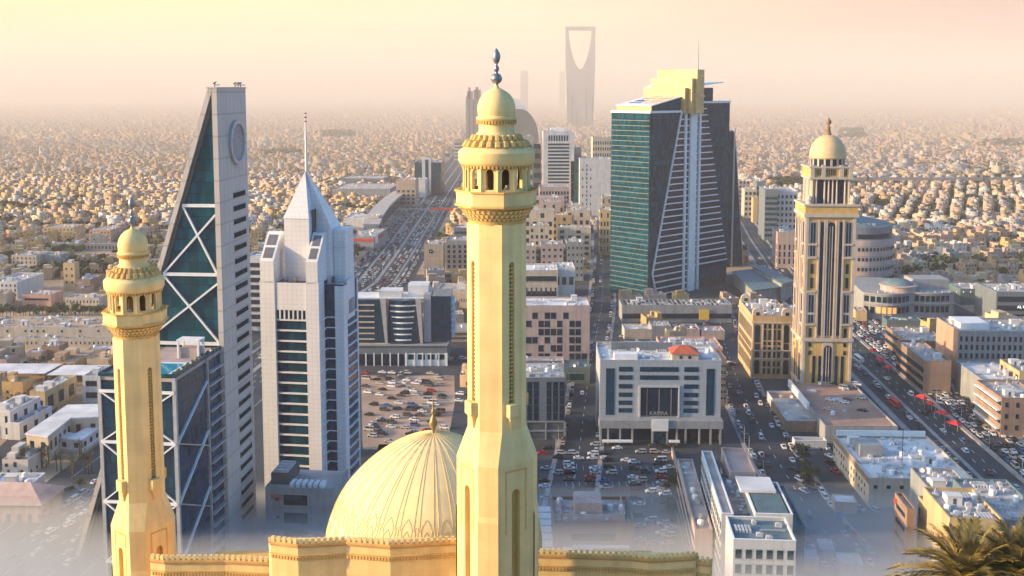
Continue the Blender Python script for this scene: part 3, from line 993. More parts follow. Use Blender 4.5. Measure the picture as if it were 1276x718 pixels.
# right face: braces rising to a mullion, then open louvred balconies
ym = WD * .62
m = MB(); m.box(.0, .7, ym - .4, ym + .4, 0, WZ - 1.1); m.build('mullion', M_steel, wg)
for k in range(len(nl) - 1):
    m = MB(); m.bar((.35, 0, nl[k + 1]), (.35, ym, (nl[k] + nl[k + 1]) / 2 + (nl[k] - nl[k + 1]) * .32), .5, .7, up=(1, 0, 0)); m.build('brace', M_white2, wg)
    m = MB(); m.bar((.30, 0, nl[k + 1]), (.30, ym, nl[k + 1] - (nl[k] - nl[k + 1]) * .55), .4, .6, up=(1, 0, 0)); m.build('brace', M_steel, wg)
z = WZ - 6
m0 = MB(); m0.box(0, 1.3, ym + .5, WD - .3, -.28, .28); bal = m0.mesh('balcony_slab', M_steel)
while z > 5:
    inst('balcony_slab', bal, wg, (0.02, 0, z)); z -= 4.3
# pool, pavilion, planters
pl = MB(); pl.box(-11.5, -3.0, 2.5, 15.5, WZ - 1.0, WZ - .82); po = pl.build('pool', M_pool, wg)
for q in ((-12.1, -2.4, 1.9, 2.5), (-12.1, -2.4, 15.5, 16.1), (-12.1, -11.5, 2.5, 15.5), (-3.0, -2.4, 2.5, 15.5)):
    ebox('pool_edge', M_white2, po, *q, WZ - 1.0, WZ - .6)
for i, (yy) in enumerate([2, 5.5, 9, 12.5, 16, 20, 24, 28, 32]):
    m = MB(); m.lathe([(.75, 0), (.8, .5), (.6, .5), (.58, .3)], 12)
    p_ = m.build('planter', M_dgrey if i % 2 else M_white2, wg, (-1.2, yy, WZ - 1.0))
    m = MB()
    for k in range(30):
        a, b, r = rng.random() * 6.28, rng.random(), .55 * rng.random() ** .5
        x_, y_, z_ = r * math.cos(a), r * math.sin(a), .4 + .7 * b
        m.quad((x_, y_, z_), (x_ + .25, y_ + .1, z_ + .1), (x_ + .2, y_ + .2, z_ + .3), (x_ - .05, y_ + .15, z_ + .2))
    m.build('shrub', mat('shrub_leaf', (0.06, 0.09, 0.04), 0.8, 0.3, 2), p_)
pv_ = MB()
for x in (-8.5, -1.8):
    pv_.box(x - .3, x + .3, 22, 22.6, WZ - 1, WZ + 4.6)
    pv_.box(x - .3, x + .3, 26, 26.6, WZ - 1, WZ + 4.6)
pv_.box(-8.9, -1.4, 21.9, 26.8, WZ + 4.6, WZ + 5.1)
pb = pv_.build('pavilion', M_white2, wg)
MB().box(-8.0, -2.3, 22.8, 26.2, WZ - 1, WZ + 2.4).build('pavilion_hut', M_deck, pb)
for i in range(9):
    q = MB(); q.box(0, 1.6, 0, .6, 0, .35); q.box(1.2, 1.6, 0, .6, .35, .7)
    q.build('sun_lounger', M_white2, wg, (-14.5, 3 + i * 1.5, WZ - 1))

# ------------------------------------------------------------------ the white spired tower
A = PD(327.5, 500, 392.0)
A.z = 0
FW = R(9.0)
wt = empty('spired_tower', 'white panelled tower with dark glass bands, sloped skylights and a needle spire', 'tower', (A.x, A.y, 0), -FW)
def wtz(py, off=0.0): return PD(365, py, A.y + off).z
def wtx(px, py=420): return -solve_w(Vector((A.x, A.y, 0)), px, -FW, CAMZ - (A.y * math.tan(PITCH + math.atan((py - PY0) / FPX)))) * -1
W1 = wtx(398.5); g0, g1 = wtx(343.5, 400), wtx(382, 400); W2 = wtx(420.5)
DW = 27.0
zt0 = wtz(352); 
ST2 = 7.5                                   # set-back of the right-hand pier
body = MB()
body.box(.8, W1 - .4, 1.0, DW, 0, zt0)
body.box(W1 - .4, W2, ST2, DW - 2, 0, zt0 - 1.5)
body.build('body', M_teal2, wt)
# piers
for (x0, x1, zz_) in ((0, g0, 0), (g1, W1, 0)):
    ebox('pier', M_wclad, wt, x0, x1, -.35, 6.0, 0, zt0 + .6)
ebox('pier', M_wclad, wt, W2 - 3.2, W2 + .3, ST2 - .4, ST2 + 4.2, 0, zt0 - 2)
ebox('pier', M_wclad, wt, W2 - .4, W2 + .3, DW - 3, DW - 1.6, 0, zt0 - 2)
ebox('parapet', M_wclad, wt, g0, g1, -.05, .6, wtz(386) + .2, zt0 + .1)
# fluted strip under the parapet
zf0, zf1 = wtz(397), wtz(372)
ebox('fluted_panel', M_wclad, wt, g0, g1, .62, .95, zf0, wtz(386) + .2)
nfl = 7
for i in range(nfl):
    x = g0 + (g1 - g0) * (i + .5) / nfl
    ebox('slot_window', M_navy, wt, x - .28, x + .28, .05, .66, zf0 + .3, zf1)
ebox('fascia', M_wclad, wt, g0, g1, .1, .62, zf1, wtz(386) + .21 if wtz(386) + .21 > zf1 else zf1 + .5)
for i in range(nfl + 1):
    x = g0 + (g1 - g0) * i / nfl
    ebox('fin', M_wclad, wt, max(g0, x - .3), min(g1, x + .3), .08, .64, zf0, zf1 - .01)
# spandrel bands, floor by floor
z = zf0
pitch = 4.05
while z > 4:
    ebox('spandrel', M_white2, wt, g0, g1, .15, 1.0, z - .55, z + .0)
    m = MB(); m.box(W1 - .02, W2 - 3.2, ST2 - .25, ST2, z - .4, z); m.box(W1, W1 + .6, 1.2, ST2 - .25, z - .4, z)
    m.build('spandrel', M_white2, wt)
    m = MB(); m.box(W2 + .0, W2 + .75, ST2 + 4.2, DW - 3, z - .42, z + .05)
    m.build('spandrel', M_white2, wt)
    m = MB(); m.box(-.9, .82, 6.0, DW - 1, z - .4, z); m.build('spandrel', M_white2, wt)
    z -= pitch
# right side: upper white panel with flutes
zr = wtz(395, 12)
ebox('side_panel', M_wclad, wt, W2 - .3, W2 + .35, ST2 + 4.2, DW - 6, zr, zt0 - .5)
for i in range(6):
    y = ST2 + 6 + i * 1.5
    ebox('slot_window', M_navy, wt, W2 + .3, W2 + .42, y, y + .7, zr + 1.5, zr + 7.5)
# terraces + sloped skylight fins
def fin(x0, x1):
    z0, z1 = wtz(325), wtz(288, 10)
    m = MB()
    m.add([(x0, -.35, zt0), (x1, -.35, zt0), (x1, -.35, z0), (x0, -.35, z0), (x0, 11, zt0), (x1, 11, zt0), (x1, 8.5, z1), (x0, 8.5, z1), (x1, 11, z1), (x0, 11, z1)],
          [(0, 1, 2, 3), (3, 2, 6, 7), (7, 6, 8, 9), (1, 5, 8, 6, 2), (4, 0, 3, 7, 9), (5, 4, 9, 8)])
    f_ = m.build('skylight_fin', M_wclad, wt)
    for k, (a, b) in enumerate(((.10, .46), (.54, .90))):
        q = MB()
        dy, dz_ = 8.85, z1 - z0
        nrm = Vector((0, -dz_, dy)).normalized()
        pts = [Vector((x, -.35 + dy * t, z0 + dz_ * t)) + nrm * .06 for x, t in ((x0 + .8, a), (x1 - .8, a), (x1 - .8, b), (x0 + .8, b))]
        q.poly(pts)
        q.build('skylight', mat('skylight_panes', (0.16, 0.17, 0.20), 0.4, 0.1, 0.5, lines=(.9, .9, .5)), f_)
fin(0.3, g0 - .2)
fin(g1 + .2, W1 - .3)
# central shaft and pyramid
by0, by1 = 5.5, 24.0
def wtx2(px, yl, z):
    return solve_w(Vector((A.x + yl * math.sin(FW), A.y + yl * math.cos(FW), 0)), px, -FW, z)
bx0, bx1 = wtx2(353.5, by0, 115), wtx2(384.5, by0, 115)
zb0, zb1, zap = zt0 - 3, wtz(271.5, 6), wtz(213, 13)
MB().box(bx0, bx1, by0, by1, zb0, zb1).build('penthouse', M_wclad, wt)
m = MB()
ay = (by0 + by1) / 2
ax = wtx2(381.5, ay, 135)
sl_ = .35
m.add([(bx0 - .3, by0 - .3, zb1), (bx1 + .1, by0 - .3, zb1), (ax - sl_, ay - .6, zap)], [(0, 1, 2)])
m.add([(bx0 - .3, by0 - .3, zb1), (ax - sl_, ay - .6, zap), (ax - sl_, ay + .6, zap), (bx0 - .3, by1, zb1)], [(0, 1, 2, 3)])
m.add([(bx0 - .3, by1, zb1), (ax - sl_, ay + .6, zap), (bx1, by1, zb1)], [(0, 1, 2)])
m.add([(bx1 + .1, by0 - .3, zb1), (bx1 + .1, ay - 2, zb1), (ax - sl_, ay - .6, zap)], [(0, 1, 2)])
m.build('pyramid_roof', M_wclad, wt)
# the second, right-hand half of the pyramid, split off by a dark slit
m = MB()
rx1 = wtx2(412, by0 + 5.5, 112)
m.add([(bx1 + .5, by0 + 5, zb1 - 5), (rx1, by0 + 5.5, zb0), (rx1, by1 - 1, zb0), (bx1 + .5, by1 - 1, zb1 - 5),
       (ax + .3, ay - .5, zap - 1), (ax + .3, ay + .8, zap - 1), (rx1, by0 + 5.5, zb1 - 4), (rx1, by1 - 1, zb1 - 4), (bx1 + .5, by0 + 5, zb0)],
      [(4, 6, 7, 5), (8, 1, 6, 4), (1, 2, 7, 6), (2, 3, 5, 7), (0, 8, 4), (0, 4, 5, 3)])
m.build('pyramid_roof', M_wclad, wt)
ebox('roof_slit', M_dgrey, wt, bx1 + .1, bx1 + .45, by0 + 3, by1 - 2, zb0, zb1 + 3)
ebox('louvred_screen', M_wclad, wt, W1 + 1.5, W2 - .8, ST2 + 6, DW - 3, zt0 - 2, wtz(281, 22))
for i in range(5):
    ebox('louvre', M_white2, wt, W1 + 2.2, W2 - 1.4, ST2 + 5.6, ST2 + 6.0, wtz(312, 15) + i * 1.1, wtz(312, 15) + i * 1.1 + .5)
ebox('terrace', M_roof, wt, g0, g1, .95, 6, zt0 - 2.5, zt0 - 2.2)
for x, w_, h_ in ((g0 + 1, 1.6, 2.0), (g0 + 4.6, 2.4, 3.9), (g1 - 2.2, 1.2, 1.5)):
    ebox('roof_unit', M_deck if h_ > 3 else M_ac, wt, x, x + w_, 2.0, 4.5, zt0 - 2.2, zt0 - 2.2 + h_)
ebox('terrace', M_roof, wt, W1 - .4, W2, ST2 + .3, DW - 2.2, zt0 - 1.5, zt0 - 1.3)
for i in range(5):
    ebox('roof_unit', M_dgrey if i % 2 else M_ac, wt, W1 + .6 + 1.1 * (i % 3), W1 + 1.5 + 1.1 * (i % 3), ST2 + 1 + i * 1.2, ST2 + 1.9 + i * 1.2, zt0 - 1.3, zt0 + .4 + .5 * (i % 2))
sp_ = MB(); sp_.lathe([(.62, zap - 4), (.55, zap + 3), (.36, wtz(165, 13)), (.26, wtz(152, 13)), (.12, wtz(140, 13))], 10, ax, ay); sp_.smooth = True
spo = sp_.build('spire', M_white2, wt)
for i in range(3):
    MB().lathe([(.5, wtz(142 + i * 5, 13)), (.5, wtz(140.5 + i * 5, 13))], 8, ax, ay).build('beacon', M_red if i != 1 else M_dgrey, spo)

# its podium in front
Bp = PD(331, 640, 352.0); Bp.z = 0
pod = empty('podium_block', 'grey low annex with red letters at the foot of the spired tower', 'building', (Bp.x, Bp.y, 0), -R(6))
pz = PD(370, 610, 352).z
pw = solve_w(Bp, 415, -R(6), pz)
ebox('wall', M_grey, pod, 0, pw, 0, 20, 0, pz)
ebox('roof', M_roof, pod, .4, pw - .4, .4, 19.6, pz, pz + .15)
for q in ((0, pw, 0, .4), (0, .4, .4, 20), (pw - .4, pw, .4, 20)):
    ebox('parapet', M_grey, pod, *q, pz, pz + 1)
for k in range(3):
    ebox('window', M_win, pod, pw * .27, pw * .62, -.12, .02, pz - 5.2 - k * 6.4, pz - 1.6 - k * 6.4)
    for i in range(1):
        ebox('window', M_win, pod, pw * .16, pw * .16 + 1.0, -.1, .02, pz - 4.6 - k * 6.4 + .8, pz - 2.8 - k * 6.4)
for i in range(6):
    ebox('air_conditioner', M_white2, pod, pw * .34 + i * 2.1, pw * .34 + i * 2.1 + 1.4, 2, 6, pz + .15, pz + 1.9)
m = MB(); m.box(.5, 7, 5, 17, pz + .15, pz + 4); bx_ = m.build('plant_room', M_dgrey, pod)
for i in range(4):
    ebox('louvre', M_ac, pod, 1.2, 6.3, 5.8 + i * 2.6, 7.4 + i * 2.6, pz + 4, pz + 5)
text_part('letters', 'NEL', M_red, pod, (2.0, -.1, pz - 3.4), 2.6, align='LEFT')
# ------------------------------------------------------------------ the big teal twin tower
T0 = P(807, 373, 0)
TA = R(43)
tt = empty('teal_tower', 'huge dark teal glass tower with ladder of white bars and stepped crown tinted sunlit gold', 'tower', (T0.x, T0.y, 0), TA)
# local x runs right-and-away along the ladder face, local y runs left-and-away along the west face
def tloc(px, py):
    """point of the ladder face (y=0) at a photo pixel"""
    d = ray(px, py); e1 = Vector((math.cos(TA), math.sin(TA), 0)); n = Vector((-e1.y, e1.x, 0))
    o = Vector((0, 0, CAMZ)); k = (Vector((T0.x, T0.y, 0)) - o).dot(n) / d.dot(n)
    p = o + d * k
    return (p - Vector((T0.x, T0.y, 0))).dot(e1), p.z
def tlocy(px, py):
    d = ray(px, py); e2 = Vector((-math.sin(TA), math.cos(TA), 0)); n = Vector((-e2.y, e2.x, 0))
    o = Vector((0, 0, CAMZ)); k = (Vector((T0.x, T0.y, 0)) - o).dot(n) / d.dot(n)
    p = o + d * k
    return (p - Vector((T0.x, T0.y, 0))).dot(e2), p.z
M_tealA = glass('teal_band_glass', (0.001, 0.060, 0.096), 0.12, (2.0, 3.9), 0.5, spec=0.05)
M_sungold = mat('sun_tinted_panel', (0.66, 0.45, 0.20), 0.5, 0.16, 0.2, metal=0.2, lines=(2.5, 3.0, 0.12))  # low golden sunlight is put into this panel colour
dyL = tlocy(761.5, 200)[0]
xs_, zL = tloc(848.5, 140)
xR0, _ = tloc(872, 200); xR1, zR = tloc(906, 128)
xm0 = tloc(858, 200)[0]; xm1 = tloc(866, 200)[0]
zL = tloc(807, 141)[1]
xe = tloc(907.5, 250)[0]
ebox('left_block', M_tealA, tt, 0, xm0, 0, dyL, 0, zL)
ebox('right_block', M_tealA, tt, xm1, xe, .4, 40, 0, zR)
ebox('spine', M_white2, tt, xm0, xm1, -1.8, 42, 0, zR + 14)
# white parapets
for q in ((-.6, xs_ + 1, -.6, .2), (-.6, .2, .2, dyL + .4)):
    ebox('parapet', M_white2, tt, *q, zL - .3, zL + 1.5)
ebox('parapet', M_white2, tt, tloc(877, 130)[0], xe + .6, -.2, .6, zR - .2, zR + 1.4)
ebox('parapet', M_white2, tt, xe - .2, xe + .6, .6, 40, zR - .2, zR + 1.4)
# pale spandrel lines on the left face: every floor a thin ledge
m0 = MB(); m0.box(-.22, 0, .4, dyL - .3, -.28, .28); led = m0.mesh('floor_ledge', mat('ledge_bronze', (0.13, 0.16, 0.15), 0.5, 0.15, 0.2))
nf = 34
for i in range(nf):
    inst('floor_ledge', led, tt, (-.01, 0, 6 + (zL - 8) * i / nf))
# ladder of white bars: between two slanting edges
def edgeL(z):
    a = tloc(848.5, 141); b = tloc(812, 342); c = tloc(817, 368)
    return a[0] + (b[0] - a[0]) * (a[1] - z) / (a[1] - b[1]) if z > b[1] else b[0] + (c[0] - b[0]) * (b[1] - z) / (b[1] - c[1])
def edgeR(z):
    a = tloc(879.5, 131); b = tloc(908, 342)
    return min(xe + .3, a[0] + (b[0] - a[0]) * (a[1] - z) / (a[1] - b[1]))
cols = [tloc(853, 200)[0], tloc(870.5, 200)[0]]
zlo = tloc(862, 362)[1]
za_ = tloc(848.5, 141)[1]; zb_ = tloc(812, 342)[1]
nb = 29
for i in range(nb):
    z = 2 + (za_ - 2) * i / (nb - 1)
    m = MB(); m.box(edgeL(z), xm0, -.9, 0, z - .42, z + .42); m.build('ladder_bar', M_white2, tt)
    z2 = z + 3
    if z2 > tloc(875, 352)[1] * 0 + 16:
        m = MB(); m.box(xm1, edgeR(z2), -.6, .4, z2 - .42, z2 + .42); m.build('ladder_bar', M_white2, tt)
for k in range(2, 0, -1):
    z2 = za_ + 3 + k * (za_ - 2) / (nb - 1)
    m = MB(); m.box(xm1, edgeR(z2), -.6, .4, z2 - .42, z2 + .42); m.build('ladder_bar', M_white2, tt)
for x in (cols[0], cols[1]):
    m = MB(); m.box(x - 1.1, x + 1.1, -1.4, .3, 0, (zL if x == cols[0] else zR)); m.build('column', M_white2, tt)
for pts in ([(edgeL(za_), za_), (edgeL(zb_), zb_)], [(edgeL(zb_), zb_), (edgeL(0), 0)]):
    m = MB(); m.bar((pts[0][0], -.7, pts[0][1]), (pts[1][0], -.7, pts[1][1]), .7, 1.4, up=(0, 1, 0)); m.build('slanting_edge', M_white2, tt)
# flat darker glass behind the ladder, a recess's shade put into its colour
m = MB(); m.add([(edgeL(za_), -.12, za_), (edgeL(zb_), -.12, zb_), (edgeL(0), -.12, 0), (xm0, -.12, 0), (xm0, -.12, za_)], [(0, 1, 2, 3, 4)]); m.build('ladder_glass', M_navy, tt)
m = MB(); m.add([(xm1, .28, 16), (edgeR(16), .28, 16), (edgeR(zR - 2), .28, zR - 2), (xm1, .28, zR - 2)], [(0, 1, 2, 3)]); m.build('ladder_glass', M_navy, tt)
# solar roof wedge on the left block
wx0, wx1 = 3.0, xm0 - 3
h0, h1 = 5.0, 12.5
m = MB()
m.add([(wx0, 1.5, zL), (wx1, 1.5, zL), (wx1, dyL - 3, zL), (wx0, dyL - 3, zL), (wx0, 1.5, zL + h0), (wx1, 1.5, zL + h1), (wx1, dyL - 3, zL + h1), (wx0, dyL - 3, zL + h0)],
      [(0, 1, 5, 4), (1, 2, 6, 5), (2, 3, 7, 6), (3, 0, 4, 7)])
m.build('attic', M_tealA, tt)
m = MB(); m.add([(wx0 - .8, .8, zL + h0 - .2), (wx1, .8, zL + h1), (wx1, dyL - 2.4, zL + h1), (wx0 - .8, dyL - 2.4, zL + h0 - .2), (wx0 - .8, .8, zL + h0 + .5), (wx1, .8, zL + h1 + .7), (wx1, dyL - 2.4, zL + h1 + .7), (wx0 - .8, dyL - 2.4, zL + h0 + .5)],
      [(0, 1, 5, 4), (1, 2, 6, 5), (2, 3, 7, 6), (3, 0, 4, 7), (4, 5, 6, 7)])
rr_ = m.build('sloped_roof', M_white2, tt)
for i in range(4):
    for j in range(2):
        q = MB()
        ta, tb = .10 + .23 * i, .26 + .23 * i
        ya, yb = 3 + (dyL - 8) * j / 2, 3 + (dyL - 8) * (j + .85) / 2
        def rp(t, y): return (wx0 + (wx1 - wx0) * t, y, zL + h0 + .62 + (h1 - h0 + .2) * t)
        q.poly([rp(ta, ya), rp(tb, ya), rp(tb, yb), rp(ta, yb)])
        q.build('solar_panel', M_navy, rr_)
m = MB(); m.box(wx0 - .1, wx0 + .1, 1.4, dyL - 2.9, zL + 1.6, zL + h0 - .6); m.build('sunlit_band', M_sungold, tt)  # gold strip stands for sunlight on the attic's left face
# stepped crown facing the sun, its golden light put into the panel colour
def crown(pxa, pxb, pya, pyb, xoff, th):
    yA = tlocy(pxb, pya)[0]
    # place on a plane x = xoff parallel to the west face
    def on(px, py):
        d = ray(px, py); e1 = Vector((math.cos(TA), math.sin(TA), 0)); e2 = Vector((-math.sin(TA), math.cos(TA), 0))
        o = Vector((0, 0, CAMZ)); b = Vector((T0.x, T0.y, 0)) + e1 * xoff
        k = (b - o).dot(e1) / d.dot(e1); p = o + d * k
        return (p - b).dot(e2), p.z
    y1, z1 = on(pxa, pya); y0, _ = on(pxb, pya); _, z0 = on((pxa + pxb) / 2, pyb)
    return MB().box(xoff, xoff + th, y0, y1, zL - 1, z1).build('crown_step', M_sungold, tt), z1
crown(802, 853.5, 109.5, 120, xm0 - 9, 4)
crown(811, 862.5, 98, 109, xm0 - 5, 4)
_, zc1 = crown(819, 869, 87.5, 98, xm0 - 1, 9)
m = MB(); m.box(xm0 - 6.5, xm0 - 5.2, -1.6, 2, zL - 30, zL + 12); m.build('fin', M_white2, tt)
# right block top: glazed box and slanting canopy
ebox('upper_box', M_tealA, tt, xm1 + 4, xm1 + 26, 3, 30, zR, zR + 12)
m = MB(); m.add([(xm1 - 1, 1, zR + 13), (xm1 + 37, 1, zR + 16), (xm1 + 37, 32, zR + 16), (xm1 - 1, 32, zR + 13), (xm1 - 1, 1, zR + 14), (xm1 + 37, 1, zR + 16.8), (xm1 + 37, 32, zR + 16.8), (xm1 - 1, 32, zR + 14)],
      [(3, 2, 1, 0), (0, 1, 5, 4), (1, 2, 6, 5), (2, 3, 7, 6), (3, 0, 4, 7), (4, 5, 6, 7)])
m.build('canopy', M_white2, tt)
m = MB(); m.add([(xm1, -.6, zR - 4), (xm1 + 7, -.6, zR - 1), (xm1 + 1.6, -.6, zR + 16), (xm1, -.6, zR + 18), (xm1, .4, zR - 4), (xm1 + 7, .4, zR - 1), (xm1 + 1.6, .4, zR + 16), (xm1, .4, zR + 18)],
      [(0, 1, 2, 3), (1, 5, 6, 2), (7, 6, 5, 4), (3, 2, 6, 7)])
m.build('sail_fin', M_white2, tt)
ax_ = tloc(873, 120)[0]
zz1 = tloc(873, 49)[1]
m = MB(); m.lathe([(.7, zR), (.6, zR + 20), (.35, zz1 - 8), (.15, zz1)], 8, ax_, 3); m.build('antenna', M_steel, tt)

# second glass blade behind it on the right
gb = PD(916, 250, 935); 
bl = empty('glass_blade_tower', 'narrow blue glass tower with a slanting edge behind the teal tower', 'tower', (gb.x - 14, gb.y, 0), R(20))
bz = PD(916, 163, 935).z
m = MB(); m.add([(0, 0, 0), (26, 0, 0), (14, 0, bz), (0, 0, bz - 4), (0, 20, 0), (26, 20, 0), (14, 20, bz), (0, 20, bz - 4)], [(0, 1, 2, 3), (1, 5, 6, 2), (5, 4, 7, 6), (4, 0, 3, 7), (3, 2, 6, 7)])
m.build('glass_body', M_tealA, bl)
m = MB(); m.bar((13.5, -.4, 0), (13.8, -.4, bz + 2), 1.2); m.bar((26, -.3, 0), (14, -.3, bz), .6); m.build('mullion', M_steel, bl)

# ------------------------------------------------------------------ the golden domed tower
M_ochre = mat('ochre_stone', (0.62, 0.39, 0.14), 0.8, 0.12, 0.2, streak=0.15)
M_cream = mat('cream_stone', (0.54, 0.45, 0.38), 0.8, 0.10, 0.2, streak=0.12)
G0 = P(998, 495, 0)
GA = -R(3.0)
gt = empty('domed_tower', 'ochre and cream ornate tower with a pale dome on top', 'tower', (G0.x, G0.y, 0), GA)
def gz(py, off=0.0): return PD(1028, py, G0.y + off).z
def gx(px, py): 
    return solve_w(Vector((G0.x, G0.y, 0)), px, GA, gz(py))
GW = gx(1062.5, 400)
GD = GW * .9
zc = gz(268)
ebox('core', M_ochre, gt, 0, GW, 0, GD, 0, zc)
def gwin(name, m_, u0, u1, z0, z1, arch=False, face='f', par=gt, off=0.25, d=.3):
    w = u1 - u0
    pts = [(u0, z0), (u1, z0)]
    if arch:
        n_ = 6; zs = z1 - w / 2
        for i in range(n_ + 1):
            t = math.pi * i / n_
            pts.append(((u0 + u1) / 2 + w / 2 * math.cos(t), zs + w / 2 * math.sin(t)))
    else:
        pts += [(u1, z1), (u0, z1)]
    m = MB()
    if face == 'f':
        A_ = [(u, -off, z) for u, z in pts]; B_ = [(u, -off + d, z) for u, z in pts]
    elif face == 'l':
        A_ = [(-off, GD - u * GD / GW, z) for u, z in pts]; B_ = [(-off + d, GD - u * GD / GW, z) for u, z in pts]
    n_ = len(pts)
    m.add(A_ + B_, [tuple(range(n_))] + [((i + 1) % n_, i, n_ + i, n_ + (i + 1) % n_) for i in range(n_)])
    return m.build(name, m_, par)
for face in ('f', 'l'):
    U = lambda a: GW * a
    # tall glazed centre: dark, white mullions
    zlow, ztop = gz(418), gz(277)
    for a, b, ar in ((.285, .365, False), (.435, .585, True), (.655, .735, False)):
        gwin('window', M_navy, U(a), U(b), zlow, ztop, ar, face, off=.14)
    for a in (.365, .405, .595, .635):
        gwin('pilaster', M_cream, U(a), U(a + .03), zlow - 1, ztop + 1, False, face, off=.7, d=.8)
    for a in (.478, .528):
        gwin('mullion', M_cream, U(a), U(a + .014), zlow, ztop - 2, False, face, off=.4, d=.4)
    for a in (.25, .74):
        gwin('pilaster', M_cream, U(a), U(a + .035), zlow - 1, ztop + 1, False, face, off=.7, d=.8)
    # side bays
    for a, b in ((.085, .205), (.795, .915)):
        gwin('bay_panel', M_cream, U(a - .02), U(b + .02), gz(322), gz(276), False, face, off=.3, d=.4)
        gwin('bay_panel', M_cream, U(a - .02), U(b + .02), gz(402), gz(364), False, face, off=.3, d=.4)
        c = (a + b) / 2
        for (pa, pb, ar) in ((277, 303, True), (306, 319, False), (329, 341, False), (346, 359, False), (367, 389, True), (392, 402, False), (409, 420, False), (427, 432, False), (437, 442, False)):
            if pb - pa > 9 and pa not in (329, 346, 409):
                for s_ in (-1, 1):
                    gwin('window', M_navy, U(c + s_ * .028 - .02), U(c + s_ * .028 + .02), gz(pb), gz(pa), ar, face, off=.42, d=.2)
            else:
                gwin('window', M_navy, U(c - .028), U(c + .028), gz(pb), gz(pa), False, face, off=.2)
        for pa in (304.5, 321, 363, 404):
            gwin('balcony', M_cream, U(a - .03), U(b + .03), gz(pa + 1.2), gz(pa - 1), False, face, off=.9, d=1.0)
    for a in (.0, .945):
        gwin('pilaster', M_cream, U(a), U(a + .055), 0, zc, False, face, off=.5, d=.6)
    # lower storeys
    gwin('cornice', M_cream, U(-.02), U(1.02), gz(425), gz(421), False, face, off=1.0, d=1.2)
    gwin('cornice', M_cream, U(-.01), U(1.01), gz(482), gz(478), False, face, off=.8, d=1.0)
    gwin('surround', M_cream, U(.40), U(.62), gz(476), gz(424), True, face, off=.4, d=.5)
    gwin('window', M_navy, U(.43), U(.59), gz(475), gz(430), True, face, off=.5, d=.2)
    for a in (.48, .53):
        gwin('mullion', M_cream, U(a), U(a + .012), gz(475), gz(432), False, face, off=.7, d=.3)
    for a in (.245, .365, .70, .82):
        aa = a if a < .5 else a
        gwin('window', M_navy, U(aa - .035), U(aa + .025), gz(477), gz(443), True, face, off=.2)
        gwin('window', M_navy, U(aa - .035), U(aa + .025), gz(494), gz(484), True, face, off=.2)
# shaft cornice, with corner urns
z = zc
for (o, z0, z1, m_) in ((1.2, zc - 1.0, zc + .8, M_cream), (.7, zc + .8, zc + 4.6, M_ochre), (1.4, zc + 4.6, zc + 5.6, M_cream)):
    ebox('cornice', m_, gt, -o, GW + o, -o, GD + o, z0, z1)
zs0 = zc + 5.6
for i in range(2):
    for j in range(2):
        x, y = (1.6 if i == 0 else GW - 1.6), (1.6 if j == 0 else GD - 1.6)
        MB().lathe([(1.7, zs0), (1.7, zs0 + .6), (1.2, zs0 + .8), (1.7, zs0 + 1.9), (1.6, zs0 + 2.8), (1.0, zs0 + 3.6), (.2, zs0 + 4.3)], 10, x, y).build('urn', M_cream, gt)
# upper stage with columns
in_ = 2.3
zt_ = gz(224)
ebox('upper_stage', M_navy, gt, in_ + .8, GW - in_ - .8, in_ + .8, GD - in_ - .8, zs0, zt_)
nc = 10
for i in range(nc):
    for face in range(2):
        u = in_ + (GW - 2 * in_) * (i + .5) / nc
        if face == 0: x, y = u, in_ + .45
        else: x, y = in_ + .45, in_ + (GD - 2 * in_) * (i + .5) / nc
        if i in (0, 1, 3, 4, 5, 6, 8, 9):
            MB().lathe([(.62, zs0), (.5, zs0 + .6), (.45, zt_ - 1), (.7, zt_)], 8, x, y).build('column', M_cream, gt)
for u0, u1 in ((in_, in_ + 2.6), (GW - in_ - 2.6, GW - in_)):
    ebox('corner_pier', M_ochre, gt, u0 + .5, u1 - .5, in_ + .4, in_ + 3.0, zs0, zt_)
zk = gz(208)
for (o, z0, z1, m_) in ((.9, zt_, zt_ + 1.1, M_cream), (.3, zt_ + 1.1, zk - .8, M_ochre), (1.1, zk - .8, zk, M_cream)):
    ebox('cornice', m_, gt, in_ - o, GW - in_ + o, in_ - o, GD - in_ + o, z0, z1)
for i in range(3):
    for k in range(6 if i == 1 else 3):
        u = GW * (.2, .38, .72)[i] + k * .9
        ebox('slot', M_navy, gt, u, u + .4, in_ - .45, in_ - .2, zt_ + 2.0, zk - 1.5)
for u in (in_ - .4, GW * .30, GW * .66, GW - in_ - 1.6):
    ebox('pedestal', M_cream, gt, u, u + 2, in_ - .9, in_ + .6, zt_ + 1.1, zk + .8)
cx_, cy_ = GW / 2, GD / 2
rD = 22.3 * (depth(Vector((G0.x, G0.y + GD / 2, 150)))) / FPX
zd0, zd1 = gz(207, GD / 2), gz(197, GD / 2)
MB().lathe([(rD * .88, zk), (rD * .88, zd1)], 32, cx_, cy_).build('drum', M_navy, gt)
for i in range(16):
    a = 2 * math.pi * i / 16
    MB().box(-.45, .45, -.45, .45, 0, zd1 - zk).build('drum_pier', M_cream, gt, (cx_ + rD * .9 * math.cos(a), cy_ + rD * .9 * math.sin(a), zk), a)
m = MB(); m.smooth = True
zdt = gz(168, GD / 2)
hh = zdt - zd1
m.lathe([(rD * .98, zd1 - .1), (rD * 1.03, zd1 + .6), (rD, zd1 + 1.2)] + [(rD * math.cos(t) ** .9, zd1 + 1.2 + (hh - 1.2) * math.sin(t)) for t in [i * math.pi / 2 / 10 for i in range(10)]] + [(.9, zdt)], 40, cx_, cy_)
dm = m.build('dome', mat('pale_dome', (0.68, 0.47, 0.26), 0.6, 0.08, 0.3, lines=(99, 1.6, 0.10)), gt)
zf = gz(148, GD / 2)
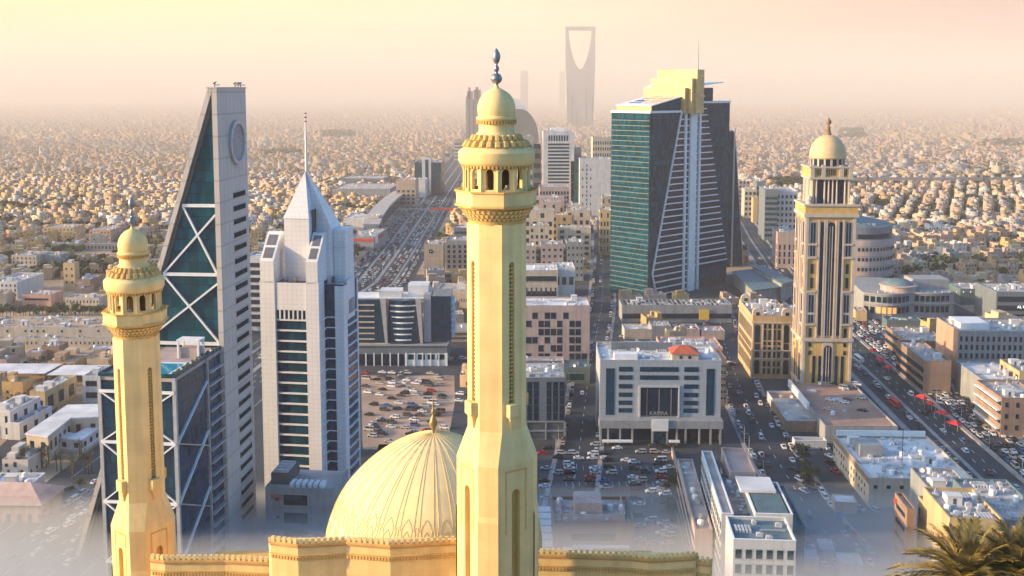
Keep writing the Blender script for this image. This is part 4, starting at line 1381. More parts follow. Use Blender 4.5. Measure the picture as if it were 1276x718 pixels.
m = MB(); m.lathe([(1.8, zdt - .6), (1.5, zdt + 1), (1.1, zdt + 1.4), (1.4, zdt + 2.4), (.8, zdt + 2.8), (1.1, zdt + 3.8), (.6, zdt + 4.4), (.6, zf - 3.2), (1.4, zf - 2.2), (1.4, zf - 1.2), (.6, zf - .3), (.1, zf + .6)], 12, cx_, cy_)
m.smooth = True
m.build('finial', mat('bronze_finial', (0.28, 0.17, 0.08), 0.5, 0.1, 1), dm)
# ------------------------------------------------------------------ roads (flat sheets, kerbed pavements, painted lines)
FOOT = []          # footprints already taken: (cx, cy, half_w, half_d, angle)
def claim(cx, cy, hw, hd, a=0.0): FOOT.append((cx, cy, hw, hd, math.cos(a), math.sin(a), max(hw, hd) * 1.5))
def free(x, y, r):
    for cx, cy, hw, hd, c, s, rr in FOOT:
        dx, dy = x - cx, y - cy
        if abs(dx) > rr + r or abs(dy) > rr + r: continue
        u, v = dx * c + dy * s, -dx * s + dy * c
        if abs(u) < hw + r and abs(v) < hd + r: return False
    return True
def claim_line(pts, hw):
    for i in range(len(pts) - 1):
        a, b = Vector(pts[i]), Vector(pts[i + 1])
        d = b - a; L = d.length
        claim((a.x + b.x) / 2, (a.y + b.y) / 2, L / 2, hw, math.atan2(d.y, d.x))
ZR = [0.004]
def strip(name, pts, hw, m, z, label):
    """ribbon along a centre line; hw = half width (or list)"""
    mb = MB()
    n = len(pts)
    L_, R_ = [], []
    for i, p in enumerate(pts):
        a = Vector(pts[max(i - 1, 0)]); b = Vector(pts[min(i + 1, n - 1)])
        d = (b - a).normalized(); nn = Vector((-d.y, d.x))
        w = hw[i] if isinstance(hw, (list, tuple)) else hw
        L_.append((p[0] + nn.x * w, p[1] + nn.y * w, z)); R_.append((p[0] - nn.x * w, p[1] - nn.y * w, z))
    for i in range(n - 1):
        mb.quad(R_[i], R_[i + 1], L_[i + 1], L_[i])
    return tag(mb.build(name, m), label=label, cat='road', kind='structure')
def offset(pts, o):
    res = []
    for i, p in enumerate(pts):
        a = Vector(pts[max(i - 1, 0)]); b = Vector(pts[min(i + 1, len(pts) - 1)])
        d = (b - a).normalized()
        res.append((p[0] - d.y * o, p[1] + d.x * o))
    return res
core = MB()
core.quad((-175, 236, .004), (330, 236, .004), (330, 900, .004), (-175, 900, .004))
tag(core.build('district_paving', M_asph), kind='structure', label='worn grey paving between the office blocks', cat='paving')
# main highway on the left of the old business strip
HW = [(-168, 250), (-160, 420), (-146, 600), (-128, 760), (-113, 860), (-112, 1000), (-113, 1400), (-112, 2200), (-110, 3400), (-100, 6000)]
strip('highway', HW, 30, M_asph2, .008, 'wide dark highway running to the horizon')
claim_line(HW, 33)
OL = [(205, 330), (206, 415), (214, 560), (221, 700), (240, 900), (268, 1120), (302, 1350), (350, 1700), (420, 2200), (480, 3000)]
strip('avenue', OL, 23, M_asph2, .008, 'busy avenue right of the domed tower')
claim_line(OL, 25)
ST1 = [P(700, 690).to_2d(), P(722, 560).to_2d(), P(733, 470).to_2d(), P(750, 380).to_2d(), P(752, 320).to_2d(), P(750, 290).to_2d()]
strip('street', ST1, [9, 9, 8, 9, 9, 9], M_asph2, .008, 'narrow street left of the recessed white office')
claim_line(ST1, 9)
ST2_ = [P(1075, 720).to_2d(), P(1010, 640).to_2d(), P(960, 560).to_2d(), P(925, 490).to_2d(), P(903, 430).to_2d(), P(896, 395).to_2d()]
strip('street', ST2_, [11, 11, 10, 9, 8, 8], M_asph2, .008, 'street between the recessed office and the domed tower')
claim_line(ST2_, 9)
CR = [(-60, 456), (20, 457), (95, 455), (122, 452)]
strip('street', CR, 6.5, M_asph2, .012, 'cross street in front of the recessed white office')
claim_line(CR, 8)
CR2 = [(-90, 628), (-40, 612), (10, 606), (60, 603), (140, 600)]
strip('street', CR2, 6, M_asph2, .012, 'cross street beside the curved dark office')
claim_line(CR2, 6)
# medians, kerbs, lane paint
def kerb_strip(pts, hw, h, m, label, name='median'):
    mb = MB(); n = len(pts)
    A, B = offset(pts, hw), offset(pts, -hw)
    for i in range(n - 1):
        mb.loft([[(*A[i], 0), (*B[i], 0), (*B[i], h), (*A[i], h)], [(*A[i + 1], 0), (*B[i + 1], 0), (*B[i + 1], h), (*A[i + 1], h)]])
    return tag(mb.build(name, m), label=label, cat='median', kind='structure')
for o in (-15, 15): kerb_strip(offset(HW[2:], o), 1.2, .14, M_kerb, 'pale kerb dividing the highway from its service road', 'kerb')
kerb_strip(offset(HW[1:], 0), 1.5, .15, M_kerb, 'narrow concrete median of the highway')
kerb_strip(offset(OL, -3), 1.0, .8, M_kerb, 'concrete barrier along the middle of the avenue')
kerb_strip(offset(OL, 13), 1.0, .15, M_kerb, 'pale kerb beside the avenue', 'kerb')
kerb_strip(offset(OL, -24), 1.6, .13, M_kerb, 'pavement on the far side of the avenue', 'pavement')
kerb_strip(offset(OL, 24), 1.6, .13, M_kerb, 'pavement on the near side of the avenue', 'pavement')
for o in (-9.8, 9.8): kerb_strip(offset(ST1, o), 1.0, .13, M_kerb, 'pavement of the narrow street', 'pavement')
for o in (-11, 11): kerb_strip(offset(ST2_[1:], o), 1.0, .13, M_kerb, 'pavement of the street before the domed tower', 'pavement')
pm = MB()
def dashes(pts, o, on=4, off=8, w=.12, z=.020):
    q = offset(pts, o)
    for i in range(len(q) - 1):
        a, b = Vector(q[i]), Vector(q[i + 1]); d = b - a; L = d.length; d /= L; nn = Vector((-d.y, d.x))
        if a.y > 1500: break
        s = 0
        while s + on < L:
            p0, p1 = a + d * s, a + d * (s + on)
            pm.quad(*[(v.x, v.y, z) for v in (p0 - nn * w, p1 - nn * w, p1 + nn * w, p0 + nn * w)])
            s += on + off
for o in (-11, -7.5, -4, 4, 7.5, 11): dashes(HW, o)
for o in (-19, -8, -13, 4, 8): dashes(OL, o)
for o in (0,): dashes(ST1, o); dashes(ST2_, o)
for o in (-22, 22): dashes(HW, o, 30, 2)
# parking bay lines
def bays(x0, x1, y0, y1, n, z=.020):
    for i in range(n + 1):
        x = x0 + (x1 - x0) * i / n
        pm.quad((x - .07, y0, z), (x + .07, y0, z), (x + .07, y1, z), (x - .07, y1, z))
for yy in (350, 372, 394, 412, 430): bays(22, 60, yy, yy + 5, 14)
tag(pm.build('road_marking', M_paint), label='white lane dashes and parking bay lines', cat='road marking', kind='structure')

# sandy car park beside the spired tower
sd_ = MB(); q = [P(452, 560), P(556, 562), P(567, 500), P(566, 468), P(450, 468)]
sd_.poly([(p.x, p.y, .012) for p in q]); tag(sd_.build('dirt_lot', M_dirt), kind='structure', label='bare dirt car park behind the cream dome', cat='dirt lot')
claim(-62, 525, 34, 66)

# landmark footprints
claim(E.x - 22, E.y + 14, 30, 22); claim(C0.x - 16, C0.y + 18, 24, 24); claim(A.x + 14, A.y + 10, 22, 30)
claim(T0.x + 30, T0.y + 55, 62, 66); claim(G0.x + 14, G0.y + 14, 24, 22)
claim(0, 150, 260, 95)

# ------------------------------------------------------------------ building kit
WMESH = {}
def wmesh(w, h, m, sill=True):
    k = (round(w, 1), round(h, 1), m.name)
    if k not in WMESH:
        mb = MB()
        mb.box(-k[0] / 2, k[0] / 2, -.06, .1, 0, k[1], 0)
        if sill:
            mb.box(-k[0] / 2 - .12, k[0] / 2 + .12, -.22, .1, -.16, 0, 1)
            mb.box(-k[0] / 2 - .12, k[0] / 2 + .12, -.20, .1, k[1], k[1] + .14, 1)
        WMESH[k] = mb.mesh('window', [m, M_dgrey if m is not M_win else M_steel])
    return WMESH[k]
def unit_mesh():
    a = MB(); a.box(-.9, .9, -.6, .6, 0, 1.1); a.lathe([(.45, 1.1), (.45, 1.22)], 10); UM['air_conditioner'] = a.mesh('air_conditioner', M_ac)
    a = MB(); a.lathe([(1.0, 0), (1.05, .2), (1.05, 1.6), (.8, 1.9), (.3, 2.0)], 12); UM['water_tank'] = a.mesh('water_tank', M_white2)
    a = MB(); a.bar((0, 0, 0), (0, 0, 1.0), .15); 
    n = 10; rings = []
    for r, d in ((.05, 0), (.55, .12), (.95, .4)):
        rings.append([(r * math.cos(2 * math.pi * i / n), -.2 - d, 1.2 + r * math.sin(2 * math.pi * i / n)) for i in range(n)])
    a.loft(rings, cap=False); UM['satellite_dish'] = a.mesh('satellite_dish', M_white2)
    a = MB(); a.box(-2.2, 2.2, -1.6, 1.6, 0, 2.7); a.box(-2.4, 2.4, -1.8, 1.8, 2.7, 2.9); a.box(-.5, .5, -1.65, -1.6, 0, 2.1, 1); UM['stair_hut'] = a.mesh('stair_hut', [M_roofw, M_dgrey])
    a = MB()
    for i in range(5): a.box(-2.2 + i * .95, -1.6 + i * .95, -2, 2, 0, .8)
    UM['cooling_unit'] = a.mesh('cooling_unit', M_ac)
    a = MB(); a.box(-3.5, 3.5, -.25, .25, .3, .7); a.box(-3.3, -3.1, -.2, .2, 0, .3); a.box(3.1, 3.3, -.2, .2, 0, .3); UM['duct'] = a.mesh('duct', M_steel)
UM = {}
unit_mesh()
WALLS = {
    'white': mat('white_render', (0.62, 0.60, 0.58), 0.85, 0.10, 0.15, streak=0.22),
    'cream': mat('cream_render', (0.56, 0.47, 0.37), 0.9, 0.12, 0.15, streak=0.22),
    'tan': mat('tan_render', (0.47, 0.36, 0.27), 0.9, 0.14, 0.15, streak=0.25),
    'pink': mat('pinkish_render', (0.48, 0.37, 0.34), 0.9, 0.12, 0.15, streak=0.22),
    'grey': mat('grey_render', (0.30, 0.31, 0.32), 0.9, 0.14, 0.15, streak=0.25),
    'slate': mat('blue_grey_cladding', (0.17, 0.20, 0.23), 0.6, 0.10, 0.15, streak=0.12, lines=(2.4, 3.4, 0.15)),
    'brown': mat('brown_render', (0.30, 0.20, 0.15), 0.9, 0.15, 0.15, streak=0.2),
    'ochre': mat('warm_ochre_render', (0.56, 0.40, 0.22), 0.9, 0.12, 0.15, streak=0.22),
    'orange': mat('salmon_render', (0.55, 0.32, 0.24), 0.9, 0.12, 0.15, streak=0.2),
    'panel': mat('light_panel', (0.55, 0.55, 0.56), 0.6, 0.06, 0.15, lines=(2.2, 3.6, 0.12), streak=0.1),
    'green': mat('green_grey_sheet', (0.13, 0.20, 0.22), 0.6, 0.12, 0.2, lines=(1.2, 99, 0.2)),
}
def clutter(roof, w, d, z, n, seed, huts=1):
    r = random.Random(seed)
    spots = []
    for i in range(n + huts):
        kind = 'stair_hut' if i < huts else r.choice(['air_conditioner'] * 5 + ['cooling_unit'] * 2 + ['water_tank', 'satellite_dish', 'duct', 'air_conditioner'])
        rad = {'stair_hut': 3, 'cooling_unit': 2.8, 'duct': 3.6}.get(kind, 1.3)
        for _ in range(12):
            if w < 2 * rad + 1.5 or d < 2 * rad + 1.5: break
            x, y = r.uniform(rad + .6, w - rad - .6), r.uniform(rad + .6, d - rad - .6)
            if all((x - a) ** 2 + (y - b) ** 2 > (rad + c) ** 2 * .8 for a, b, c in spots):
                spots.append((x, y, rad))
                inst(kind, UM[kind], roof, (x, y, z), r.choice([0, math.pi / 2, math.pi]) if kind != 'satellite_dish' else r.uniform(-.8, .8))
                break
def bld(name, label, ref, pxr, zref, dep, h, wall='cream', ang=-2.0, front=None, side=None, roofm=None, acs=8, huts=1, par=1.0, cat='building', group=None, keep=True, base_band=None):
    """ref = photo pixel of the front-left corner at height zref; pxr = photo column of the front-right corner"""
    a = R(ang)
    if len(ref) == 3: A_ = PD(ref[0], ref[1], ref[2])
    else: A_ = P(ref[0], ref[1], zref)
    A_ = Vector((A_.x, A_.y, 0))
    w = solve_w(A_, pxr, a, zref)
    root = empty(name, label, cat, A_, a, group)
    c = A_ + Vector((math.cos(a) * w / 2 - math.sin(a) * dep / 2, math.sin(a) * w / 2 + math.cos(a) * dep / 2, 0))
    if keep: claim(c.x, c.y, w / 2 + 1, dep / 2 + 1, a)
    wm = WALLS[wall] if isinstance(wall, str) else wall
    rz_ = h - par
    t = .35
    m = MB()
    m.box(0, w, 0, dep, 0, rz_)
    for q in ((0, w, 0, t), (0, w, dep - t, dep), (0, t, t, dep - t), (w - t, w, t, dep - t)):
        m.box(*q, rz_, h)
    wo = m.build('wall', wm, root)
    ro = MB().box(t + .01, w - t - .01, t + .01, dep - t - .01, rz_ - .05, rz_ + .06).build('roof', roofm or M_roof, root)
    clutter(ro, w, dep, rz_ + .06, int(acs * 1.5) + (2 if acs else 0), hash((ref[0], ref[1])) & 0xffff, huts)
    cp = MB()
    for q in ((-.08, w + .08, -.08, t + .08), (-.08, w + .08, dep - t - .08, dep + .08), (-.08, t + .08, t + .08, dep - t - .08), (w - t - .08, w + .08, t + .08, dep - t - .08)):
        cp.box(*q, h, h + .12)
    cp.build('coping', M_white2 if wall in ('white', 'panel') else wm, wo)
    def face(spec, which):
        L = w if which == 'f' else dep
        kind = spec[0]
        if kind == 'grid':
            _, nc, nr, wf, hf, z0, z1 = spec[:7]
            skip = spec[7] if len(spec) > 7 else 0
            gm = spec[8] if len(spec) > 8 else M_win
            cw, rh = L / nc, (z1 - z0) / nr
            me = wmesh(cw * wf, rh * hf, gm)
            rr_ = random.Random(nc * 31 + nr)
            for i in range(nc):
                for j in range(nr):
                    if skip and rr_.random() < skip: continue
                    u, z = cw * (i + .5), z0 + rh * (j + (1 - hf) / 2)
                    if which == 'f': inst('window', me, root, (u, 0, z))
                    elif which == 'r': inst('window', me, root, (w, u, z), math.pi / 2)
                    else: inst('window', me, root, (0, dep - u, z), -math.pi / 2)
        elif kind == 'band':
            _, nr, hf, z0, z1, mg = spec[:6]
            gm = spec[6] if len(spec) > 6 else M_teal2
            rh = (z1 - z0) / nr
            for j in range(nr):
                z = z0 + rh * (j + (1 - hf) / 2)
                if which == 'f': MB().box(mg, w - mg, -.08, .05, z, z + rh * hf).build('window', gm, root)
                elif which == 'r': MB().box(w - .05, w + .08, mg, dep - mg, z, z + rh * hf).build('window', gm, root)
                else: MB().box(-.08, .05, mg, dep - mg, z, z + rh * hf).build('window', gm, root)
                if which == 'f': MB().box(mg - .1, w - mg + .1, -.35, .05, z - .25, z - .02).build('ledge', wm, root)
    for spec in (front or []): face(spec, 'f')
    vis = 'l' if c.x > 0 else 'r'
    for spec in (side or []): face(spec, vis)
    root['w'] = w
    return root, w, wo, ro
# ================================================================== named buildings, front to back
def H(px, py_top, py_base):
    """height of something whose foot is at row py_base and top at row py_top"""
    return PD(px, py_top, P(px, py_base).y).z
# --- white office with a deep central recess
h = H(760, 449, 548)
root, w, wo, ro = bld('office_block', 'pale grey office with a deep dark central recess and small red hipped roof', (747, 548), 897, 0, 30, h, mat('blue_white_panel', (0.40, 0.43, 0.46), 0.6, 0.06, 0.15, lines=(2.2, 3.6, 0.12), streak=0.12), -1.0, roofm=M_roofw, acs=26, huts=0)
rows = [(457, 463), (467.5, 473), (478.5, 484), (489, 494.5), (499, 504.5), (508.5, 514)]
def ob(px): return solve_w(Vector((root.location.x, root.location.y, 0)), px, R(-1.0), h * .6)
yb = root.location.y
for a, b in rows:
    for x0, x1 in ((771, 788), (852, 870)):
        ebox('window', M_teal2, root, ob(x0), ob(x1), -.12, .05, PD(800, b, yb).z, PD(800, a, yb).z)
for a, b in rows[:2]:
    ebox('window', M_teal2, root, ob(797), ob(845), -.12, .05, PD(800, b, yb).z, PD(800, a, yb).z)
for x0, x1 in ((755, 765.5), (880, 890)):
    ebox('stair_glazing', M_teal2, root, ob(x0), ob(x1), -.12, .05, PD(800, 517, yb).z, PD(800, 459, yb).z)
# recess: dark glass set in a thick frame, with sign
ebox('recess_glass', M_navy, root, ob(798), ob(845), -.06, .05, PD(800, 518, yb).z, PD(800, 483, yb).z)
for q in ((ob(796), ob(798), -.9, .1), (ob(845), ob(847), -.9, .1)): ebox('recess_reveal', WALLS['panel'], root, *q, PD(800, 519, yb).z, PD(800, 482, yb).z)
ebox('recess_reveal', WALLS['panel'], root, ob(796), ob(847), -.9, .1, PD(800, 482, yb).z, PD(800, 481, yb).z + .3)
for px in (806, 821, 836): ebox('mullion', M_steel, root, ob(px), ob(px) + .25, -.3, .0, PD(800, 518, yb).z, PD(800, 484, yb).z)
text_part('sign', 'KAMRA', M_steel, root, (ob(821), -.5, PD(800, 516.5, yb).z), 2.5)
zc = PD(800, 526, yb).z
ebox('canopy', M_grey, root, ob(746), ob(899), -6, -.01, zc - 1.0, zc + 2.6)
ebox('entrance_box', M_white2, root, ob(811), ob(831), -6.6, -5.9, zc - 2, zc + 3.4)
for px in (748, 757, 772, 787, 812, 830, 842, 853, 870, 884, 896):
    ebox('pillar', M_grey, root, ob(px) - .4, ob(px) + .4, -5.8, -5.0, 0, zc - 1.0)
ebox('shopfront', M_navy, root, ob(750), ob(895), -1.0, -.2, 0.3, zc - 1.4)
ebox('entrance_glazing', M_win, root, ob(812), ob(831), -5.6, -1.1, .1, zc - 1.2)
for a, b in ((750, 787), (832, 845)):
    ebox('awning', M_white2, root, ob(a), ob(b), -8.5, -6.1, 1.6, 2.2)
rb = MB(); rb.box(ob(838), ob(871), 3, 14, h - 1, h + 2.2); r1 = rb.build('penthouse', WALLS['cream'], root)
m = MB(); x0, x1 = ob(836), ob(873)
m.add([(x0, 2.4, h + 2.2), (x1, 2.4, h + 2.2), (x1, 15, h + 2.2), (x0, 15, h + 2.2), (x0 + 5, 8.7, h + 5), (x1 - 5, 8.7, h + 5)], [(0, 1, 5, 4), (1, 2, 5), (2, 3, 4, 5), (3, 0, 4)])
m.build('hipped_roof', mat('red_roof_tile', (0.50, 0.12, 0.06), 0.85, 0.15, 0.5, lines=(1.0, .35, .2)), r1)
for k in (.3, .6): ebox('window', M_win, r1, x0 + (x1 - x0) * k, x0 + (x1 - x0) * k + 1.2, 2.85, 3.02, h, h + 1.4)
ebox('penthouse', M_white2, root, ob(766), ob(795), 4, 9, h - 1, h + 1.8)
ebox('screen_wall', WALLS['slate'], root, ob(766), ob(845), 22, 22.5, h - 1, h + 3)

# --- grey block with open lower frame
h = H(680, 471, 548)
root, w, wo, ro = bld('office_block', 'grey concrete block with open car deck floors beside the tall minaret', (632, 548), 704, 0, 30, h, 'slate', 0, roofm=M_roof, acs=14)
z0 = h * .30
for i in range(9):
    for j in range(5):
        if i in (1, 3, 4, 6, 8, 7):
            zz_ = z0 + (h * .92 - z0) * j / 5
            inst('window', wmesh(2.2, 3.4, M_navy), root, (w * (i + .5) / 9, 0, zz_ + .6))
for k in range(2):
    ebox('deck_shade', M_dgrey, root, .6, w - .5, -.05, .05, .6 + k * z0 * .5, z0 * (.42 + k * .5))  # dark panel on the solid wall, painting the open decks' shade
    ebox('deck_edge', M_grey, root, -.2, w + .2, -.5, .0, z0 * (.46 + k * .5), z0 * (.5 + k * .5))
for i in range(4): ebox('column', M_grey, root, w * i / 3 - .3 + (.3 if i == 0 else 0) - (.3 if i == 3 else 0), w * i / 3 + .3, -.45, .0, 0, z0)

# --- white block with scattered dark windows
h = H(690, 381, 452)
root, w, wo, ro = bld('office_block', 'white block with scattered square dark windows right of the tall minaret', (628, 452), 734.5, 0, 26, h, 'pink', 0, roofm=M_roofw, acs=10)
def cb(px): return solve_w(Vector((root.location.x, root.location.y, 0)), px, 0, h * .5)
grid = ["0101101000", "1011010110", "0011110110", "1101010110", "0010110110", "1011010111"]
x0, x1 = cb(655), cb(732)
cw, rh = (x1 - x0) / 10, (h * .86) / 6
for j, row in enumerate(grid):
    for i, ch in enumerate(row):
        if ch == '1' and not (i == 7 and j == 0):
            inst('window', wmesh(cw * .86, rh * .72, M_navy), root, (x0 + cw * (i + .5), 0, h * .9 - rh * (j + 1) + .6))
for i in range(4):
    for j in range(5): inst('window', wmesh(2.4, 2.6, M_navy), root, (x0 * (i + .5) / 4, 0, 3 + j * h / 6.4))
# low teal-roofed halls in front of it
bld('low_hall', 'low teal-grey hall with a dark gateway at the street corner', (700, 478), 735, 0, 16, 9, 'green', 0, front=[('grid', 1, 1, .6, .6, .3, 7)], roofm=WALLS['green'], acs=2, huts=0)
bld('low_hall', 'low teal-grey hall between the checkered block and the grey block', (640, 476), 690, 0, 14, 8, 'green', 0, roofm=WALLS['green'], acs=3, huts=0)
h = H(690, 452, 490)
bld('shop_block', 'small block with a bright pinkish terrace behind the grey concrete block', (640, 470, 520), 703, 20, 14, 22, 'pink', 0, front=[('band', 2, .5, 10, 20, 2)], acs=8)

# --- banded white and beige office further up
h = H(690, 337, 392)
root, w, wo, ro = bld('office_block', 'beige office with dark window bands and a white stepped roof', (600, 392), 695, 0, 30, h, 'cream', 0, front=[('band', 2, .34, h * .30, h * .98, 1.0, M_navy), ('grid', 16, 2, .3, .35, h * .05, h * .72)], roofm=M_roofw, acs=8)
bld('office_block', 'white annex with two dark square windows joined to the beige office', (690, 388), 716, 0, 28, h * .98, 'white', 0, front=[('band', 1, .5, h * .18, h * .4, .5, M_navy), ('grid', 3, 1, .6, .6, h * .55, h * .85)], acs=5, roofm=M_roofw)
# brown-grey blocks behind
h = H(680, 303, 345)
for i, (a, b, hh, wl, lb) in enumerate([(640, 668, 1.0, 'pink', 'pinkish block with small square windows nearest the tall minaret'), (674, 702, 1.06, 'pink', 'pinkish middle block between two dark glass strips'), (706, 727, 1.12, 'grey', 'grey block with dotted windows beside the street'),]):
    bld('apartment_block', lb, (a, 350), b, 0, 22, h * hh, wl, 0, front=[('grid', 4, 5, .38, .42, 2, h * hh - 2)], acs=5)
bld('apartment_block', 'dark glass link block behind the pinkish blocks', (655, 343), 712, 0, 10, h * .8, 'slate', 0, front=[('band', 4, .6, 2, h * .78, .5)], acs=3)
# apartment blocks catching the last sun
k = 0
AP = [(652, 690, 262, 318, 'cream'), (688, 712, 268, 312, 'ochre'), (706, 735, 262, 312, 'cream'), (660, 684, 282, 325, 'cream'), (695, 736, 284, 322, 'cream'), (747, 763, 262, 318, 'ochre'), (750, 764, 245, 296, 'tan'), (676, 698, 252, 300, 'pink'), (664, 703, 246, 296, 'pink'), (707, 724, 255, 300, 'cream')]
APL = ['cream apartment block just right of the minaret balcony', 'sunlit ochre apartment block with dark loggias', 'cream apartment block beside the leafy street', 'low cream apartment block in the front row', 'long cream apartment block at the street corner', 'yellow apartment block left of the teal tower foot', 'tan brick block at the left edge of the teal tower', 'pinkish ribbed block below the white banded tower', 'broad pinkish block with vertical strips', 'small cream block with a curved dark window band']
for (a, b, t, bs, wl), lb in zip(AP, APL):
    h = H(a, t, bs)
    bld('apartment_block', lb, (a, bs), b, 0, 18, h, wl, -2, front=[('grid', 4, 5, .5, .5, 2, h - 1, .12, M_navy)], side=[('grid', 3, 5, .5, .5, 2, h - 1)], acs=5)
h = H(690, 233, 292)
bld('office_block', 'brick-coloured office with a fine grid of dark windows', (672, 292), 709, 0, 26, h, 'pink', 0, front=[('grid', 10, 9, .62, .6, 2, h - 4, 0, M_navy)], acs=5)
# --- white tower with horizontal bands
h = H(695, 164, 270)
root, w, wo, ro = bld('banded_tower', 'white tower with stacked dark blue window bands', (676.5, 270), 715, 0, 36, h, 'white', 0, acs=6)
z = h * .86
i = 0
while z > 6:
    ebox('window', M_teal2, root, w * .16, w * .84, -.3, .1, z - 2.3, z); z -= 4.3; i += 1
for k_ in range(8): ebox('slot_window', M_navy, root, w * (.17 + .083 * k_), w * (.215 + .083 * k_), -.2, .1, h * .89, h * .955)
ebox('penthouse', M_white2, root, w * .25, w * .7, 8, 20, h - 1, h + 4)
# --- blank white slab with a lattice strip and dark flank
h = H(740, 198, 272)
root, w, wo, ro = bld('slab_tower', 'blank white slab tower with a strip of black diamond windows', (722, 272), 760, 0, 24, h, 'white', 0, acs=6, roofm=M_roofw)
for i in range(3):
    for j in range(12):
        if (i + j) % 2 == 0 or i == 1:
            zz_ = 5 + (h - 10) * j / 12
            m = MB(); m.add([(0, -.12, -2.2), (.85, -.12, 0), (0, -.12, 2.2), (-.85, -.12, 0)], [(0, 1, 2, 3)])
            m.build('window', M_navy, root, (w * (.10 + .13 * i), 0, zz_ + 2))
h2 = H(715, 202, 272)
bld('slab_tower', 'dark blue-green narrow tower attached to the blank white slab', (711, 270), 721.5, 0, 24, h2, M_tealA, 0, acs=2, huts=0)
h = H(715, 183, 262)
bld('slab_tower', 'dark bluish tower with a tan top behind the white banded tower', (712, 264), 724, 0, 20, h, 'slate', 0, acs=2, huts=0)
h = H(750, 171, 252)
bld('hotel_block', 'beige hotel block with a dense grid of square windows', (738, 252), 764, 0, 30, h, 'cream', 0, front=[('grid', 9, 10, .5, .5, 4, h - 4, 0, M_navy)], acs=5)

# --- far towers in the haze
def far_part(name, m, root, pts, y0, y1, dpx):
    """outline in photo pixels, at the given distance, real thickness"""
    pass
KD = 4200.0
K = PD(723, 190, KD); 
kc = empty('arch_tower', 'tall hazy skyscraper with a huge rounded opening under its top', 'skyscraper', (K.x, K.y, 0))
def kx(px, py): return PD(px, py, KD).x - K.x
def kz(py): return PD(723, py, KD).z
M_ks = mat('silver_blue_glass', (0.28, 0.30, 0.34), 0.3, 0.1, 0.02, spec=0.5)
outL = [(704.5, 33), (704.8, 70), (705.8, 120), (707, 175), (708, 230)]
hole = []
for i in range(13):
    t = i / 12
    hole.append((708.5 + 4 * 0 + (724 - 708.5) * t ** 1.0, 37.5 + (86.5 - 37.5) * (1 - (1 - t) ** 2.0) ** .72))
m = MB()
def sym(p): return (1446.6 - p[0], p[1])
L_ = [(kx(*p), kz(p[1])) for p in outL]; H_ = [(kx(*p), kz(p[1])) for p in hole]
Rr = [(kx(*sym(p)), kz(p[1])) for p in outL]; HR = [(kx(*sym(p)), kz(p[1])) for p in hole]
def ex(poly, y0, y1):
    n = len(poly)
    m.add([(x, y0, z) for x, z in poly] + [(x, y1, z) for x, z in poly], [tuple(range(n)), tuple(reversed(range(n, 2 * n)))] + [(i, n + i, n + (i + 1) % n, (i + 1) % n) for i in range(n)])
y0, y1 = 0, 50
# left leg, right leg in strips beside the hole, body below, bridge above
for S_, O_ in ((H_, -1), (HR, 1)):
    for i in range(len(S_) - 1):
        za, zb_ = S_[i][1], S_[i + 1][1]
        def outx(z):
            prof_ = L_ if O_ < 0 else Rr
            for a, b in zip(prof_, prof_[1:]):
                if a[1] >= z >= b[1]: return a[0] + (b[0] - a[0]) * (a[1] - z) / (a[1] - b[1])
            return prof_[0][0]
        ex([(outx(za), za), (S_[i][0], za), (S_[i + 1][0], zb_), (outx(zb_), zb_)], y0, y1)
zb_ = H_[-1][1]
ex([(outx(zb_) * -1 + 2 * kx(723.3, 100), zb_), (outx(zb_), zb_), (Rr[-1][0], 0), (L_[-1][0], 0)], y0, y1)
ex([L_[0], Rr[0], (Rr[0][0], H_[0][1]), (L_[0][0], H_[0][1])], y0, y1)
m.build('tower_body', M_ks, kc)
m = MB()
for px, top in ((707, 108), (713, 118), (719, 140), (730, 110), (738.5, 120), (724, 150)):
    x = kx(px, 150); m = MB(); m.box(x - 1.6, x + 1.6, -2.5, 0, 0, kz(top)); m.build('glass_fin', mat('dark_fin', (0.05, 0.07, 0.10), 0.3, 0.1, .1), kc)
# spiky tower, domed tower, slim towers
def tower_far(name, label, px0, px1, ytop, Yd, m_, steps=None, dep=30):
    a = PD(px0, 150, Yd); b = PD(px1, 150, Yd)
    r = empty(name, label, 'skyscraper', (a.x, a.y, 0))
    w = b.x - a.x
    zt = PD(px0, ytop, Yd).z
    MB().box(0, w, 0, dep, 0, zt).build('tower_body', m_, r)
    return r, w, zt
M_far = mat('hazy_tower_stone', (0.26, 0.24, 0.26), 0.7, 0.1, .05, lines=(4, 4, .3))
r, w, zt = tower_far('stepped_tower', 'slender stone tower with stepped spikes left of the minaret dome', 580.5, 600, 124, 2700, M_far)
for a, b, t in ((.08, .45, 114), (.5, .95, 112), (.15, .3, 109), (.62, .8, 108.5), (.02, .1, 120)):
    zz_ = PD(590, t, 2700).z; MB().box(w * a, w * b, 4, 16, zt, zz_).build('setback', M_far, r)
for a in (.22, .5, .78): ebox('glass_strip', M_teal2, r, w * a - 1.2, w * a + 1.2, -.4, .1, 4, zt * .97)
for px in (583.8, 593): 
    x = PD(px, 150, 2700).x - r.location.x; MB().lathe([(.8, zt), (.5, PD(590, 112, 2700).z), (.1, PD(590, 106, 2700).z)], 6, x, 8).build('mast', M_steel, r)
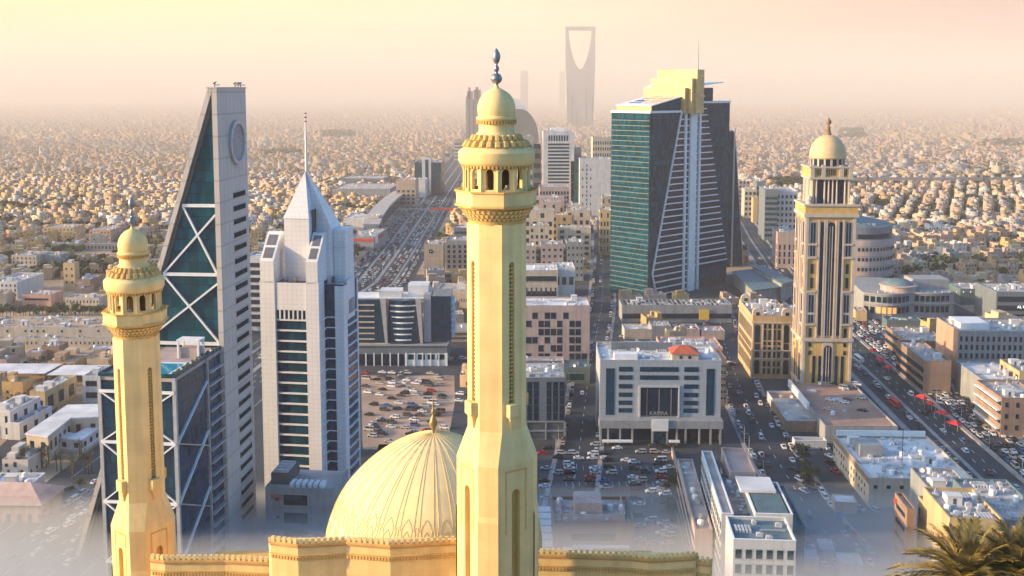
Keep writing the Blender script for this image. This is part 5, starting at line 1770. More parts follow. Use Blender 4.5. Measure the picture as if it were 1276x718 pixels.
# round-topped glass tower partly behind the minaret
a = PD(630, 150, 2500); b = PD(671, 150, 2500)
r = empty('round_topped_tower', 'blue-grey glass tower with a quarter-round top behind the minaret', 'skyscraper', (a.x, a.y, 0))
W_ = b.x - a.x
zt = PD(650, 136, 2500).z; zs = PD(650, 172, 2500).z
pts = [(0, 0), (W_, 0), (W_, zs)] + [(W_ * .42 + W_ * .58 * math.cos(t), zs + (zt - zs) * math.sin(t)) for t in [i * math.pi / 2 / 10 for i in range(1, 11)]] + [(0, zt)]
m = MB(); n = len(pts)
m.add([(x, 0, z) for x, z in pts] + [(x, 34, z) for x, z in pts], [tuple(range(n)), tuple(reversed(range(n, 2 * n)))] + [(i, n + i, n + (i + 1) % n, (i + 1) % n) for i in range(n)])
m.build('tower_body', M_tealA, r)
zt2 = PD(650, 122, 2500).z
m = MB(); m.add([(W_ * .1, 6, zt - 4), (W_ * .72, 6, zt - 6), (W_ * .62, 6, zt + 6), (W_ * .4, 6, zt2 - 3), (W_ * .15, 6, zt2), (W_ * .1, 26, zt - 4), (W_ * .72, 26, zt - 6), (W_ * .62, 26, zt + 6), (W_ * .4, 26, zt2 - 3), (W_ * .15, 26, zt2)],
              [(0, 1, 2, 3, 4), (1, 6, 7, 2), (2, 7, 8, 3), (3, 8, 9, 4), (9, 8, 7, 6, 5), (4, 9, 5, 0)])
m.build('curved_crown', M_white2, r)
x, z = PD(644.5, 133, 2500).x - a.x, PD(644.5, 133, 2500).z
MB().lathe([(1.8, 0), (1.8, 1)], 12).build('round_emblem', M_dgrey, r, (x, 5.6, z))
tower_far('slim_tower', 'slim grey slab tower fading into the haze left of the arch tower', 648.5, 658, 88, 6500, M_far, dep=26)
tower_far('slim_tower', 'faint slender tower in the haze just left of the arch tower', 697, 704, 88, 7800, M_far, dep=20)
h = H(665, 172, 262)
bld('office_block', 'pale narrow block between the minaret gallery and the white banded tower', (652, 268), 664, 0, 20, H(657, 168, 262), 'grey', 0, front=[('band', 7, .5, 4, h - 3, .8)], acs=2)
bld('office_block', 'bluish office block with a white upper storey left of the banded tower', (664, 265), 674, 0, 24, H(668, 180, 262), 'slate', 0, front=[('band', 7, .5, 4, h - 3, .8)], acs=2)

# --- curved dark office on a podium, left of the tall minaret
h0 = H(500, 429, 455); 
root, w, wo, ro = bld('curved_office', 'dark glass office with pale ledges and rooftop trees on a colonnaded podium', (436, 456), 557, 0, 34, h0, 'slate', 0, acs=0, huts=0, par=.6)
yb = root.location.y
def co(px): return solve_w(Vector((root.location.x, root.location.y, 0)), px, 0, h0)
def cz(py, o=8): return PD(500, py, yb + o).z
ht = cz(373)
ebox('cornice', M_steel, root, -.6, w + .6, -.9, 0, h0 - .4, h0 + .5)
ebox('cornice', M_steel, root, w, w + .8, 0, 34, h0 - .4, h0 + .5)
for i in range(13):
    x = w * i / 12
    ebox('pillar', M_white2, root, x - .35, x + .35, -.6, 0, 0, h0 * .62)
ebox('shopfront', M_navy, root, .5, w * .56, -.1, .05, .4, h0 * .55)
for i in range(4): ebox('window', M_navy, root, w * (.60 + .1 * i), w * (.675 + .1 * i), -.1, .05, h0 * .30, h0 * .55)
ebox('white_wall', M_white2, root, w * .57, w, -.06, .02, 0, h0 * .6)
# upper body: left wing, tapered centre, right wing with balconies
ebox('wing', M_teal2, root, 1, co(478), 7, 30, h0, ht)
m = MB()
c0, c1, c2, c3 = co(478), co(524), co(474), co(530)
N = 8
rings = []
for z, a, b in ((h0, co(480), co(524)), (ht, co(484), co(520))):
    ring = [(a + (b - a) * i / N, 6.0 - 2.2 * math.sin(math.pi * i / N), z) for i in range(N + 1)] + [(b, 28, z), (a, 28, z)]
    rings.append(ring)
m.loft(rings)
m.build('bowed_front', M_teal2, root)
for i in range(7):
    z = h0 + 1.5 + (ht - h0 - 3) * i / 6.6
    a, b = co(484) + .5, co(519) - .3
    m = MB()
    for q in range(N):
        xa_, xb_ = a + (b - a) * q / N, a + (b - a) * (q + 1) / N
        ya_, yb2 = 5.6 - 2.2 * math.sin(math.pi * q / N), 5.6 - 2.2 * math.sin(math.pi * (q + 1) / N)
        m.loft([[(xa_, ya_, z), (xa_, ya_ + 1, z), (xa_, ya_ + 1, z + .8), (xa_, ya_, z + .8)], [(xb_, yb2, z), (xb_, yb2 + 1, z), (xb_, yb2 + 1, z + .8), (xb_, yb2, z + .8)]])
    m.build('ledge', M_white2, root)
    ebox('ledge', WALLS['cream'], root, 1.2, co(465), 6.2, 7.0, z, z + .7)
for sx0, sx1 in ((co(480), co(475)), (co(524), co(519))):
    m = MB(); m.loft([[(sx0 - .4, 3.4, h0), (sx0 + 1.0, 3.4, h0), (sx0 + 1.0, 7, h0), (sx0 - .4, 7, h0)], [(sx1 - .8, 3.4, ht + 1), (sx1 + 2.4, 3.4, ht + 1), (sx1 + 2.4, 7, ht + 1), (sx1 - .8, 7, ht + 1)]])
    m.build('tapered_pier', mat('patterned_panel', (0.45, 0.42, 0.40), 0.7, 0.4, 1.5), root)
ebox('stair_shaft', M_steel, root, co(527), co(536), 7.5, 30, h0, ht + 3)
ebox('wing', M_teal2, root, co(536), co(561), 9, 32, h0, cz(368, 12))
for i in range(7):
    z = h0 + 2 + (ht - h0 - 3) * i / 6.6
    ebox('balcony', M_white2, root, co(561) - .2, co(561) + 1.6, 10, 31, z, z + .5)
rt = MB().box(1.4, co(560), 10, 29.5, ht - .2, ht + .2).build('roof', M_roofw, root)
ebox('penthouse', M_roofw, root, co(470), co(498), 12, 24, ht + .2, ht + 4)
ebox('penthouse', M_roofw, root, co(506), co(532), 14, 28, ht + .2, ht + 7)
clutter(rt, 40, 18, .2, 4, 3, 0)

# --- small office with round emblem, and its neighbours
h = H(540, 306, 355)
root, w, wo, ro = bld('small_tower', 'beige office with a dark round emblem beside the highway', (528.5, 346), 552.5, 0, 24, H(540, 305, 346), 'tan', 0, acs=6)
h = H(540, 305, 346)
n = 14
MB().loft([[(1.7 * math.cos(2 * math.pi * i / n), y, 1.7 * math.sin(2 * math.pi * i / n)) for i in range(n)] for y in (-.3, .05)]).build('round_emblem', M_navy, root, (w * .36, 0, h * .80))
MB().add([(-.6, -.34, 0), (0, -.34, -.6), (.6, -.34, 0), (0, -.34, .6)], [(0, 1, 2, 3)]).build('emblem_star', M_white2, root, (w * .36, 0, h * .80))
ebox('sign_band', M_brass, root, w * .2, w * .75, -.15, .02, h * .64, h * .67)
bld('office_block', 'dark windowed block behind the small emblem office', (556, 338), 590, 0, 24, H(560, 300, 338), 'grey', 0, front=[('grid', 5, 5, .45, .6, 2, 24, 0, M_navy)], acs=6)
bld('office_block', 'white low office beside the highway near the minaret balcony', (566, 312), 590, 0, 20, H(570, 284, 312), 'slate', 0, front=[('band', 4, .5, 1, 20, .5)], acs=3, roofm=M_roofw)
bld('low_hall', 'flat cream hall with a white roof hut behind the dark curved office', (544, 384), 590, 0, 30, 13, 'cream', -4, front=[('grid', 14, 1, .3, .3, 3, 9)], acs=6, huts=2)
bld('low_hall', 'long striped low hall right of the dark curved office', (560, 426), 600, 0, 22, 7, 'cream', 0, front=[('band', 2, .4, 1, 6.5, .3)], acs=6, huts=0)

# --- along the highway's left edge
h = H(530, 199, 243)
root, w, wo, ro = bld('glass_office', 'teal glass office with a pale central tower beside the highway', (517, 243), 550, 0, 40, h * .92, M_tealA, -4, acs=5, group=None)
ebox('pale_shaft', WALLS['panel'], root, w * .28, w * .62, -1.0, 12, 0, h * 1.04)
ebox('window', M_teal2, root, w * .40, w * .52, -1.3, -.9, 4, h)
bld('office_block', 'tan block with arched windows beside the teal glass office', (494, 258), 518, 0, 26, H(500, 224, 258), 'tan', -4, front=[('grid', 4, 4, .5, .55, 3, 24, 0, M_teal2)], acs=4)
bld('office_block', 'white stepped block between the tan block and the teal glass office', (517, 246), 530, 0, 30, H(520, 224, 246), 'white', -4, acs=3)
bld('mall', 'broad grey windowless mall with stepped flat roofs', (414, 250), 486, 0, 90, 17, 'grey', -3, acs=14, huts=3)
bld('mall', 'flat blue-grey warehouse behind the grey mall', (424, 233), 478, 0, 60, 14, 'slate', -3, acs=4)
# curved showroom strip
m_root = empty('curved_showroom', 'long curved grey showroom with a dark glass wall along the highway', 'building', (0, 0, 0))
cl = [P(472, 300).to_2d(), P(476, 288).to_2d(), P(484, 275).to_2d(), P(494, 264).to_2d(), P(506, 254).to_2d()]
L2 = offset(cl, 16)
hh = 17
m = MB()
for i in range(len(cl) - 1):
    m.loft([[(*cl[i], 0), (*L2[i], 0), (*L2[i], hh), (*cl[i], hh)], [(*cl[i + 1], 0), (*L2[i + 1], 0), (*L2[i + 1], hh), (*cl[i + 1], hh)]])
m.build('wall', M_grey, m_root)
o1, o2 = offset(cl, -.5), offset(cl, 1)
m = MB()
for i in range(len(cl) - 1):
    m.loft([[(*o1[i], 3), (*o2[i], 3), (*o2[i], 14), (*o1[i], 14)], [(*o1[i + 1], 3), (*o2[i + 1], 3), (*o2[i + 1], 14), (*o1[i + 1], 14)]])
m.build('window', M_teal2, m_root)
o1, o2 = offset(cl, -1.2), offset(cl, 17)
m = MB()
for i in range(len(cl) - 1):
    m.loft([[(*o1[i], hh), (*o2[i], hh), (*o2[i], hh + .8), (*o1[i], hh + .8)], [(*o1[i + 1], hh), (*o2[i + 1], hh), (*o2[i + 1], hh + .8), (*o1[i + 1], hh + .8)]])
m.build('roof', M_roof, m_root)
for p, q in zip(cl, cl[1:]): claim((p[0] + q[0]) / 2 - 8, (p[1] + q[1]) / 2, 12, 60)
root, w, wo, ro = bld('showroom', 'low showroom with a red fascia beside the white spired tower', (437, 312), 466, 0, 60, 14, 'grey', -6, acs=10)
ebox('red_fascia', M_red, root, 0, w + .3, -.4, 0, 9, 12); ebox('red_fascia', M_red, root, w, w + .4, 0, 45, 9, 12)
ebox('billboard', M_white2, root, w + .5, w + 1.0, 2, 14, 6, 15)
bld('office_block', 'teal fronted block at the near end of the curved showroom', (459, 292), 472, 0, 18, 20, 'cream', -6, front=[('band', 4, .6, 1, 19, .6)], acs=3)
bld('low_hall', 'white flat-roofed hall behind the red-banded showroom', (428, 285), 459, 0, 40, 12, 'white', -4, acs=8, roofm=M_roofw)
bld('slab_tower', 'pale slab tower at the far end of the highway left of the minaret', (566, 200), 577, 0, 30, H(570, 181, 202), 'white', -2, front=[('band', 5, .5, 3, 40, .5)], acs=0, huts=0)
fb = empty('footbridge', 'red-banded footbridge crossing the highway', 'bridge', (-112, 1330, 0))
ebox('deck', M_grey, fb, -34, 44, 0, 6, 6.5, 7.6)
ebox('red_banner', M_red, fb, 8, 40, -.5, -.1, 6.4, 9.2)
for x in (-33, -12, 12, 33): ebox('pier', M_kerb, fb, x - .8, x + .8, 1, 5, 0, 6.5)
# striped block just behind the wedge tower
bld('office_block', 'grey block with stacked dark window bands squeezed between wedge tower and spired tower', (303, 412), 330, 0, 30, H(318, 322, 412), 'white', -4, front=[('band', 9, .62, 2, H(318, 322, 412) - 2, .4, M_navy)], acs=5)
# ================================================================== right-hand side and foreground blocks
# --- arcaded podium of the teal tower
root, w, wo, ro = bld('arcade', 'long low grey arcade at the foot of the teal tower', (775, 402), 912, 0, 22, 12, 'grey', 0, front=[('band', 1, .5, 1, 8, .4, M_navy)], acs=20, huts=2, roofm=M_dgrey)
for i in range(24): ebox('roof_beam', M_steel, root, w * (i + .5) / 24 - .2, w * (i + .5) / 24 + .2, .5, 21, 11.4, 11.9)
ebox('golden_sign', mat('yellow_sign_paint', (0.8, 0.5, 0.08), 0.5, 0.1, 1), root, w * .70, w * .79, -.8, -.3, 2, 9)  # plain yellow colour, the sign gives off no light
bld('low_hall', 'small white-roofed hall before the arcade', (778, 424), 812, 0, 16, 7, 'cream', 0, acs=6, roofm=M_roofw, huts=0)
bld('low_hall', 'grey boxy plant hall before the arcade', (812, 424), 836, 0, 16, 9, 'grey', 0, acs=8, huts=0)
bld('low_hall', 'dark roof packed with cooling units before the arcade', (838, 424), 872, 0, 16, 7, 'pink', 0, acs=24, huts=0, roofm=M_dgrey)
bld('low_hall', 'pinkish flat hall right of the packed cooling roof', (874, 424), 903, 0, 14, 6, 'pink', 0, acs=4, huts=0)
bld('low_hall', 'long striped low hall with a white awning behind the recessed office', (776, 444), 872, 0, 14, 7, 'brown', 0, acs=20, huts=0, roofm=M_roofw)
h = H(840, 425, 492)
bld('salmon_block', 'salmon coloured block with terraces behind the recessed office', (824, 492, P(824, 492).y), 900, 8, 26, 25, 'orange', -1, acs=10, huts=3, side=[('grid', 4, 5, .5, .5, 2, 24, 0, M_navy)], front=[('grid', 9, 5, .5, .5, 2, 22, 0, M_navy)], roofm=M_deck)
bld('salmon_block', 'purple-brown flank of the salmon block beside the street', (897, 505), 904, 0, 22, 24, 'brown', -1, acs=2, front=[('grid', 2, 6, .5, .5, 2, 22)], huts=0)
bld('shop_block', 'cream low block with a domed corner behind the recessed office', (746, 492), 806, 0, 22, 23, 'cream', -1, acs=12, huts=2)
# --- ornate ochre hotel left of the domed tower
h = H(960, 392, 470)
root, w, wo, ro = bld('ornate_hotel', 'ornate ochre hotel with scroll gables left of the domed tower', (936, 472), 985, 0, 46, h, mat('tan_carved_stone', (0.52, 0.36, 0.19), 0.85, 0.14, 0.2, streak=0.2), -3, acs=26, huts=3)
for a, b in ((.07, .20), (.80, .93)):
    for z0, z1, ar in ((.58, .86, True), (.46, .56, False), (.34, .44, True), (.08, .30, True)):
        gwin2 = MB(); x0, x1, za, zb2 = w * a, w * b, h * z0, h * z1
        pts = [(x0, za), (x1, za)] + ([((x0 + x1) / 2 + (x1 - x0) / 2 * math.cos(t), zb2 - (x1 - x0) / 2 + (x1 - x0) / 2 * math.sin(t)) for t in [i * math.pi / 6 for i in range(7)]] if ar else [(x1, zb2), (x0, zb2)])
        n = len(pts); gwin2.add([(x, -.2, z) for x, z in pts] + [(x, .1, z) for x, z in pts], [tuple(range(n))] + [((i + 1) % n, i, n + i, n + (i + 1) % n) for i in range(n)])
        gwin2.build('window', M_navy, root)
for a in (.32, .44, .56, .68):
    for z0, z1 in ((.80, .87), (.62, .78), (.54, .59), (.46, .51), (.33, .43), (.20, .28), (.08, .17)):
        ebox('window', M_navy, root, w * a - .75, w * a + .75, -.2, .05, h * z0, h * z1)
for z in (.315, .445, .885): ebox('cornice', M_cream, root, -.4, w + .4, -.7, 0, h * z, h * z + .7)
ebox('cornice', M_cream, root, -.7, 0, 0, 46, h * .885, h * .885 + .7)
for a in (0, .245, .5, .755, .96): ebox('pilaster', M_cream, root, w * a, w * a + .8, -.4, 0, h * .1, h * .885)
for i in range(12):
    for j, (z0, z1) in enumerate(((.62, .82), (.46, .56), (.34, .43), (.10, .28))):
        ebox('window', M_navy, root, -.15, .05, 2 + i * 3.6, 3.7 + i * 3.6, h * z0, h * z1)
for (x, y) in ((0, 1), (w - 5.5, 1), (0, 40)):
    n = 8
    pts = [(x, h), (x + 5.5, h), (x + 5.5, h + 2)] + [(x + 2.75 + 2.75 * math.cos(t), h + 2 + 2.3 * math.sin(t)) for t in [i * math.pi / n for i in range(1, n)]] + [(x, h + 2)]
    m = MB(); k = len(pts)
    m.add([(p, y - 1.1, z) for p, z in pts] + [(p, y + 1, z) for p, z in pts], [tuple(range(k))] + [((i + 1) % k, i, k + i, k + (i + 1) % k) for i in range(k)] + [tuple(reversed(range(k, 2 * k)))])
    m.build('scroll_gable', M_cream, root)
    ebox('window', M_navy, root, x + 1.8, x + 3.7, y - 1.25, y - 1.05, h + .2, h + 2)
# green station roofs behind it
for i, (a, b, c, d) in enumerate([((912, 338), (948, 334), (985, 356), (938, 362)), ((936, 331), (950, 330), (990, 350), (975, 354))]):
    rt = empty('market_roof', ('long teal sheet roof behind the ornate hotel', 'narrow raised teal roof beside the long sheet roof')[i], 'roof', (0, 0, 0))
    z = 11 + 3 * i
    q = [P(*p, z) for p in (a, b, c, d)]
    cxx = sum((p.x for p in q)) / 4; cyy = sum((p.y for p in q)) / 4
    rt.location = (cxx, cyy, 0)
    m = MB(); pts = [(p.x - cxx, p.y - cyy) for p in q]
    ar = sum(pts[k][0] * pts[(k + 1) % 4][1] - pts[(k + 1) % 4][0] * pts[k][1] for k in range(4))
    if ar < 0: pts = pts[::-1]
    m.prism(pts, z - .8, z); m.build('sheet', WALLS['green'], rt)
    m = MB(); m.prism([(x * .92, y * .92) for x, y in pts], .0, z - .8); m.build('wall', M_grey, rt)
claim(T0.x + 80, 890, 60, 50, .2)
# --- white gridded office and strip beyond the avenue's left side
bld('office_block', 'white office with a curved dark glass corner beside the avenue', (952, 300), 968, 0, 40, H(960, 236, 300), 'slate', -4, front=[('band', 8, .5, 3, 48, .4)], acs=4)
bld('office_block', 'white gridded office left of the domed tower top', (966, 298), 992, 0, 40, H(975, 238, 298), 'white', -4, front=[('grid', 5, 7, .5, .5, 4, H(975, 238, 298) - 3, 0, M_navy)], acs=5)
bld('office_block', 'cream striped block catching sun beside the distant avenue', (927, 272), 942, 0, 26, H(930, 236, 272), 'cream', -4, front=[('grid', 3, 5, .6, .5, 2, 34, 0, M_navy)], acs=3)
bld('office_block', 'pale block behind the cream striped block', (920, 255), 934, 0, 30, H(925, 226, 255), 'pink', -4, front=[('grid', 3, 5, .5, .5, 2, 34, 0, M_navy)], acs=3)
bld('office_block', 'tall narrow pinkish block with a golden edge beside the avenue', (938, 278), 944, 0, 14, H(940, 246, 278), 'ochre', -4, acs=0, huts=0)
bld('office_block', 'grey-blue low block behind the white gridded office', (942, 270), 953, 0, 30, H(945, 226, 270), 'slate', -4, acs=3, front=[('band', 5, .5, 3, 40, .4)])
bld('ornate_block', 'ornate pinkish block with roof gables left of the domed tower', (968, 334), 992, 0, 34, H(975, 262, 334) * .62, 'pink', -6, front=[('grid', 4, 3, .35, .7, 3, 22, 0, M_navy)], side=[('grid', 4, 3, .35, .7, 3, 22, 0, M_navy)], acs=10, huts=4)

# --- curved hotel
hc = P(1090, 368, 0)
root = empty('curved_hotel', 'curved pinkish office with rows of square windows right of the domed tower', 'building', (hc.x, hc.y, 0))
def cu(px, py): return PD(px, py, hc.y).x - hc.x
x0, x1 = cu(1048, 330), cu(1127, 330)
Wd = x1 - x0
ht = PD(1090, 300, hc.y).z
h2 = PD(1090, 284, hc.y).z
arc = []
N = 14
def arcpt(t, off=0.0):
    # gently bowed front turning into the right flank
    th = -.25 + 1.55 * t
    R_ = Wd * .60 + off
    return (x0 + Wd * .40 + R_ * math.sin(th), Wd * .60 - R_ * math.cos(th))
def arcband(nm, m_, z0, z1, off0, off1, t0=0.0, t1=1.0, n=N):
    mb = MB()
    for i in range(n):
        ta, tb = t0 + (t1 - t0) * i / n, t0 + (t1 - t0) * (i + 1) / n
        a, b = arcpt(ta, off1), arcpt(tb, off1); c, d = arcpt(tb, off0), arcpt(ta, off0)
        mb.loft([[(*a, z0), (*b, z0), (*c, z0), (*d, z0)], [(*a, z1), (*b, z1), (*c, z1), (*d, z1)]])
    return mb.build(nm, m_, root)
body = MB()
pl = [arcpt(i / N) for i in range(N + 1)] + [(x1 - 4, 46), (x0 - 10, 46), (x0 - 10, 4)]
body.prism(pl, 0, ht); body.build('wall', WALLS['pink'], root)
body = MB(); pl = [arcpt(i / N, -1.5) for i in range(N + 1)] + [(x1 - 6, 44), (x0 - 8, 44), (x0 - 8, 6)]
body.prism(pl, ht, h2); body.build('attic', WALLS['slate'], root)
nr = 5
for j in range(nr):
    z = 3 + (ht - 4) * j / nr
    for i in range(15):
        a, b = arcpt((i + .2) / 15, .10), arcpt((i + .72) / 15, .10)
        d = Vector((b[0] - a[0], b[1] - a[1]))
        m = MB(); m.bar(((a[0]), a[1], z + 1.6), (b[0], b[1], z + 1.6), .3, 2.6); m.build('window', M_navy, root)
    arcband('ledge', M_kerb, z + 3.9, z + 4.3, .05, .35)
arcband('attic_glass', M_navy, ht + 1, ht + 4.5, -1.45, -1.3)
m = MB()
m.add([(x0 - 12, 10, h2), (x0 + Wd * .42, 2, h2), (x1, 20, h2), (x1, 48, h2), (x0 - 12, 48, h2), (x0 - 4, 28, h2 + 11), (x0 + Wd * .3, 26, h2 + 8)], [(0, 1, 6, 5), (1, 2, 6), (2, 3, 6), (3, 4, 5, 6), (4, 0, 5)])
m.build('sloping_roof', WALLS['green'], root)
for i in range(6): ebox('roof_unit', M_ac, root, x0 + 6 + i * 4, x0 + 8.5 + i * 4, 8, 10, h2 - .5, h2 + 2.2)
claim(hc.x, hc.y + 22, 36, 30)
# round lower annex and podium with domed rotunda
pc = P(1140, 398, 0)
root = empty('round_podium', 'curved two-storey shopping podium with a round rooftop rotunda', 'building', (pc.x, pc.y, 0))
def pu(px, py=380): return PD(px, py, pc.y).x - pc.x
hp = PD(1140, 367, pc.y).z; hq = PD(1140, 380, pc.y).z
xa_, xb_ = pu(1079), pu(1193)
def bow(t): return (xa_ + (xb_ - xa_) * t, 6 - 8 * math.sin(math.pi * min(1, t * 1.9)) if t < .53 else 6 - 3 * math.sin(math.pi * (t - .53) * 2.1))
N = 18
pl = [bow(i / N) for i in range(N + 1)] + [(xb_, 40), (xa_ + 4, 40)]
m = MB(); m.prism(pl, 0, hp); m.build('wall', M_grey, root)
for z0, z1, o in ((hp - .5, hp + .6, .8), (hq - .3, hq + .4, 1.4)):
    m = MB()
    for i in range(N):
        a, b = bow(i / N), bow((i + 1) / N)
        m.loft([[(a[0], a[1] - o, z0), (b[0], b[1] - o, z0), (b[0], b[1] + .5, z0), (a[0], a[1] + .5, z0)], [(a[0], a[1] - o, z1), (b[0], b[1] - o, z1), (b[0], b[1] + .5, z1), (a[0], a[1] + .5, z1)]])
    m.build('canopy_edge', M_kerb, root)
M_lit = bpy.data.materials.new('lit_shop_window'); M_lit.use_nodes = True
pb_ = M_lit.node_tree.nodes['Principled BSDF']; pb_.inputs['Base Color'].default_value = (.5, .25, .08, 1); pb_.inputs['Emission Color'].default_value = (1, .42, .12, 1); pb_.inputs['Emission Strength'].default_value = .55
tcx = M_lit.node_tree.nodes.new('ShaderNodeTexNoise'); tcx.inputs['Scale'].default_value = 1.2
for i in range(17):
    a, b = bow((i + .15) / N), bow((i + .85) / N)
    lit = i in (2, 3, 4, 5)
    m = MB(); m.bar((a[0], a[1] - .12, hq * .62), (b[0], b[1] - .12, hq * .62), .3, hq * .42); m.build('window', M_lit if lit else M_navy, root)
    m = MB(); m.bar((a[0], a[1] - .12, (hp + hq) / 2), (b[0], b[1] - .12, (hp + hq) / 2), .3, (hp - hq) * .55); m.build('window', M_navy, root)
    if i in (3, 4): 
        m = MB(); m.bar((a[0], a[1] - .12, hq * .2), (b[0], b[1] - .12, hq * .2), .3, hq * .22); m.build('window', M_lit, root)
cxx = pu(1129)
m = MB(); m.smooth = True; m.lathe([(12, hp), (12, hp + 3.5), (13, hp + 3.6), (13, hp + 4.4), (10.5, hp + 4.6)], 32, cxx, 16); m.build('rotunda', WALLS['pink'], root)
m = MB(); m.smooth = True; m.lathe([(10, hp + 4.5), (9, hp + 6), (6, hp + 7.6), (.5, hp + 8.3)], 32, cxx, 16); m.build('shallow_dome', WALLS['green'], root)
ebox('upper_wing', M_grey, root, cxx + 12, xb_ + 2, 20, 38, hp, hp + 7)
for i in range(14): ebox('parapet_post', M_white2, root, xa_ + 10 + i * 5, xa_ + 10.5 + i * 5, 6, 6.5, hp, hp + 1.2)
m = MB(); m.lathe([(26, 0), (26, 15), (24, 15.5), (1, 16)], 36, pu(1128), 56); m.build('round_annex', M_grey, root)
claim(pc.x, pc.y + 30, 42, 52)
# sunlit narrow shop strip at its left
bld('shop_row', 'low shop row lit at the kerb left of the shopping podium', (1066, 400), 1080, 0, 14, 7, 'ochre', -10, acs=2, huts=0)
bld('low_hall', 'teal sheet-roofed hall in front of the shopping podium', (1105, 412), 1150, 0, 14, 7, 'green', -6, acs=2, huts=0, roofm=WALLS['green'])
# --- banded office at right edge
h = H(1250, 362, 402)
root, w, wo, ro = bld('office_block', 'grey office with dark window bands and a lit white sign at the right edge', (1240, 404), 1300, 0, 36, h, 'slate', -2, front=[('band', 3, .6, 2, h - 2, 1.0, M_navy)], acs=8)
M_sg = bpy.data.materials.new('lit_white_sign'); M_sg.use_nodes = True
p2 = M_sg.node_tree.nodes['Principled BSDF']; p2.inputs['Base Color'].default_value = (.8, .8, .8, 1); p2.inputs['Emission Color'].default_value = (1, 1, 1, 1); p2.inputs['Emission Strength'].default_value = .8
n9 = M_sg.node_tree.nodes.new('ShaderNodeTexNoise')
text_part('sign', 'AL MALLA', M_sg, root, (w * .62, -.4, h * .50), 2.6)
bld('low_hall', 'low blue-green hall left of the banded right-edge office', (1196, 380), 1240, 0, 30, 12, 'green', -2, acs=5, roofm=M_roof)
# --- grey hotel with square windows
h = H(1230, 410, 473)
root, w, wo, ro = bld('grey_hotel', 'grey hotel with rows of square windows and a white roof box', (1192, 476), 1300, 0, 34, h, 'grey', -3, front=[('grid', 16, 5, .45, .55, 3, h - 2, 0, M_navy)], side=[('grid', 5, 5, .4, .55, 3, h - 2, 0, M_navy)], acs=16, huts=2)
ebox('roof_box', M_white2, root, w * .08, w * .42, 8, 26, h - 1, h + 2.5)
ebox('flank', WALLS['orange'], root, -.25, -.02, 0, 34, 0, h)
# --- car deck and low blocks in front of it
root, w, wo, ro = bld('car_park', 'low open car deck block beside the avenue with striped floors', (1150, 492), 1184, 0, 46, H(1165, 450, 492), 'brown', -3, side=[('band', 3, .55, 1, 15, .6, M_navy)], front=[('grid', 1, 1, .3, .3, 1, 4)], acs=12)
bld('shop_block', 'dark block with flat roof above the car deck block', (1128, 452), 1180, 0, 40, 13, 'brown', -3, side=[('band', 2, .5, 2, 12, .5, M_navy)], acs=14)
root, w, wo, ro = bld('balcony_block', 'brown block with white balcony edges at the right edge', (1246, 545), 1300, 0, 30, H(1260, 496, 545), 'brown', -3, side=[('band', 4, .5, 1, 18, .4, M_navy)], front=[('grid', 4, 3, .3, .4, 2, 18, 0, M_navy)], acs=10)
for j in range(4): ebox('balcony', M_white2, root, -1.6, 0, 1, 29, 3.5 + j * 4.3, 4.1 + j * 4.3)
bld('low_block', 'grey flat-roofed block with a dark hedge wall behind the balcony block', (1222, 512), 1300, 0, 36, 16, 'grey', -3, acs=10, roofm=M_roofw)
bld('ochre_block', 'sunlit ochre block peeking at the right edge above the balcony block', (1268, 512), 1310, 0, 24, 20, 'ochre', -3, side=[('grid', 4, 3, .5, .5, 2, 19, 0, M_navy)], acs=4)

# --- brown parking roof beside the domed tower
root, w, wo, ro = bld('parking_roof', 'broad reddish-brown flat parking roof in front of the domed tower', (1028, 545, P(1028, 552).y), 1118, 0, 72, 8, 'grey', -2, acs=3, huts=0, roofm=mat('brown_roof_deck', (0.36, 0.22, 0.17), 0.95, 0.25, 0.08))
ebox('ramp_wall', M_white2, root, -1, .2, 30, 71, 6, 9.5)
bld('shed', 'row of brown shed roofs beside the street', (979, 538), 1026, 0, 34, 5, 'brown', -2, acs=2, huts=0, par=.4)
bld('shed', 'long low shed with a white wall below the ornate hotel', (962, 512), 1018, 0, 14, 6, 'panel', -2, acs=1, huts=0, roofm=WALLS['brown'])
bld('shed', 'small pale kiosk at the bend of the street', (990, 560), 1030, 0, 5, 4, 'panel', -2, acs=0, huts=0)

# --- big white-roofed block, sunlit left flank
h = H(1083, 596, 632)
f0 = P(1082, 632); bk_ = P(1044, 542, h)
root, w, wo, ro = bld('retail_block', 'large block with a cluttered white roof and sunlit cream left flank', (1082, 632), 1212, 0, bk_.y - f0.y, h, 'cream', -R(0) - 2.0, acs=40, huts=3, roofm=M_roofw,
    side=[('grid', 14, 2, .28, .34, 2, h - 3, .3, M_navy)], front=[('grid', 8, 1, .3, .3, h * .5, h - 1, 0, M_win)])
DP_ = bk_.y - f0.y
ebox('screen_wall', M_white2, root, 1, w - 1, DP_ - 1.2, DP_ - .5, h, h + 2.4)
ebox('roof_room', M_grey, root, 4, 13, DP_ * .52, DP_ * .70, h - 1, h + 4)
m = MB(); m.bar((w * .46, DP_ * .35, h - 1), (w * .46, DP_ * .35, h + 14), .22); m.build('mast', M_dgrey, root)
ebox('string_course', WALLS['brown'], root, -.25, 0, 0, DP_, h * .80, h * .98)
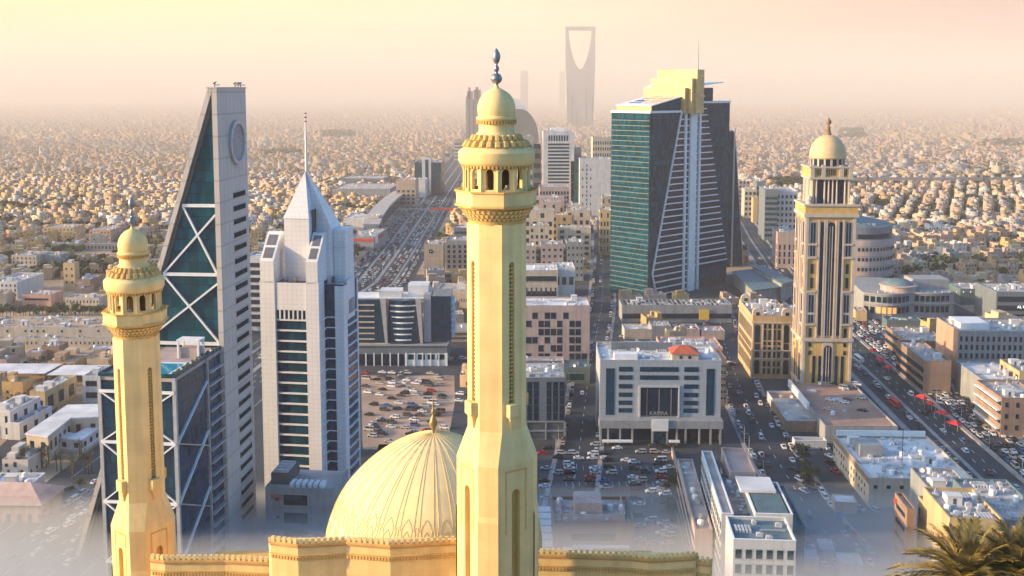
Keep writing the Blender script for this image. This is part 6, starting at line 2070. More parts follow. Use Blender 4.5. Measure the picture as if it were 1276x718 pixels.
# --- brown tower block and beige block at the bottom right
def dep_to(ref, back, z): return P(*back, z).y - P(*ref, z).y
root, w, wo, ro = bld('apartment_block', 'brown block with long dark slots behind the date palm', (1130.5, 634), 1141, 30, dep_to((1130, 634), (1111, 614), 30), 30, 'brown', -4, side=[('band', 6, .3, 2, 29, 2, M_navy)], acs=4, huts=1)
ebox('red_badge', M_red, root, -.3, -.05, 11, 13, 27, 28.6)
root, w, wo, ro = bld('beige_block', 'beige block with a sunlit window wall and stepped roof above the date palm', (1180, 662), 1262, 30, dep_to((1180, 662), (1140, 618), 30), 30, 'ochre', -4, side=[('grid', 7, 4, .34, .6, 3, 28, 0, M_navy)], front=[('band', 4, .4, 2, 29, 2, M_win)], acs=6, huts=0)
root, w, wo, ro = bld('beige_block', 'raised upper tier of the beige block with rows of rooftop coolers', (1183.5, 646), 1250, 35, dep_to((1183, 646), (1150, 607), 35), 35, 'ochre', -4, acs=26, huts=1, keep=False)
bld('low_block', 'pale roof with teal ducts at the lower right edge', (1236, 648), 1310, 31, 34, 31, 'green', -4, acs=16, huts=0)
bld('low_block', 'grey roof with dishes behind the beige block', (1160, 612), 1216, 26, 22, 26, 'grey', -4, acs=12, huts=1, keep=False)
for i, (px, py, pr, lb) in enumerate([(1022, 700, 1040, 'white hut roof near the lower edge left of the palm'), (1046, 718, 1075, 'second white hut roof near the lower edge left of the palm'), (1040, 640, 1068, 'small tan house with a white roof in the yard'), (1002, 712, 1020, 'small white shed beside the long complex')]):
    bld('hut', lb, (px, py), pr, 0, 8, 4.5, 'white' if i != 2 else 'tan', -8, acs=0, huts=0, par=.3, roofm=M_roofw)
# boundary wall of the yard
m = MB(); q = [P(1050, 650), P(1085, 690)]
yw = empty('yard_wall', 'low pale yard wall at the lower right', 'wall', (q[0].x, q[0].y, 0))
v = q[1] - q[0]
MB().bar((0, 0, 1), (v.x, v.y, 1), .4, 2).build('wall', M_kerb, yw)
# --- long complex running to the lower right
def depw(ref, back, z): return max(4, P(*back, z).y - P(*ref, z).y)
bld('long_complex', 'white front block of the long complex with square windows', (914, 672), 992, 36, 16, 36, 'panel', -4, front=[('grid', 6, 7, .6, .6, 4, 34, 0, M_win)], acs=3, huts=0, roofm=WALLS['green'])
bld('long_complex', 'narrow long wing of the complex with a sunlit slatted left wall', (899, 640), 914, 33, depw((899, 640), (870, 562), 33), 33, 'panel', -4, side=[('grid', 16, 7, .6, .6, 3, 31, 0, M_win)], acs=4, huts=0, roofm=M_roof)
bld('long_complex', 'pink flat roof at the far end of the long complex', (910, 588), 942, 33, depw((910, 588), (898, 558), 33), 33, 'pink', -4, acs=0, huts=0, roofm=mat('pink_roof', (0.50, 0.34, 0.29), 0.95, 0.2, .1), side=[('band', 5, .4, 3, 30, .6)])
bld('long_complex', 'roof full of machinery in the middle of the long complex', (914, 640), 942, 29, depw((914, 640), (906, 590), 29), 29, 'grey', -4, acs=30, huts=1)
root, w, wo, ro = bld('long_complex', 'block with dark louvred roof panels in the long complex', (941, 640), 988, 33, depw((941, 640), (930, 600), 33), 33, 'white', -4, acs=0, huts=0, roofm=M_dgrey, front=[('grid', 4, 1, .4, .6, 24, 31)])
for i in range(14): ebox('louvre', WALLS['green'], root, 1 + i * (w - 2) / 14, 1 + i * (w - 2) / 14 + .5, .8, 20, 32.2, 33.0)
ebox('white_slab', M_roofw, root, -2, 9, 16, 28, 33.2, 34.0)
bld('long_complex', 'teal grey side canopy of the long complex beside the street', (962, 655), 1003, 27, depw((962, 655), (978, 604), 27), 27, 'green', -4, acs=1, huts=0, roofm=WALLS['green'])
bld('long_complex', 'low annex with glass strip left of the long complex', (866, 660), 888, 22, depw((866, 660), (849, 572), 22), 22, 'pink', -4, acs=6, huts=0, side=[('band', 4, .4, 2, 20, .6)], roofm=M_roof)
q = [P(837, 567), P(876, 690)]
yw = empty('boundary_wall', 'long sunlit boundary wall left of the long complex', 'wall', (q[0].x, q[0].y, 0)); v = q[1] - q[0]
MB().bar((0, 0, 1.6), (v.x, v.y, 1.6), .5, 3.2).build('wall', WALLS['tan'], yw)
MB().bar((0, 0, 3.3), (v.x, v.y, 3.3), .8, .2).build('coping', M_kerb, yw)
# --- brown-grey block at the bottom centre
root, w, wo, ro = bld('grey_brown_block', 'grey brown block with a pinkish penthouse amid parked cars', (690, 650), 789, 14, depw((690, 650), (690, 619), 14), 14, 'brown', 0, front=[('band', 1, .45, 6, 11, 6, M_win), ('grid', 10, 1, .6, .5, .5, 5, 0, M_navy)], acs=14, huts=0)
ebox('penthouse', WALLS['pink'], root, w * .28, w * .63, 6, 17, 13, 18)
for q in ((w * .10, w * .92, 3, 3.4), (w * .10, w * .11, 3, 20), (w * .91, w * .92, 3, 20)): ebox('inner_parapet', M_deck, root, *q, 13, 15.2)
ebox('sign_board', M_white2, root, w * .12, w * .5, -1.2, -.9, 2.5, 5.5)
for q in (M_white2,):
    ebox('canopy', M_white2, root, w * .24, w * .95, -2.4, -.4, 5.6, 6.0)
# lane of carports left of it
cpx = empty('carport_row', 'row of pale carport roofs left of the grey brown block', 'carport', P(683, 690))
for i in range(6):
    MB().box(-3.0, 2.0, 0, 5.0, 2.4, 2.6).build('shade', M_white2, cpx, (0, i * 6.0, 0))
    for x in (-2.8, 1.8): MB().box(x - .08, x + .08, 2.4, 2.6, 0, 2.4).build('post', M_steel, cpx, (0, i * 6.0, 0))
# ================================================================== left-hand quarter
def poly_hall(name, label, px, z, wall, roofm, over=.6, wins=0):
    pts = [P(x, y, z) for x, y in px]
    cx = sum(p.x for p in pts) / len(pts); cy = sum(p.y for p in pts) / len(pts)
    q = [(p.x - cx, p.y - cy) for p in pts]
    ar = sum(q[k][0] * q[(k + 1) % len(q)][1] - q[(k + 1) % len(q)][0] * q[k][1] for k in range(len(q)))
    if ar < 0: q = q[::-1]
    r = empty(name, label, 'building', (cx, cy, 0))
    MB().prism(q, 0, z - .5).build('wall', wall, r)
    MB().prism([(x * (1 + over / 20), y * (1 + over / 20)) for x, y in q], z - .5, z + .1).build('roof', roofm, r)
    for i in range(len(q)):
        a, b = Vector(q[i]), Vector(q[(i + 1) % len(q)]); d = b - a; L = d.length; d /= L; n = Vector((d.y, -d.x))
        if n.y < -.2 or n.x > .5:
            k = int(L / 5)
            for j in range(k):
                c = a + d * (L * (j + .5) / k) + n * .05
                m = MB(); m.bar((c.x - d.x, c.y - d.y, z * .55), (c.x + d.x, c.y + d.y, z * .55), .2, z * .35); m.build('window', M_navy, r)
            m = MB(); m.bar((a.x + n.x * .1, a.y + n.y * .1, z * .28), (b.x + n.x * .1, b.y + n.y * .1, z * .28), .3, .35); m.build('band', M_white2, r)
    xs_ = [p[0] for p in q]; ys_ = [p[1] for p in q]
    claim(cx, cy, (max(xs_) - min(xs_)) / 2 + 2, (max(ys_) - min(ys_)) / 2 + 2)
    return r
poly_hall('courtyard_hall', 'L-shaped cream hall with a smooth white roof left of the glass wing', [(32.6, 540), (60, 543.5), (88, 521), (124.5, 519.5), (124.5, 504), (84, 505)], 11, WALLS['cream'], M_roofw)
poly_hall('courtyard_hall', 'low white front annex of the L-shaped hall', [(58, 545), (102, 548), (124, 533), (112, 531), (94, 540), (66, 536)], 6, WALLS['white'], M_roofw)
# hall with a pink pitched roof at the street corner
a, b = P(-30, 628, 7), P(50, 629, 7); c, d = P(80, 606, 7), P(-30, 604, 7)
r = empty('pitched_hall', 'hall with a ribbed pink hipped roof at the lower left corner', 'building', (a.x, a.y, 0))
q = [Vector((p.x - a.x, p.y - a.y)) for p in (a, b, c, d)]
MB().prism([(p.x, p.y) for p in q], 0, 7).build('wall', WALLS['tan'], r)
ov = [p + (p - (q[0] + q[1] + q[2] + q[3]) / 4).normalized() * 1.2 for p in q]
m_ = (q[1] + q[2]) / 2; n_ = (q[0] + q[3]) / 2
r1 = m_ + (n_ - m_) * .28; r2 = n_
m = MB(); m.add([(*ov[0], 6.8), (*ov[1], 6.8), (*ov[2], 6.8), (*ov[3], 6.8), (*r1, 12), (*r2, 12)], [(0, 1, 4, 5), (1, 2, 4), (2, 3, 5, 4), (3, 0, 5), (3, 2, 1, 0)])
m.build('hipped_roof', mat('pink_sheet_roof', (0.58, 0.42, 0.35), 0.7, 0.12, .3, lines=(1.6, 99, .18)), r)
claim(a.x + 12, a.y + 12, 30, 22)
for i in range(7):
    t = i / 6; p = q[0] + (q[1] - q[0]) * t
    ebox('arch_niche', M_dgrey, r, p.x - .8, p.x + .8, p.y - .15, p.y + .05, .2, 3.2)
bld('annex', 'white flat-roofed annex behind the pink hipped roof', (-20, 606), 36, 8, 14, 8, 'white', 0, acs=3, roofm=M_roofw)
h = H(50, 500, 515)
bld('pavilion_house', 'small sunlit ochre house with dark tall windows and white roof panels', (38, 515), 57, 0, 30, 11, 'ochre', -6, side=[('grid', 3, 1, .5, .7, 1, 9, 0, M_navy)], front=[('grid', 2, 1, .3, .5, 2, 8, 0, M_navy)], acs=2, huts=2, roofm=M_roofw)
bld('villa', 'white villa with a terrace at the left edge, nearest the street', (-16, 546), 14, 0, 24, 13, 'white', -8, side=[('grid', 3, 2, .3, .5, 1, 12, 0, M_navy)], front=[('grid', 3, 2, .3, .5, 1, 12, 0, M_navy)], acs=4, huts=2)
bld('villa', 'white lower wing of the terraced villa at the left edge', (10, 548), 25, 0, 26, 8, 'white', -8, side=[('grid', 3, 1, .3, .5, 1, 7, 0, M_navy)], acs=2, huts=0)
bld('office_block', 'white two-storey block half hidden behind the glass wing', (104, 502), 126, 0, 20, 14, 'white', 0, front=[('band', 2, .5, 1, 13, 1.5, M_navy)], acs=3)
# long beige compound
h1 = H(60, 422, 433)
root, w, wo, ro = bld('compound', 'long beige two-storey compound with small dark windows, left of the smaller minaret', (-24, 433), 142, 0, 10, h1, 'cream', 0, front=[('grid', 30, 1, .25, .35, 1, h1 - 1, .35, M_navy)], acs=16, huts=0)
root, w, wo, ro = bld('compound', 'upper tier of the long compound with a brown roof and rows of white tanks', (-24, 429), 142, 0, 34, h1 + 5, 'cream', 0, front=[('grid', 22, 1, .3, .3, h1 + 1, h1 + 4.5, .5, M_navy)], acs=46, huts=3, roofm=mat('tan_roof', (0.50, 0.33, 0.20), 0.95, 0.15, .1))
# long white canopies
for (a0, b0, y, lb) in ((-24, 56, 465, 'long white canopy roof at the left edge below the compound'), (58, 142, 467, 'long white canopy roof touching the smaller minaret')):
    A_ = P(a0, y, 6); wv = solve_w(Vector((A_.x, A_.y, 0)), b0, 0, 6)
    r = empty('canopy', lb, 'canopy', (A_.x, A_.y, 0))
    m = MB(); m.add([(0, 0, 5.6), (wv, 0, 5.6), (wv + 3, 16, 6.8), (3, 16, 6.8), (0, 0, 5.9), (wv, 0, 5.9), (wv + 3, 16, 7.1), (3, 16, 7.1)], [(3, 2, 1, 0), (0, 1, 5, 4), (1, 2, 6, 5), (2, 3, 7, 6), (3, 0, 4, 7), (4, 5, 6, 7)])
    m.build('sheet', M_roofw, r)
    for i in range(8): MB().box(-.15, .15, -.15, .15, 0, 5.8).build('post', M_steel, r, (1 + (wv - 2) * i / 7, .6, 0))
    ebox('back_wall', WALLS['tan'], r, 3, wv + 2, 14, 14.5, 0, 6.2)
    claim(A_.x + wv / 2, A_.y + 8, wv / 2 + 2, 10)
bld('shed', 'blue-grey shed with white roof below the compound', (108, 448), 140, 0, 12, 6, 'tan', 0, acs=1, huts=0, roofm=M_roofw)
bld('villa', 'tan house behind the white canopy at the left edge', (33, 452), 52, 0, 10, 6, 'tan', 0, acs=4, huts=0)
bld('villa', 'dark-sided house behind the white canopies', (52, 448), 74, 0, 12, 8, 'brown', -3, acs=3, huts=1)
# buildings further up the left
for (ref, pr, dp, hh, wl, lb, fr_) in [((28, 382), 64, 18, 9, 'orange', 'long low house with a reddish roof rim above the tree belt', [('band', 1, .3, 3, 8, 2, M_navy)]),
    ((82, 386), 124, 14, 9, 'cream', 'white L-shaped house with small windows above the tree belt', [('grid', 10, 2, .3, .4, .5, 8, .1, M_navy)]),
    ((-10, 372), 22, 40, 13, 'white', 'white block with a tidy window grid at the left edge', [('grid', 6, 3, .35, .4, 1, 12, 0, M_navy)]),
    ((80, 362), 94, 8, 22, 'ochre', 'square ochre tower house beside a dark sheet roof', [('grid', 2, 3, .25, .3, 4, 20, 0, M_navy)]),
    ((94, 364), 113, 26, 10, 'brown', 'brown hall with a sloped sheet roof beside the ochre tower house', []),
    ((15, 336), 46, 24, 13, 'cream', 'cream apartment house with many windows, standing apart on the left', [('grid', 6, 3, .3, .4, 1, 12, 0, M_navy)]),
    ((48, 334), 76, 18, 12, 'grey', 'grey shaded house beside the cream apartment house', []),
    ((112, 302), 138, 30, 13, 'orange', 'reddish apartment house right of the open plaza', [('grid', 6, 3, .3, .4, 1, 12, 0, M_navy)]),
    ((55, 298), 92, 26, 13, 'ochre', 'row of yellow apartment houses above the plaza', [('grid', 8, 3, .3, .4, 1, 12, 0, M_navy)]),
    ((60, 312), 148, 10, 7, 'slate', 'long grey shaded arcade along the plaza', [('grid', 20, 1, .5, .5, 1, 6, 0, M_navy)])]:
    bld('house' if hh < 12 else 'apartment_house', lb, ref, pr, 0, dp, hh, wl, -4, front=fr_, acs=5, huts=1)
# open plaza and field
for px, lb, m_ in (([(52, 330), (150, 328), (150, 316), (70, 318)], 'bare orange plaza among the houses on the left', M_dirt), ([(960, 236), (1064, 234), (1064, 224), (960, 226)], 'dark planted field behind the domed tower', mat('dark_field', (0.06, 0.08, 0.05), .95, .3, .02))):
    q = [P(*p) for p in px]; m = MB(); m.poly([(p.x, p.y, .01) for p in q]); tag(m.build('field', m_), kind='structure', label=lb, cat='field')
    claim(sum(p.x for p in q) / 4, sum(p.y for p in q) / 4, abs(q[1].x - q[0].x) / 2, abs(q[0].y - q[2].y) / 2)
# elevated rail line on the right horizon
vd = P(1080, 232)
vr = empty('viaduct', 'long grey elevated viaduct crossing the houses on the right', 'viaduct', (vd.x - 60, vd.y, 0), R(0))
Lv = 640
MB().box(0, Lv, -4, 4, 9.5, 13.5).build('deck', M_kerb, vr)
MB().box(0, Lv, -4.4, -4.05, 12.5, 15.0).build('parapet', M_grey, vr)
for i in range(17): MB().box(-1.4, 1.4, -1.5, 1.5, 0, 9.5).build('pier', M_grey, vr, (10 + i * 38, 0, 0))
for i in range(3): MB().box(-2, 2, -5, 5, 8, 18).build('portal', M_dgrey, vr, (60 + i * 190, 0, 0))
claim(vd.x + 260, vd.y, 330, 8)
# boundary road of the left quarter
LR = [P(-40, 610).to_2d(), P(40, 534).to_2d(), P(62, 500).to_2d(), P(80, 470).to_2d()]
strip('street', LR, 6, M_asph2, .010, 'side street between the white villas and the L-shaped hall'); claim_line(LR, 6)
LR2 = [(-420, 716), (-330, 716), (-200, 716)]
claim_line(LR2, 10)
# ================================================================== house kits
PAL = {'cream': (0.56, 0.43, 0.29), 'white': (0.62, 0.56, 0.50), 'tan': (0.46, 0.31, 0.20), 'ochre': (0.54, 0.35, 0.16), 'pinkish': (0.48, 0.33, 0.26), 'grey': (0.36, 0.34, 0.33)}
PALM = {k: mat('house_' + k, v, 0.92, 0.14, 0.2, streak=0.2, randobj=0.12) for k, v in PAL.items()}
M_hwin = mat('house_window', (0.03, 0.035, 0.045), 0.3, 0.3, 0.6)
def house_proto(seed, two=True):
    """returns list of (part, boxes); boxes are x0,x1,y0,y1,z0,z1,colour index (0 wall, 1 window, 2 roof)"""
    r = random.Random(seed)
    w, d, h = r.uniform(9.5, 16), r.uniform(9.5, 14.5), r.choice([6.8, 7.4, 8.0, 10.4, 10.8])
    X, Y = w / 2, d / 2
    B = [(-X, X, -Y, Y, 0, h - .9, 0)]
    t = .3
    B += [(-X, X, -Y, -Y + t, h - .9, h, 0), (-X, X, Y - t, Y, h - .9, h, 0), (-X, -X + t, -Y + t, Y - t, h - .9, h, 0), (X - t, X, -Y + t, Y - t, h - .9, h, 0)]
    if r.random() < .6:
        a = r.uniform(.3, .6)
        B.append((-X + .3, -X + w * a, Y - d * .5, Y - .3, h - .95, h + 2.8, 0))
    fl = int(h / 3.4)
    win = []
    for j in range(fl):
        z = 1.0 + j * 3.3
        n = r.choice([2, 3, 4])
        for i in range(n):
            u = -X + w * (i + .5) / n
            if r.random() < .85: win.append((u - .65, u + .65, -Y - .07, -Y + .05, z, z + r.choice([1.4, 1.5, 2.0]), 1))
        for i in range(3):
            v = -Y + d * (i + .5) / 3
            if r.random() < .8: win.append((-X - .07, -X + .05, v - .6, v + .6, z, z + 1.5, 1))
            if r.random() < .8: win.append((X - .05, X + .07, v - .6, v + .6, z, z + 1.5, 1))
    hx, hy = r.uniform(-X + 2.5, X - 2.5), r.uniform(-Y + 2.5, Y - 2.5)
    hut = (hx - 1.8, hx + 1.8, hy - 1.5, hy + 1.5, h - .92, h + 1.9, 0)
    tanks = [(x - .7, x + .7, y - .7, y + .7, h - .9, h + .5, 3) for x, y in [(r.uniform(-X + 1, X - 1), r.uniform(-Y + 1, Y - 1)) for _ in range(r.choice([1, 2, 3]))]]
    return dict(body=B, win=win, hut=hut, tanks=tanks, w=w, d=d, h=h, porch=(-X * .3, X * .3, -Y - 1.6, -Y - .02, 2.9, 3.2, 0))
HP = [house_proto(s) for s in range(10)]
def boxes_mesh(name, boxes, mats):
    m = MB()
    for b in boxes: m.box(*b[:6], b[6])
    return m.mesh(name, mats)
HM = {}
def house_meshes(i, col):
    k = (i, col)
    if k not in HM:
        p = HP[i]; mats = [PALM[col], M_hwin, M_roof, M_white2]
        HM[k] = dict(full=boxes_mesh('house', p['body'] + p['win'] + [p['hut']] + p['tanks'], mats), body=boxes_mesh('house', p['body'], mats), hut=boxes_mesh('stair_hut', [p['hut']], mats),
                     tank=boxes_mesh('water_tank', p['tanks'], mats), win=[boxes_mesh('window', [b], mats) for b in p['win']], porch=boxes_mesh('porch_roof', [p['porch']], mats))
    return HM[k]
# ------------------------------------------------------------------ lots: a street grid turned a little in every quarter
hr = random.Random(77)
lots = []
def zone_angle(x, y):
    k = (int((x + 9000) // 520), int(y // 620))
    return R([-3, 12, -14, 22, 4, -24, 8][(k[0] * 7 + k[1] * 13) % 7])
def in_core(x, y):
    # office strip between highway and avenue keeps its own blocks
    return False
def fill(y0, y1, cell, jit):
    x_lim = lambda y: y * .53 + 60
    done = set()
    zx0 = int(-(y1 * .53 + 700) // 520)
    for zx in range(zx0, -zx0 + 1):
        for zy in range(int(y0 // 620) - 1, int(y1 // 620) + 1):
            cx, cy = zx * 520 + 260 - 9000 % 520, zy * 620 + 310
            a = zone_angle(cx, cy); c, s = math.cos(a), math.sin(a)
            n = int(520 / cell)
            for i in range(-n, n + 1):
                for j in range(-n, n + 1):
                    if j % 3 == 2 : continue
                    u, v = i * cell + hr.uniform(-jit, jit), j * cell + (2.5 if j % 3 == 0 else -2.5) + hr.uniform(-jit, jit)
                    x, y = cx + u * c - v * s, cy + u * s + v * c
                    if abs(x - cx) > 262 or abs(y - cy) > 312: continue
                    if not (y0 <= y < y1) or abs(x) > x_lim(y): continue
                    if not free(x, y, cell * .42): continue
                    if hr.random() < .05: continue
                    lots.append((x, y, a + hr.choice([0, 0, math.pi / 2, math.pi]), cell))
claim(49, 392, 38, 64); claim(150, 395, 32, 62)
fill(330, 1500, 19.0, .6)
fill(1500, 2600, 17.5, 1)
fill(2600, 4600, 20.5, 1.5)
fill(4600, 9500, 28, 3)
print('lots', len(lots))
near, rest, treelots = [], [], []
SRT = sorted(lots, key=lambda q: q[1])
for q in SRT:
    x, y, a, cell = q
    p = proj(Vector((x, y, 4)))
    vis = -8 < p[0] < 1284 and p[1] < 716
    # behind the big towers or the mosque nothing is seen
    hid = (205 < p[0] < 325 and p[1] > 330) or (332 < p[0] < 440 and p[1] > 330) or (765 < p[0] < 905 and 140 < p[1] < 366) or (582 < p[0] < 655 and p[1] > 150) or (988 < p[0] < 1062 and p[1] > 200) or (140 < p[0] < 198 and p[1] > 330)
    if y < 1500 and hr.random() < .09: treelots.append((x, y)); continue
    if vis and not hid and len(near) < 285: near.append(q)
    elif abs(x) < y * .53 + 80: rest.append(q)
def side_phrase(px):
    for lim, ph in ((95, 'at the left edge'), (205, 'around the smaller minaret'), (335, 'near the wedge tower'), (470, 'near the spired tower'), (640, 'along the highway'), (760, 'left of the teal tower'), (990, 'right of the teal tower'), (1120, 'near the domed tower'), (1215, 'right of the podium')):
        if px < lim: return ph
    return 'at the right edge'
COLS = list(PAL)
def pick_col(x):
    return hr.choices(COLS, [5, 2, 4, 5, 2, .6] if x < 0 else [4, 3, 3, 1, 5, 3])[0]
for k, (x, y, a, cell) in enumerate(near):
    i = hr.randrange(len(HP)); col = pick_col(x); M_ = house_meshes(i, col); p = HP[i]
    px, py = proj(Vector((x, y, 4)))
    big = k < 90
    o = bpy.data.objects.new('house', M_['body'] if big else M_['full'])
    COL.objects.link(o); o.location = (x, y, 0); o.rotation_euler = (0, 0, a)
    row = ', low down' if py > 430 else (', above the compound' if x < 0 and py > 330 and px < 205 else '')
    st = 'three-storey' if p['h'] > 9 else 'two-storey'
    feat = ('with one roof tank', 'with a pair of roof tanks', 'with three roof tanks')[len(p['tanks']) - 1]
    tag(o, f"{st} {col} house {feat}, {side_phrase(px)}{row}", 'house', 'flat-roofed houses of the city')
    if big:
        inst('stair_hut', M_['hut'], o, (0, 0, 0)); inst('water_tank', M_['tank'], o, (0, 0, 0)); inst('porch_roof', M_['porch'], o, (0, 0, 0))
        for wm_ in M_['win'][:9]: inst('window', wm_, o, (0, 0, 0))
# ------------------------------------------------------------------ the rest of the city as one mass
BOXF = np.array([[0, 1, 5, 4], [1, 2, 6, 5], [2, 3, 7, 6], [3, 0, 4, 7], [4, 5, 6, 7]])
VV, FF, CC = [], [], []
nv = 0
def emit(boxes, x, y, a, col, sx_=1, sy_=1, sz_=1):
    global nv
    c, s = math.cos(a), math.sin(a)
    for b in boxes:
        x0, x1, y0, y1, z0, z1, mi = b
        P8 = np.array([(x0, y0, z0), (x1, y0, z0), (x1, y1, z0), (x0, y1, z0), (x0, y0, z1), (x1, y0, z1), (x1, y1, z1), (x0, y1, z1)]) * (sx_, sy_, sz_)
        Q = np.empty_like(P8); Q[:, 0] = P8[:, 0] * c - P8[:, 1] * s + x; Q[:, 1] = P8[:, 0] * s + P8[:, 1] * c + y; Q[:, 2] = P8[:, 2]
        VV.append(Q); FF.append(BOXF + nv); nv += 8
        CC.append(np.tile(np.array((col if mi == 0 else (0.03, 0.035, 0.04) if mi == 1 else (0.7, .68, .66)) + ((1.0,) if True else ())), (8, 1)))
for x, y, a, cell in rest:
    if free(x, y, 6) is False: continue
    i = hr.randrange(len(HP)); p = HP[i]
    cn = PAL[pick_col(x)]; f = hr.uniform(.8, 1.15); col = tuple(min(.8, v * f) for v in cn)
    sc = cell / 19.0; df = min(1, max(0, (y - 900) / 2500)); col = tuple(v * (1 - df * .5) + m_ * .5 * df for v, m_ in zip(col, (.42, .28, .20)))  # far houses blend toward brown, distance haze put into their colour
    tall = 1.0 if hr.random() > .03 else hr.uniform(1.5, 2.2)
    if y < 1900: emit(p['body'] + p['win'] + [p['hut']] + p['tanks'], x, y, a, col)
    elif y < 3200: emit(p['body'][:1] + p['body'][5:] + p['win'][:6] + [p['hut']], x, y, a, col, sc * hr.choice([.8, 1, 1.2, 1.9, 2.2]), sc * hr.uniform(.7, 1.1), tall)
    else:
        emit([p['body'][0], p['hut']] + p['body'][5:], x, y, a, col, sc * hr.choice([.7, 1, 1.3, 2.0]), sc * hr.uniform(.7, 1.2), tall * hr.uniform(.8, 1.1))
V = np.concatenate(VV); F = np.concatenate(FF); Cc = np.concatenate(CC)
def big_mesh(name, V, F, Cc, m_):
    me = bpy.data.meshes.new(name)
    me.vertices.add(len(V)); me.vertices.foreach_set('co', V.astype(np.float32).ravel())
    k = F.shape[1]
    me.loops.add(F.size); me.loops.foreach_set('vertex_index', F.astype(np.int32).ravel())
    me.polygons.add(len(F)); me.polygons.foreach_set('loop_start', np.arange(0, F.size, k, dtype=np.int32)); 
    me.update(calc_edges=True)
    at_ = me.attributes.new('Col', 'FLOAT_COLOR', 'POINT'); at_.data.foreach_set('color', Cc.astype(np.float32).ravel())
    me.materials.append(m_)
    o = bpy.data.objects.new(name, me); COL.objects.link(o)
    return o
tag(big_mesh('distant_houses', V, F, Cc, mat('city_render', (1, 1, 1), 0.92, 0.10, 0.05, attr=True)), kind='stuff', label='countless flat-roofed houses stretching to the hazy horizon', cat='houses')

# ------------------------------------------------------------------ trees
M_leaf = [mat('leaf_dark', (0.035, 0.055, 0.025), 0.8, 0.35, 0.8, randobj=.2), mat('leaf_olive', (0.06, 0.075, 0.03), 0.8, 0.35, 0.8, randobj=.2), mat('leaf_grey', (0.07, 0.08, 0.05), 0.8, 0.3, 0.8, randobj=.2)]
M_bark = mat('bark', (0.14, 0.10, 0.07), 0.95, 0.25, 2)
def crown_mesh(seed, m_, n=420):
    r = random.Random(seed); mb = MB()
    lob = [(r.gauss(0, 1.3), r.gauss(0, 1.3), r.uniform(3.6, 6.2), r.uniform(1.1, 2.0)) for _ in range(9)]
    for k in range(n):
        lx, ly, lz, lr = r.choice(lob)
        v = Vector((r.gauss(0, 1), r.gauss(0, 1), r.gauss(0, 1))).normalized() * lr * r.uniform(.55, 1.05)
        c = Vector((lx, ly, lz)) + Vector((v.x, v.y, v.z * .8))
        n_ = (v.normalized() + Vector((r.gauss(0, .5), r.gauss(0, .5), r.gauss(0, .5)))).normalized()
        t = n_.orthogonal().normalized(); b = n_.cross(t); s_ = r.uniform(.22, .5)
        mb.add([c - t * s_, c + b * s_ * .6, c + t * s_, c - b * s_ * .6], [(0, 1, 2, 3)])
    return mb.mesh('crown', m_)
def trunk_mesh(seed):
    r = random.Random(seed); mb = MB()
    mb.tube([(0, 0, 0), (.05, .03, 1.5), (.1, 0, 3.2), (0, 0, 4.6)], [.26, .2, .15, .06], 6)
    for k in range(4):
        a = k * 1.57 + r.random(); mb.tube([(.06, 0, 2.2 + k * .3), (.9 * math.cos(a), .9 * math.sin(a), 3.6), (1.7 * math.cos(a), 1.7 * math.sin(a), 4.6)], [.1, .07, .03], 5)
    return mb.mesh('trunk', M_bark)
TP = [(crown_mesh(s, M_leaf[s % 3]), trunk_mesh(s)) for s in range(6)]
def palm_mesh(seed, R_=2.6, n=26, segs=6, leaf=.55, nl=9):
    r = random.Random(seed); mb = MB()
    for k in range(n):
        a = k * 2.399 + r.uniform(-.2, .2); e = r.uniform(-.25, 1.25); L = R_ * r.uniform(.8, 1.1)
        pts = []
        for i in range(segs + 1):
            t = i / segs
            rad = L * t * math.cos(e) ; z = L * (t * math.sin(e) - .55 * t * t * (1.1 - .4 * math.sin(e)))
            pts.append(Vector((rad * math.cos(a), rad * math.sin(a), z)))
        mb.tube(pts, [.05 * (1 - .8 * i / segs) for i in range(segs + 1)], 3)
        for i in range(1, nl * 2):
            t = .12 + .88 * i / (nl * 2); f = t * segs; q = min(int(f), segs - 1); p = pts[q].lerp(pts[q + 1], f - q); d = (pts[q + 1] - pts[q]).normalized()
            sd = Vector((-math.sin(a), math.cos(a), 0))
            for sg in (-1, 1):
                l_ = leaf * (1 - .55 * t) * r.uniform(.8, 1.15)
                tip = p + (sd * sg * .75 + d * .65 + Vector((0, 0, .18 - .3 * r.random()))).normalized() * l_
                wv = d * .035
                mb.add([p - wv, p + wv, tip], [(0, 1, 2)])
    return mb.mesh('crown', M_leaf[1])
def ptrunk(h, r0=.22):
    mb = MB(); mb.tube([(0, 0, 0), (.05, 0, h * .5), (0, 0, h)], [r0 * 1.15, r0, r0 * .9], 8); return mb.mesh('trunk', M_bark)
PM = [palm_mesh(s, 3.4) for s in range(2)]; PT = ptrunk(5.5)
ntree = 0
def tree(x, y, s, label, kind=None, grp='trees among the houses'):
    global ntree
    i = hr.randrange(6)
    if kind == 'palm':
        r = empty('palm_tree', label, 'palm', (x, y, 0), hr.random() * 6, grp)
        inst('trunk', PT, r, (0, 0, 0), 0, (s, s, s)); inst('crown', PM[i % 2], r, (0, 0, 5.5 * s), 0, (s, s, s))
    else:
        r = empty('tree', label, 'tree', (x, y, 0), hr.random() * 6, grp)
        inst('trunk', TP[i][1], r, (0, 0, 0), 0, (s, s, s)); inst('crown', TP[i][0], r, (0, 0, 0), 0, (s, s, s))
    ntree += 1
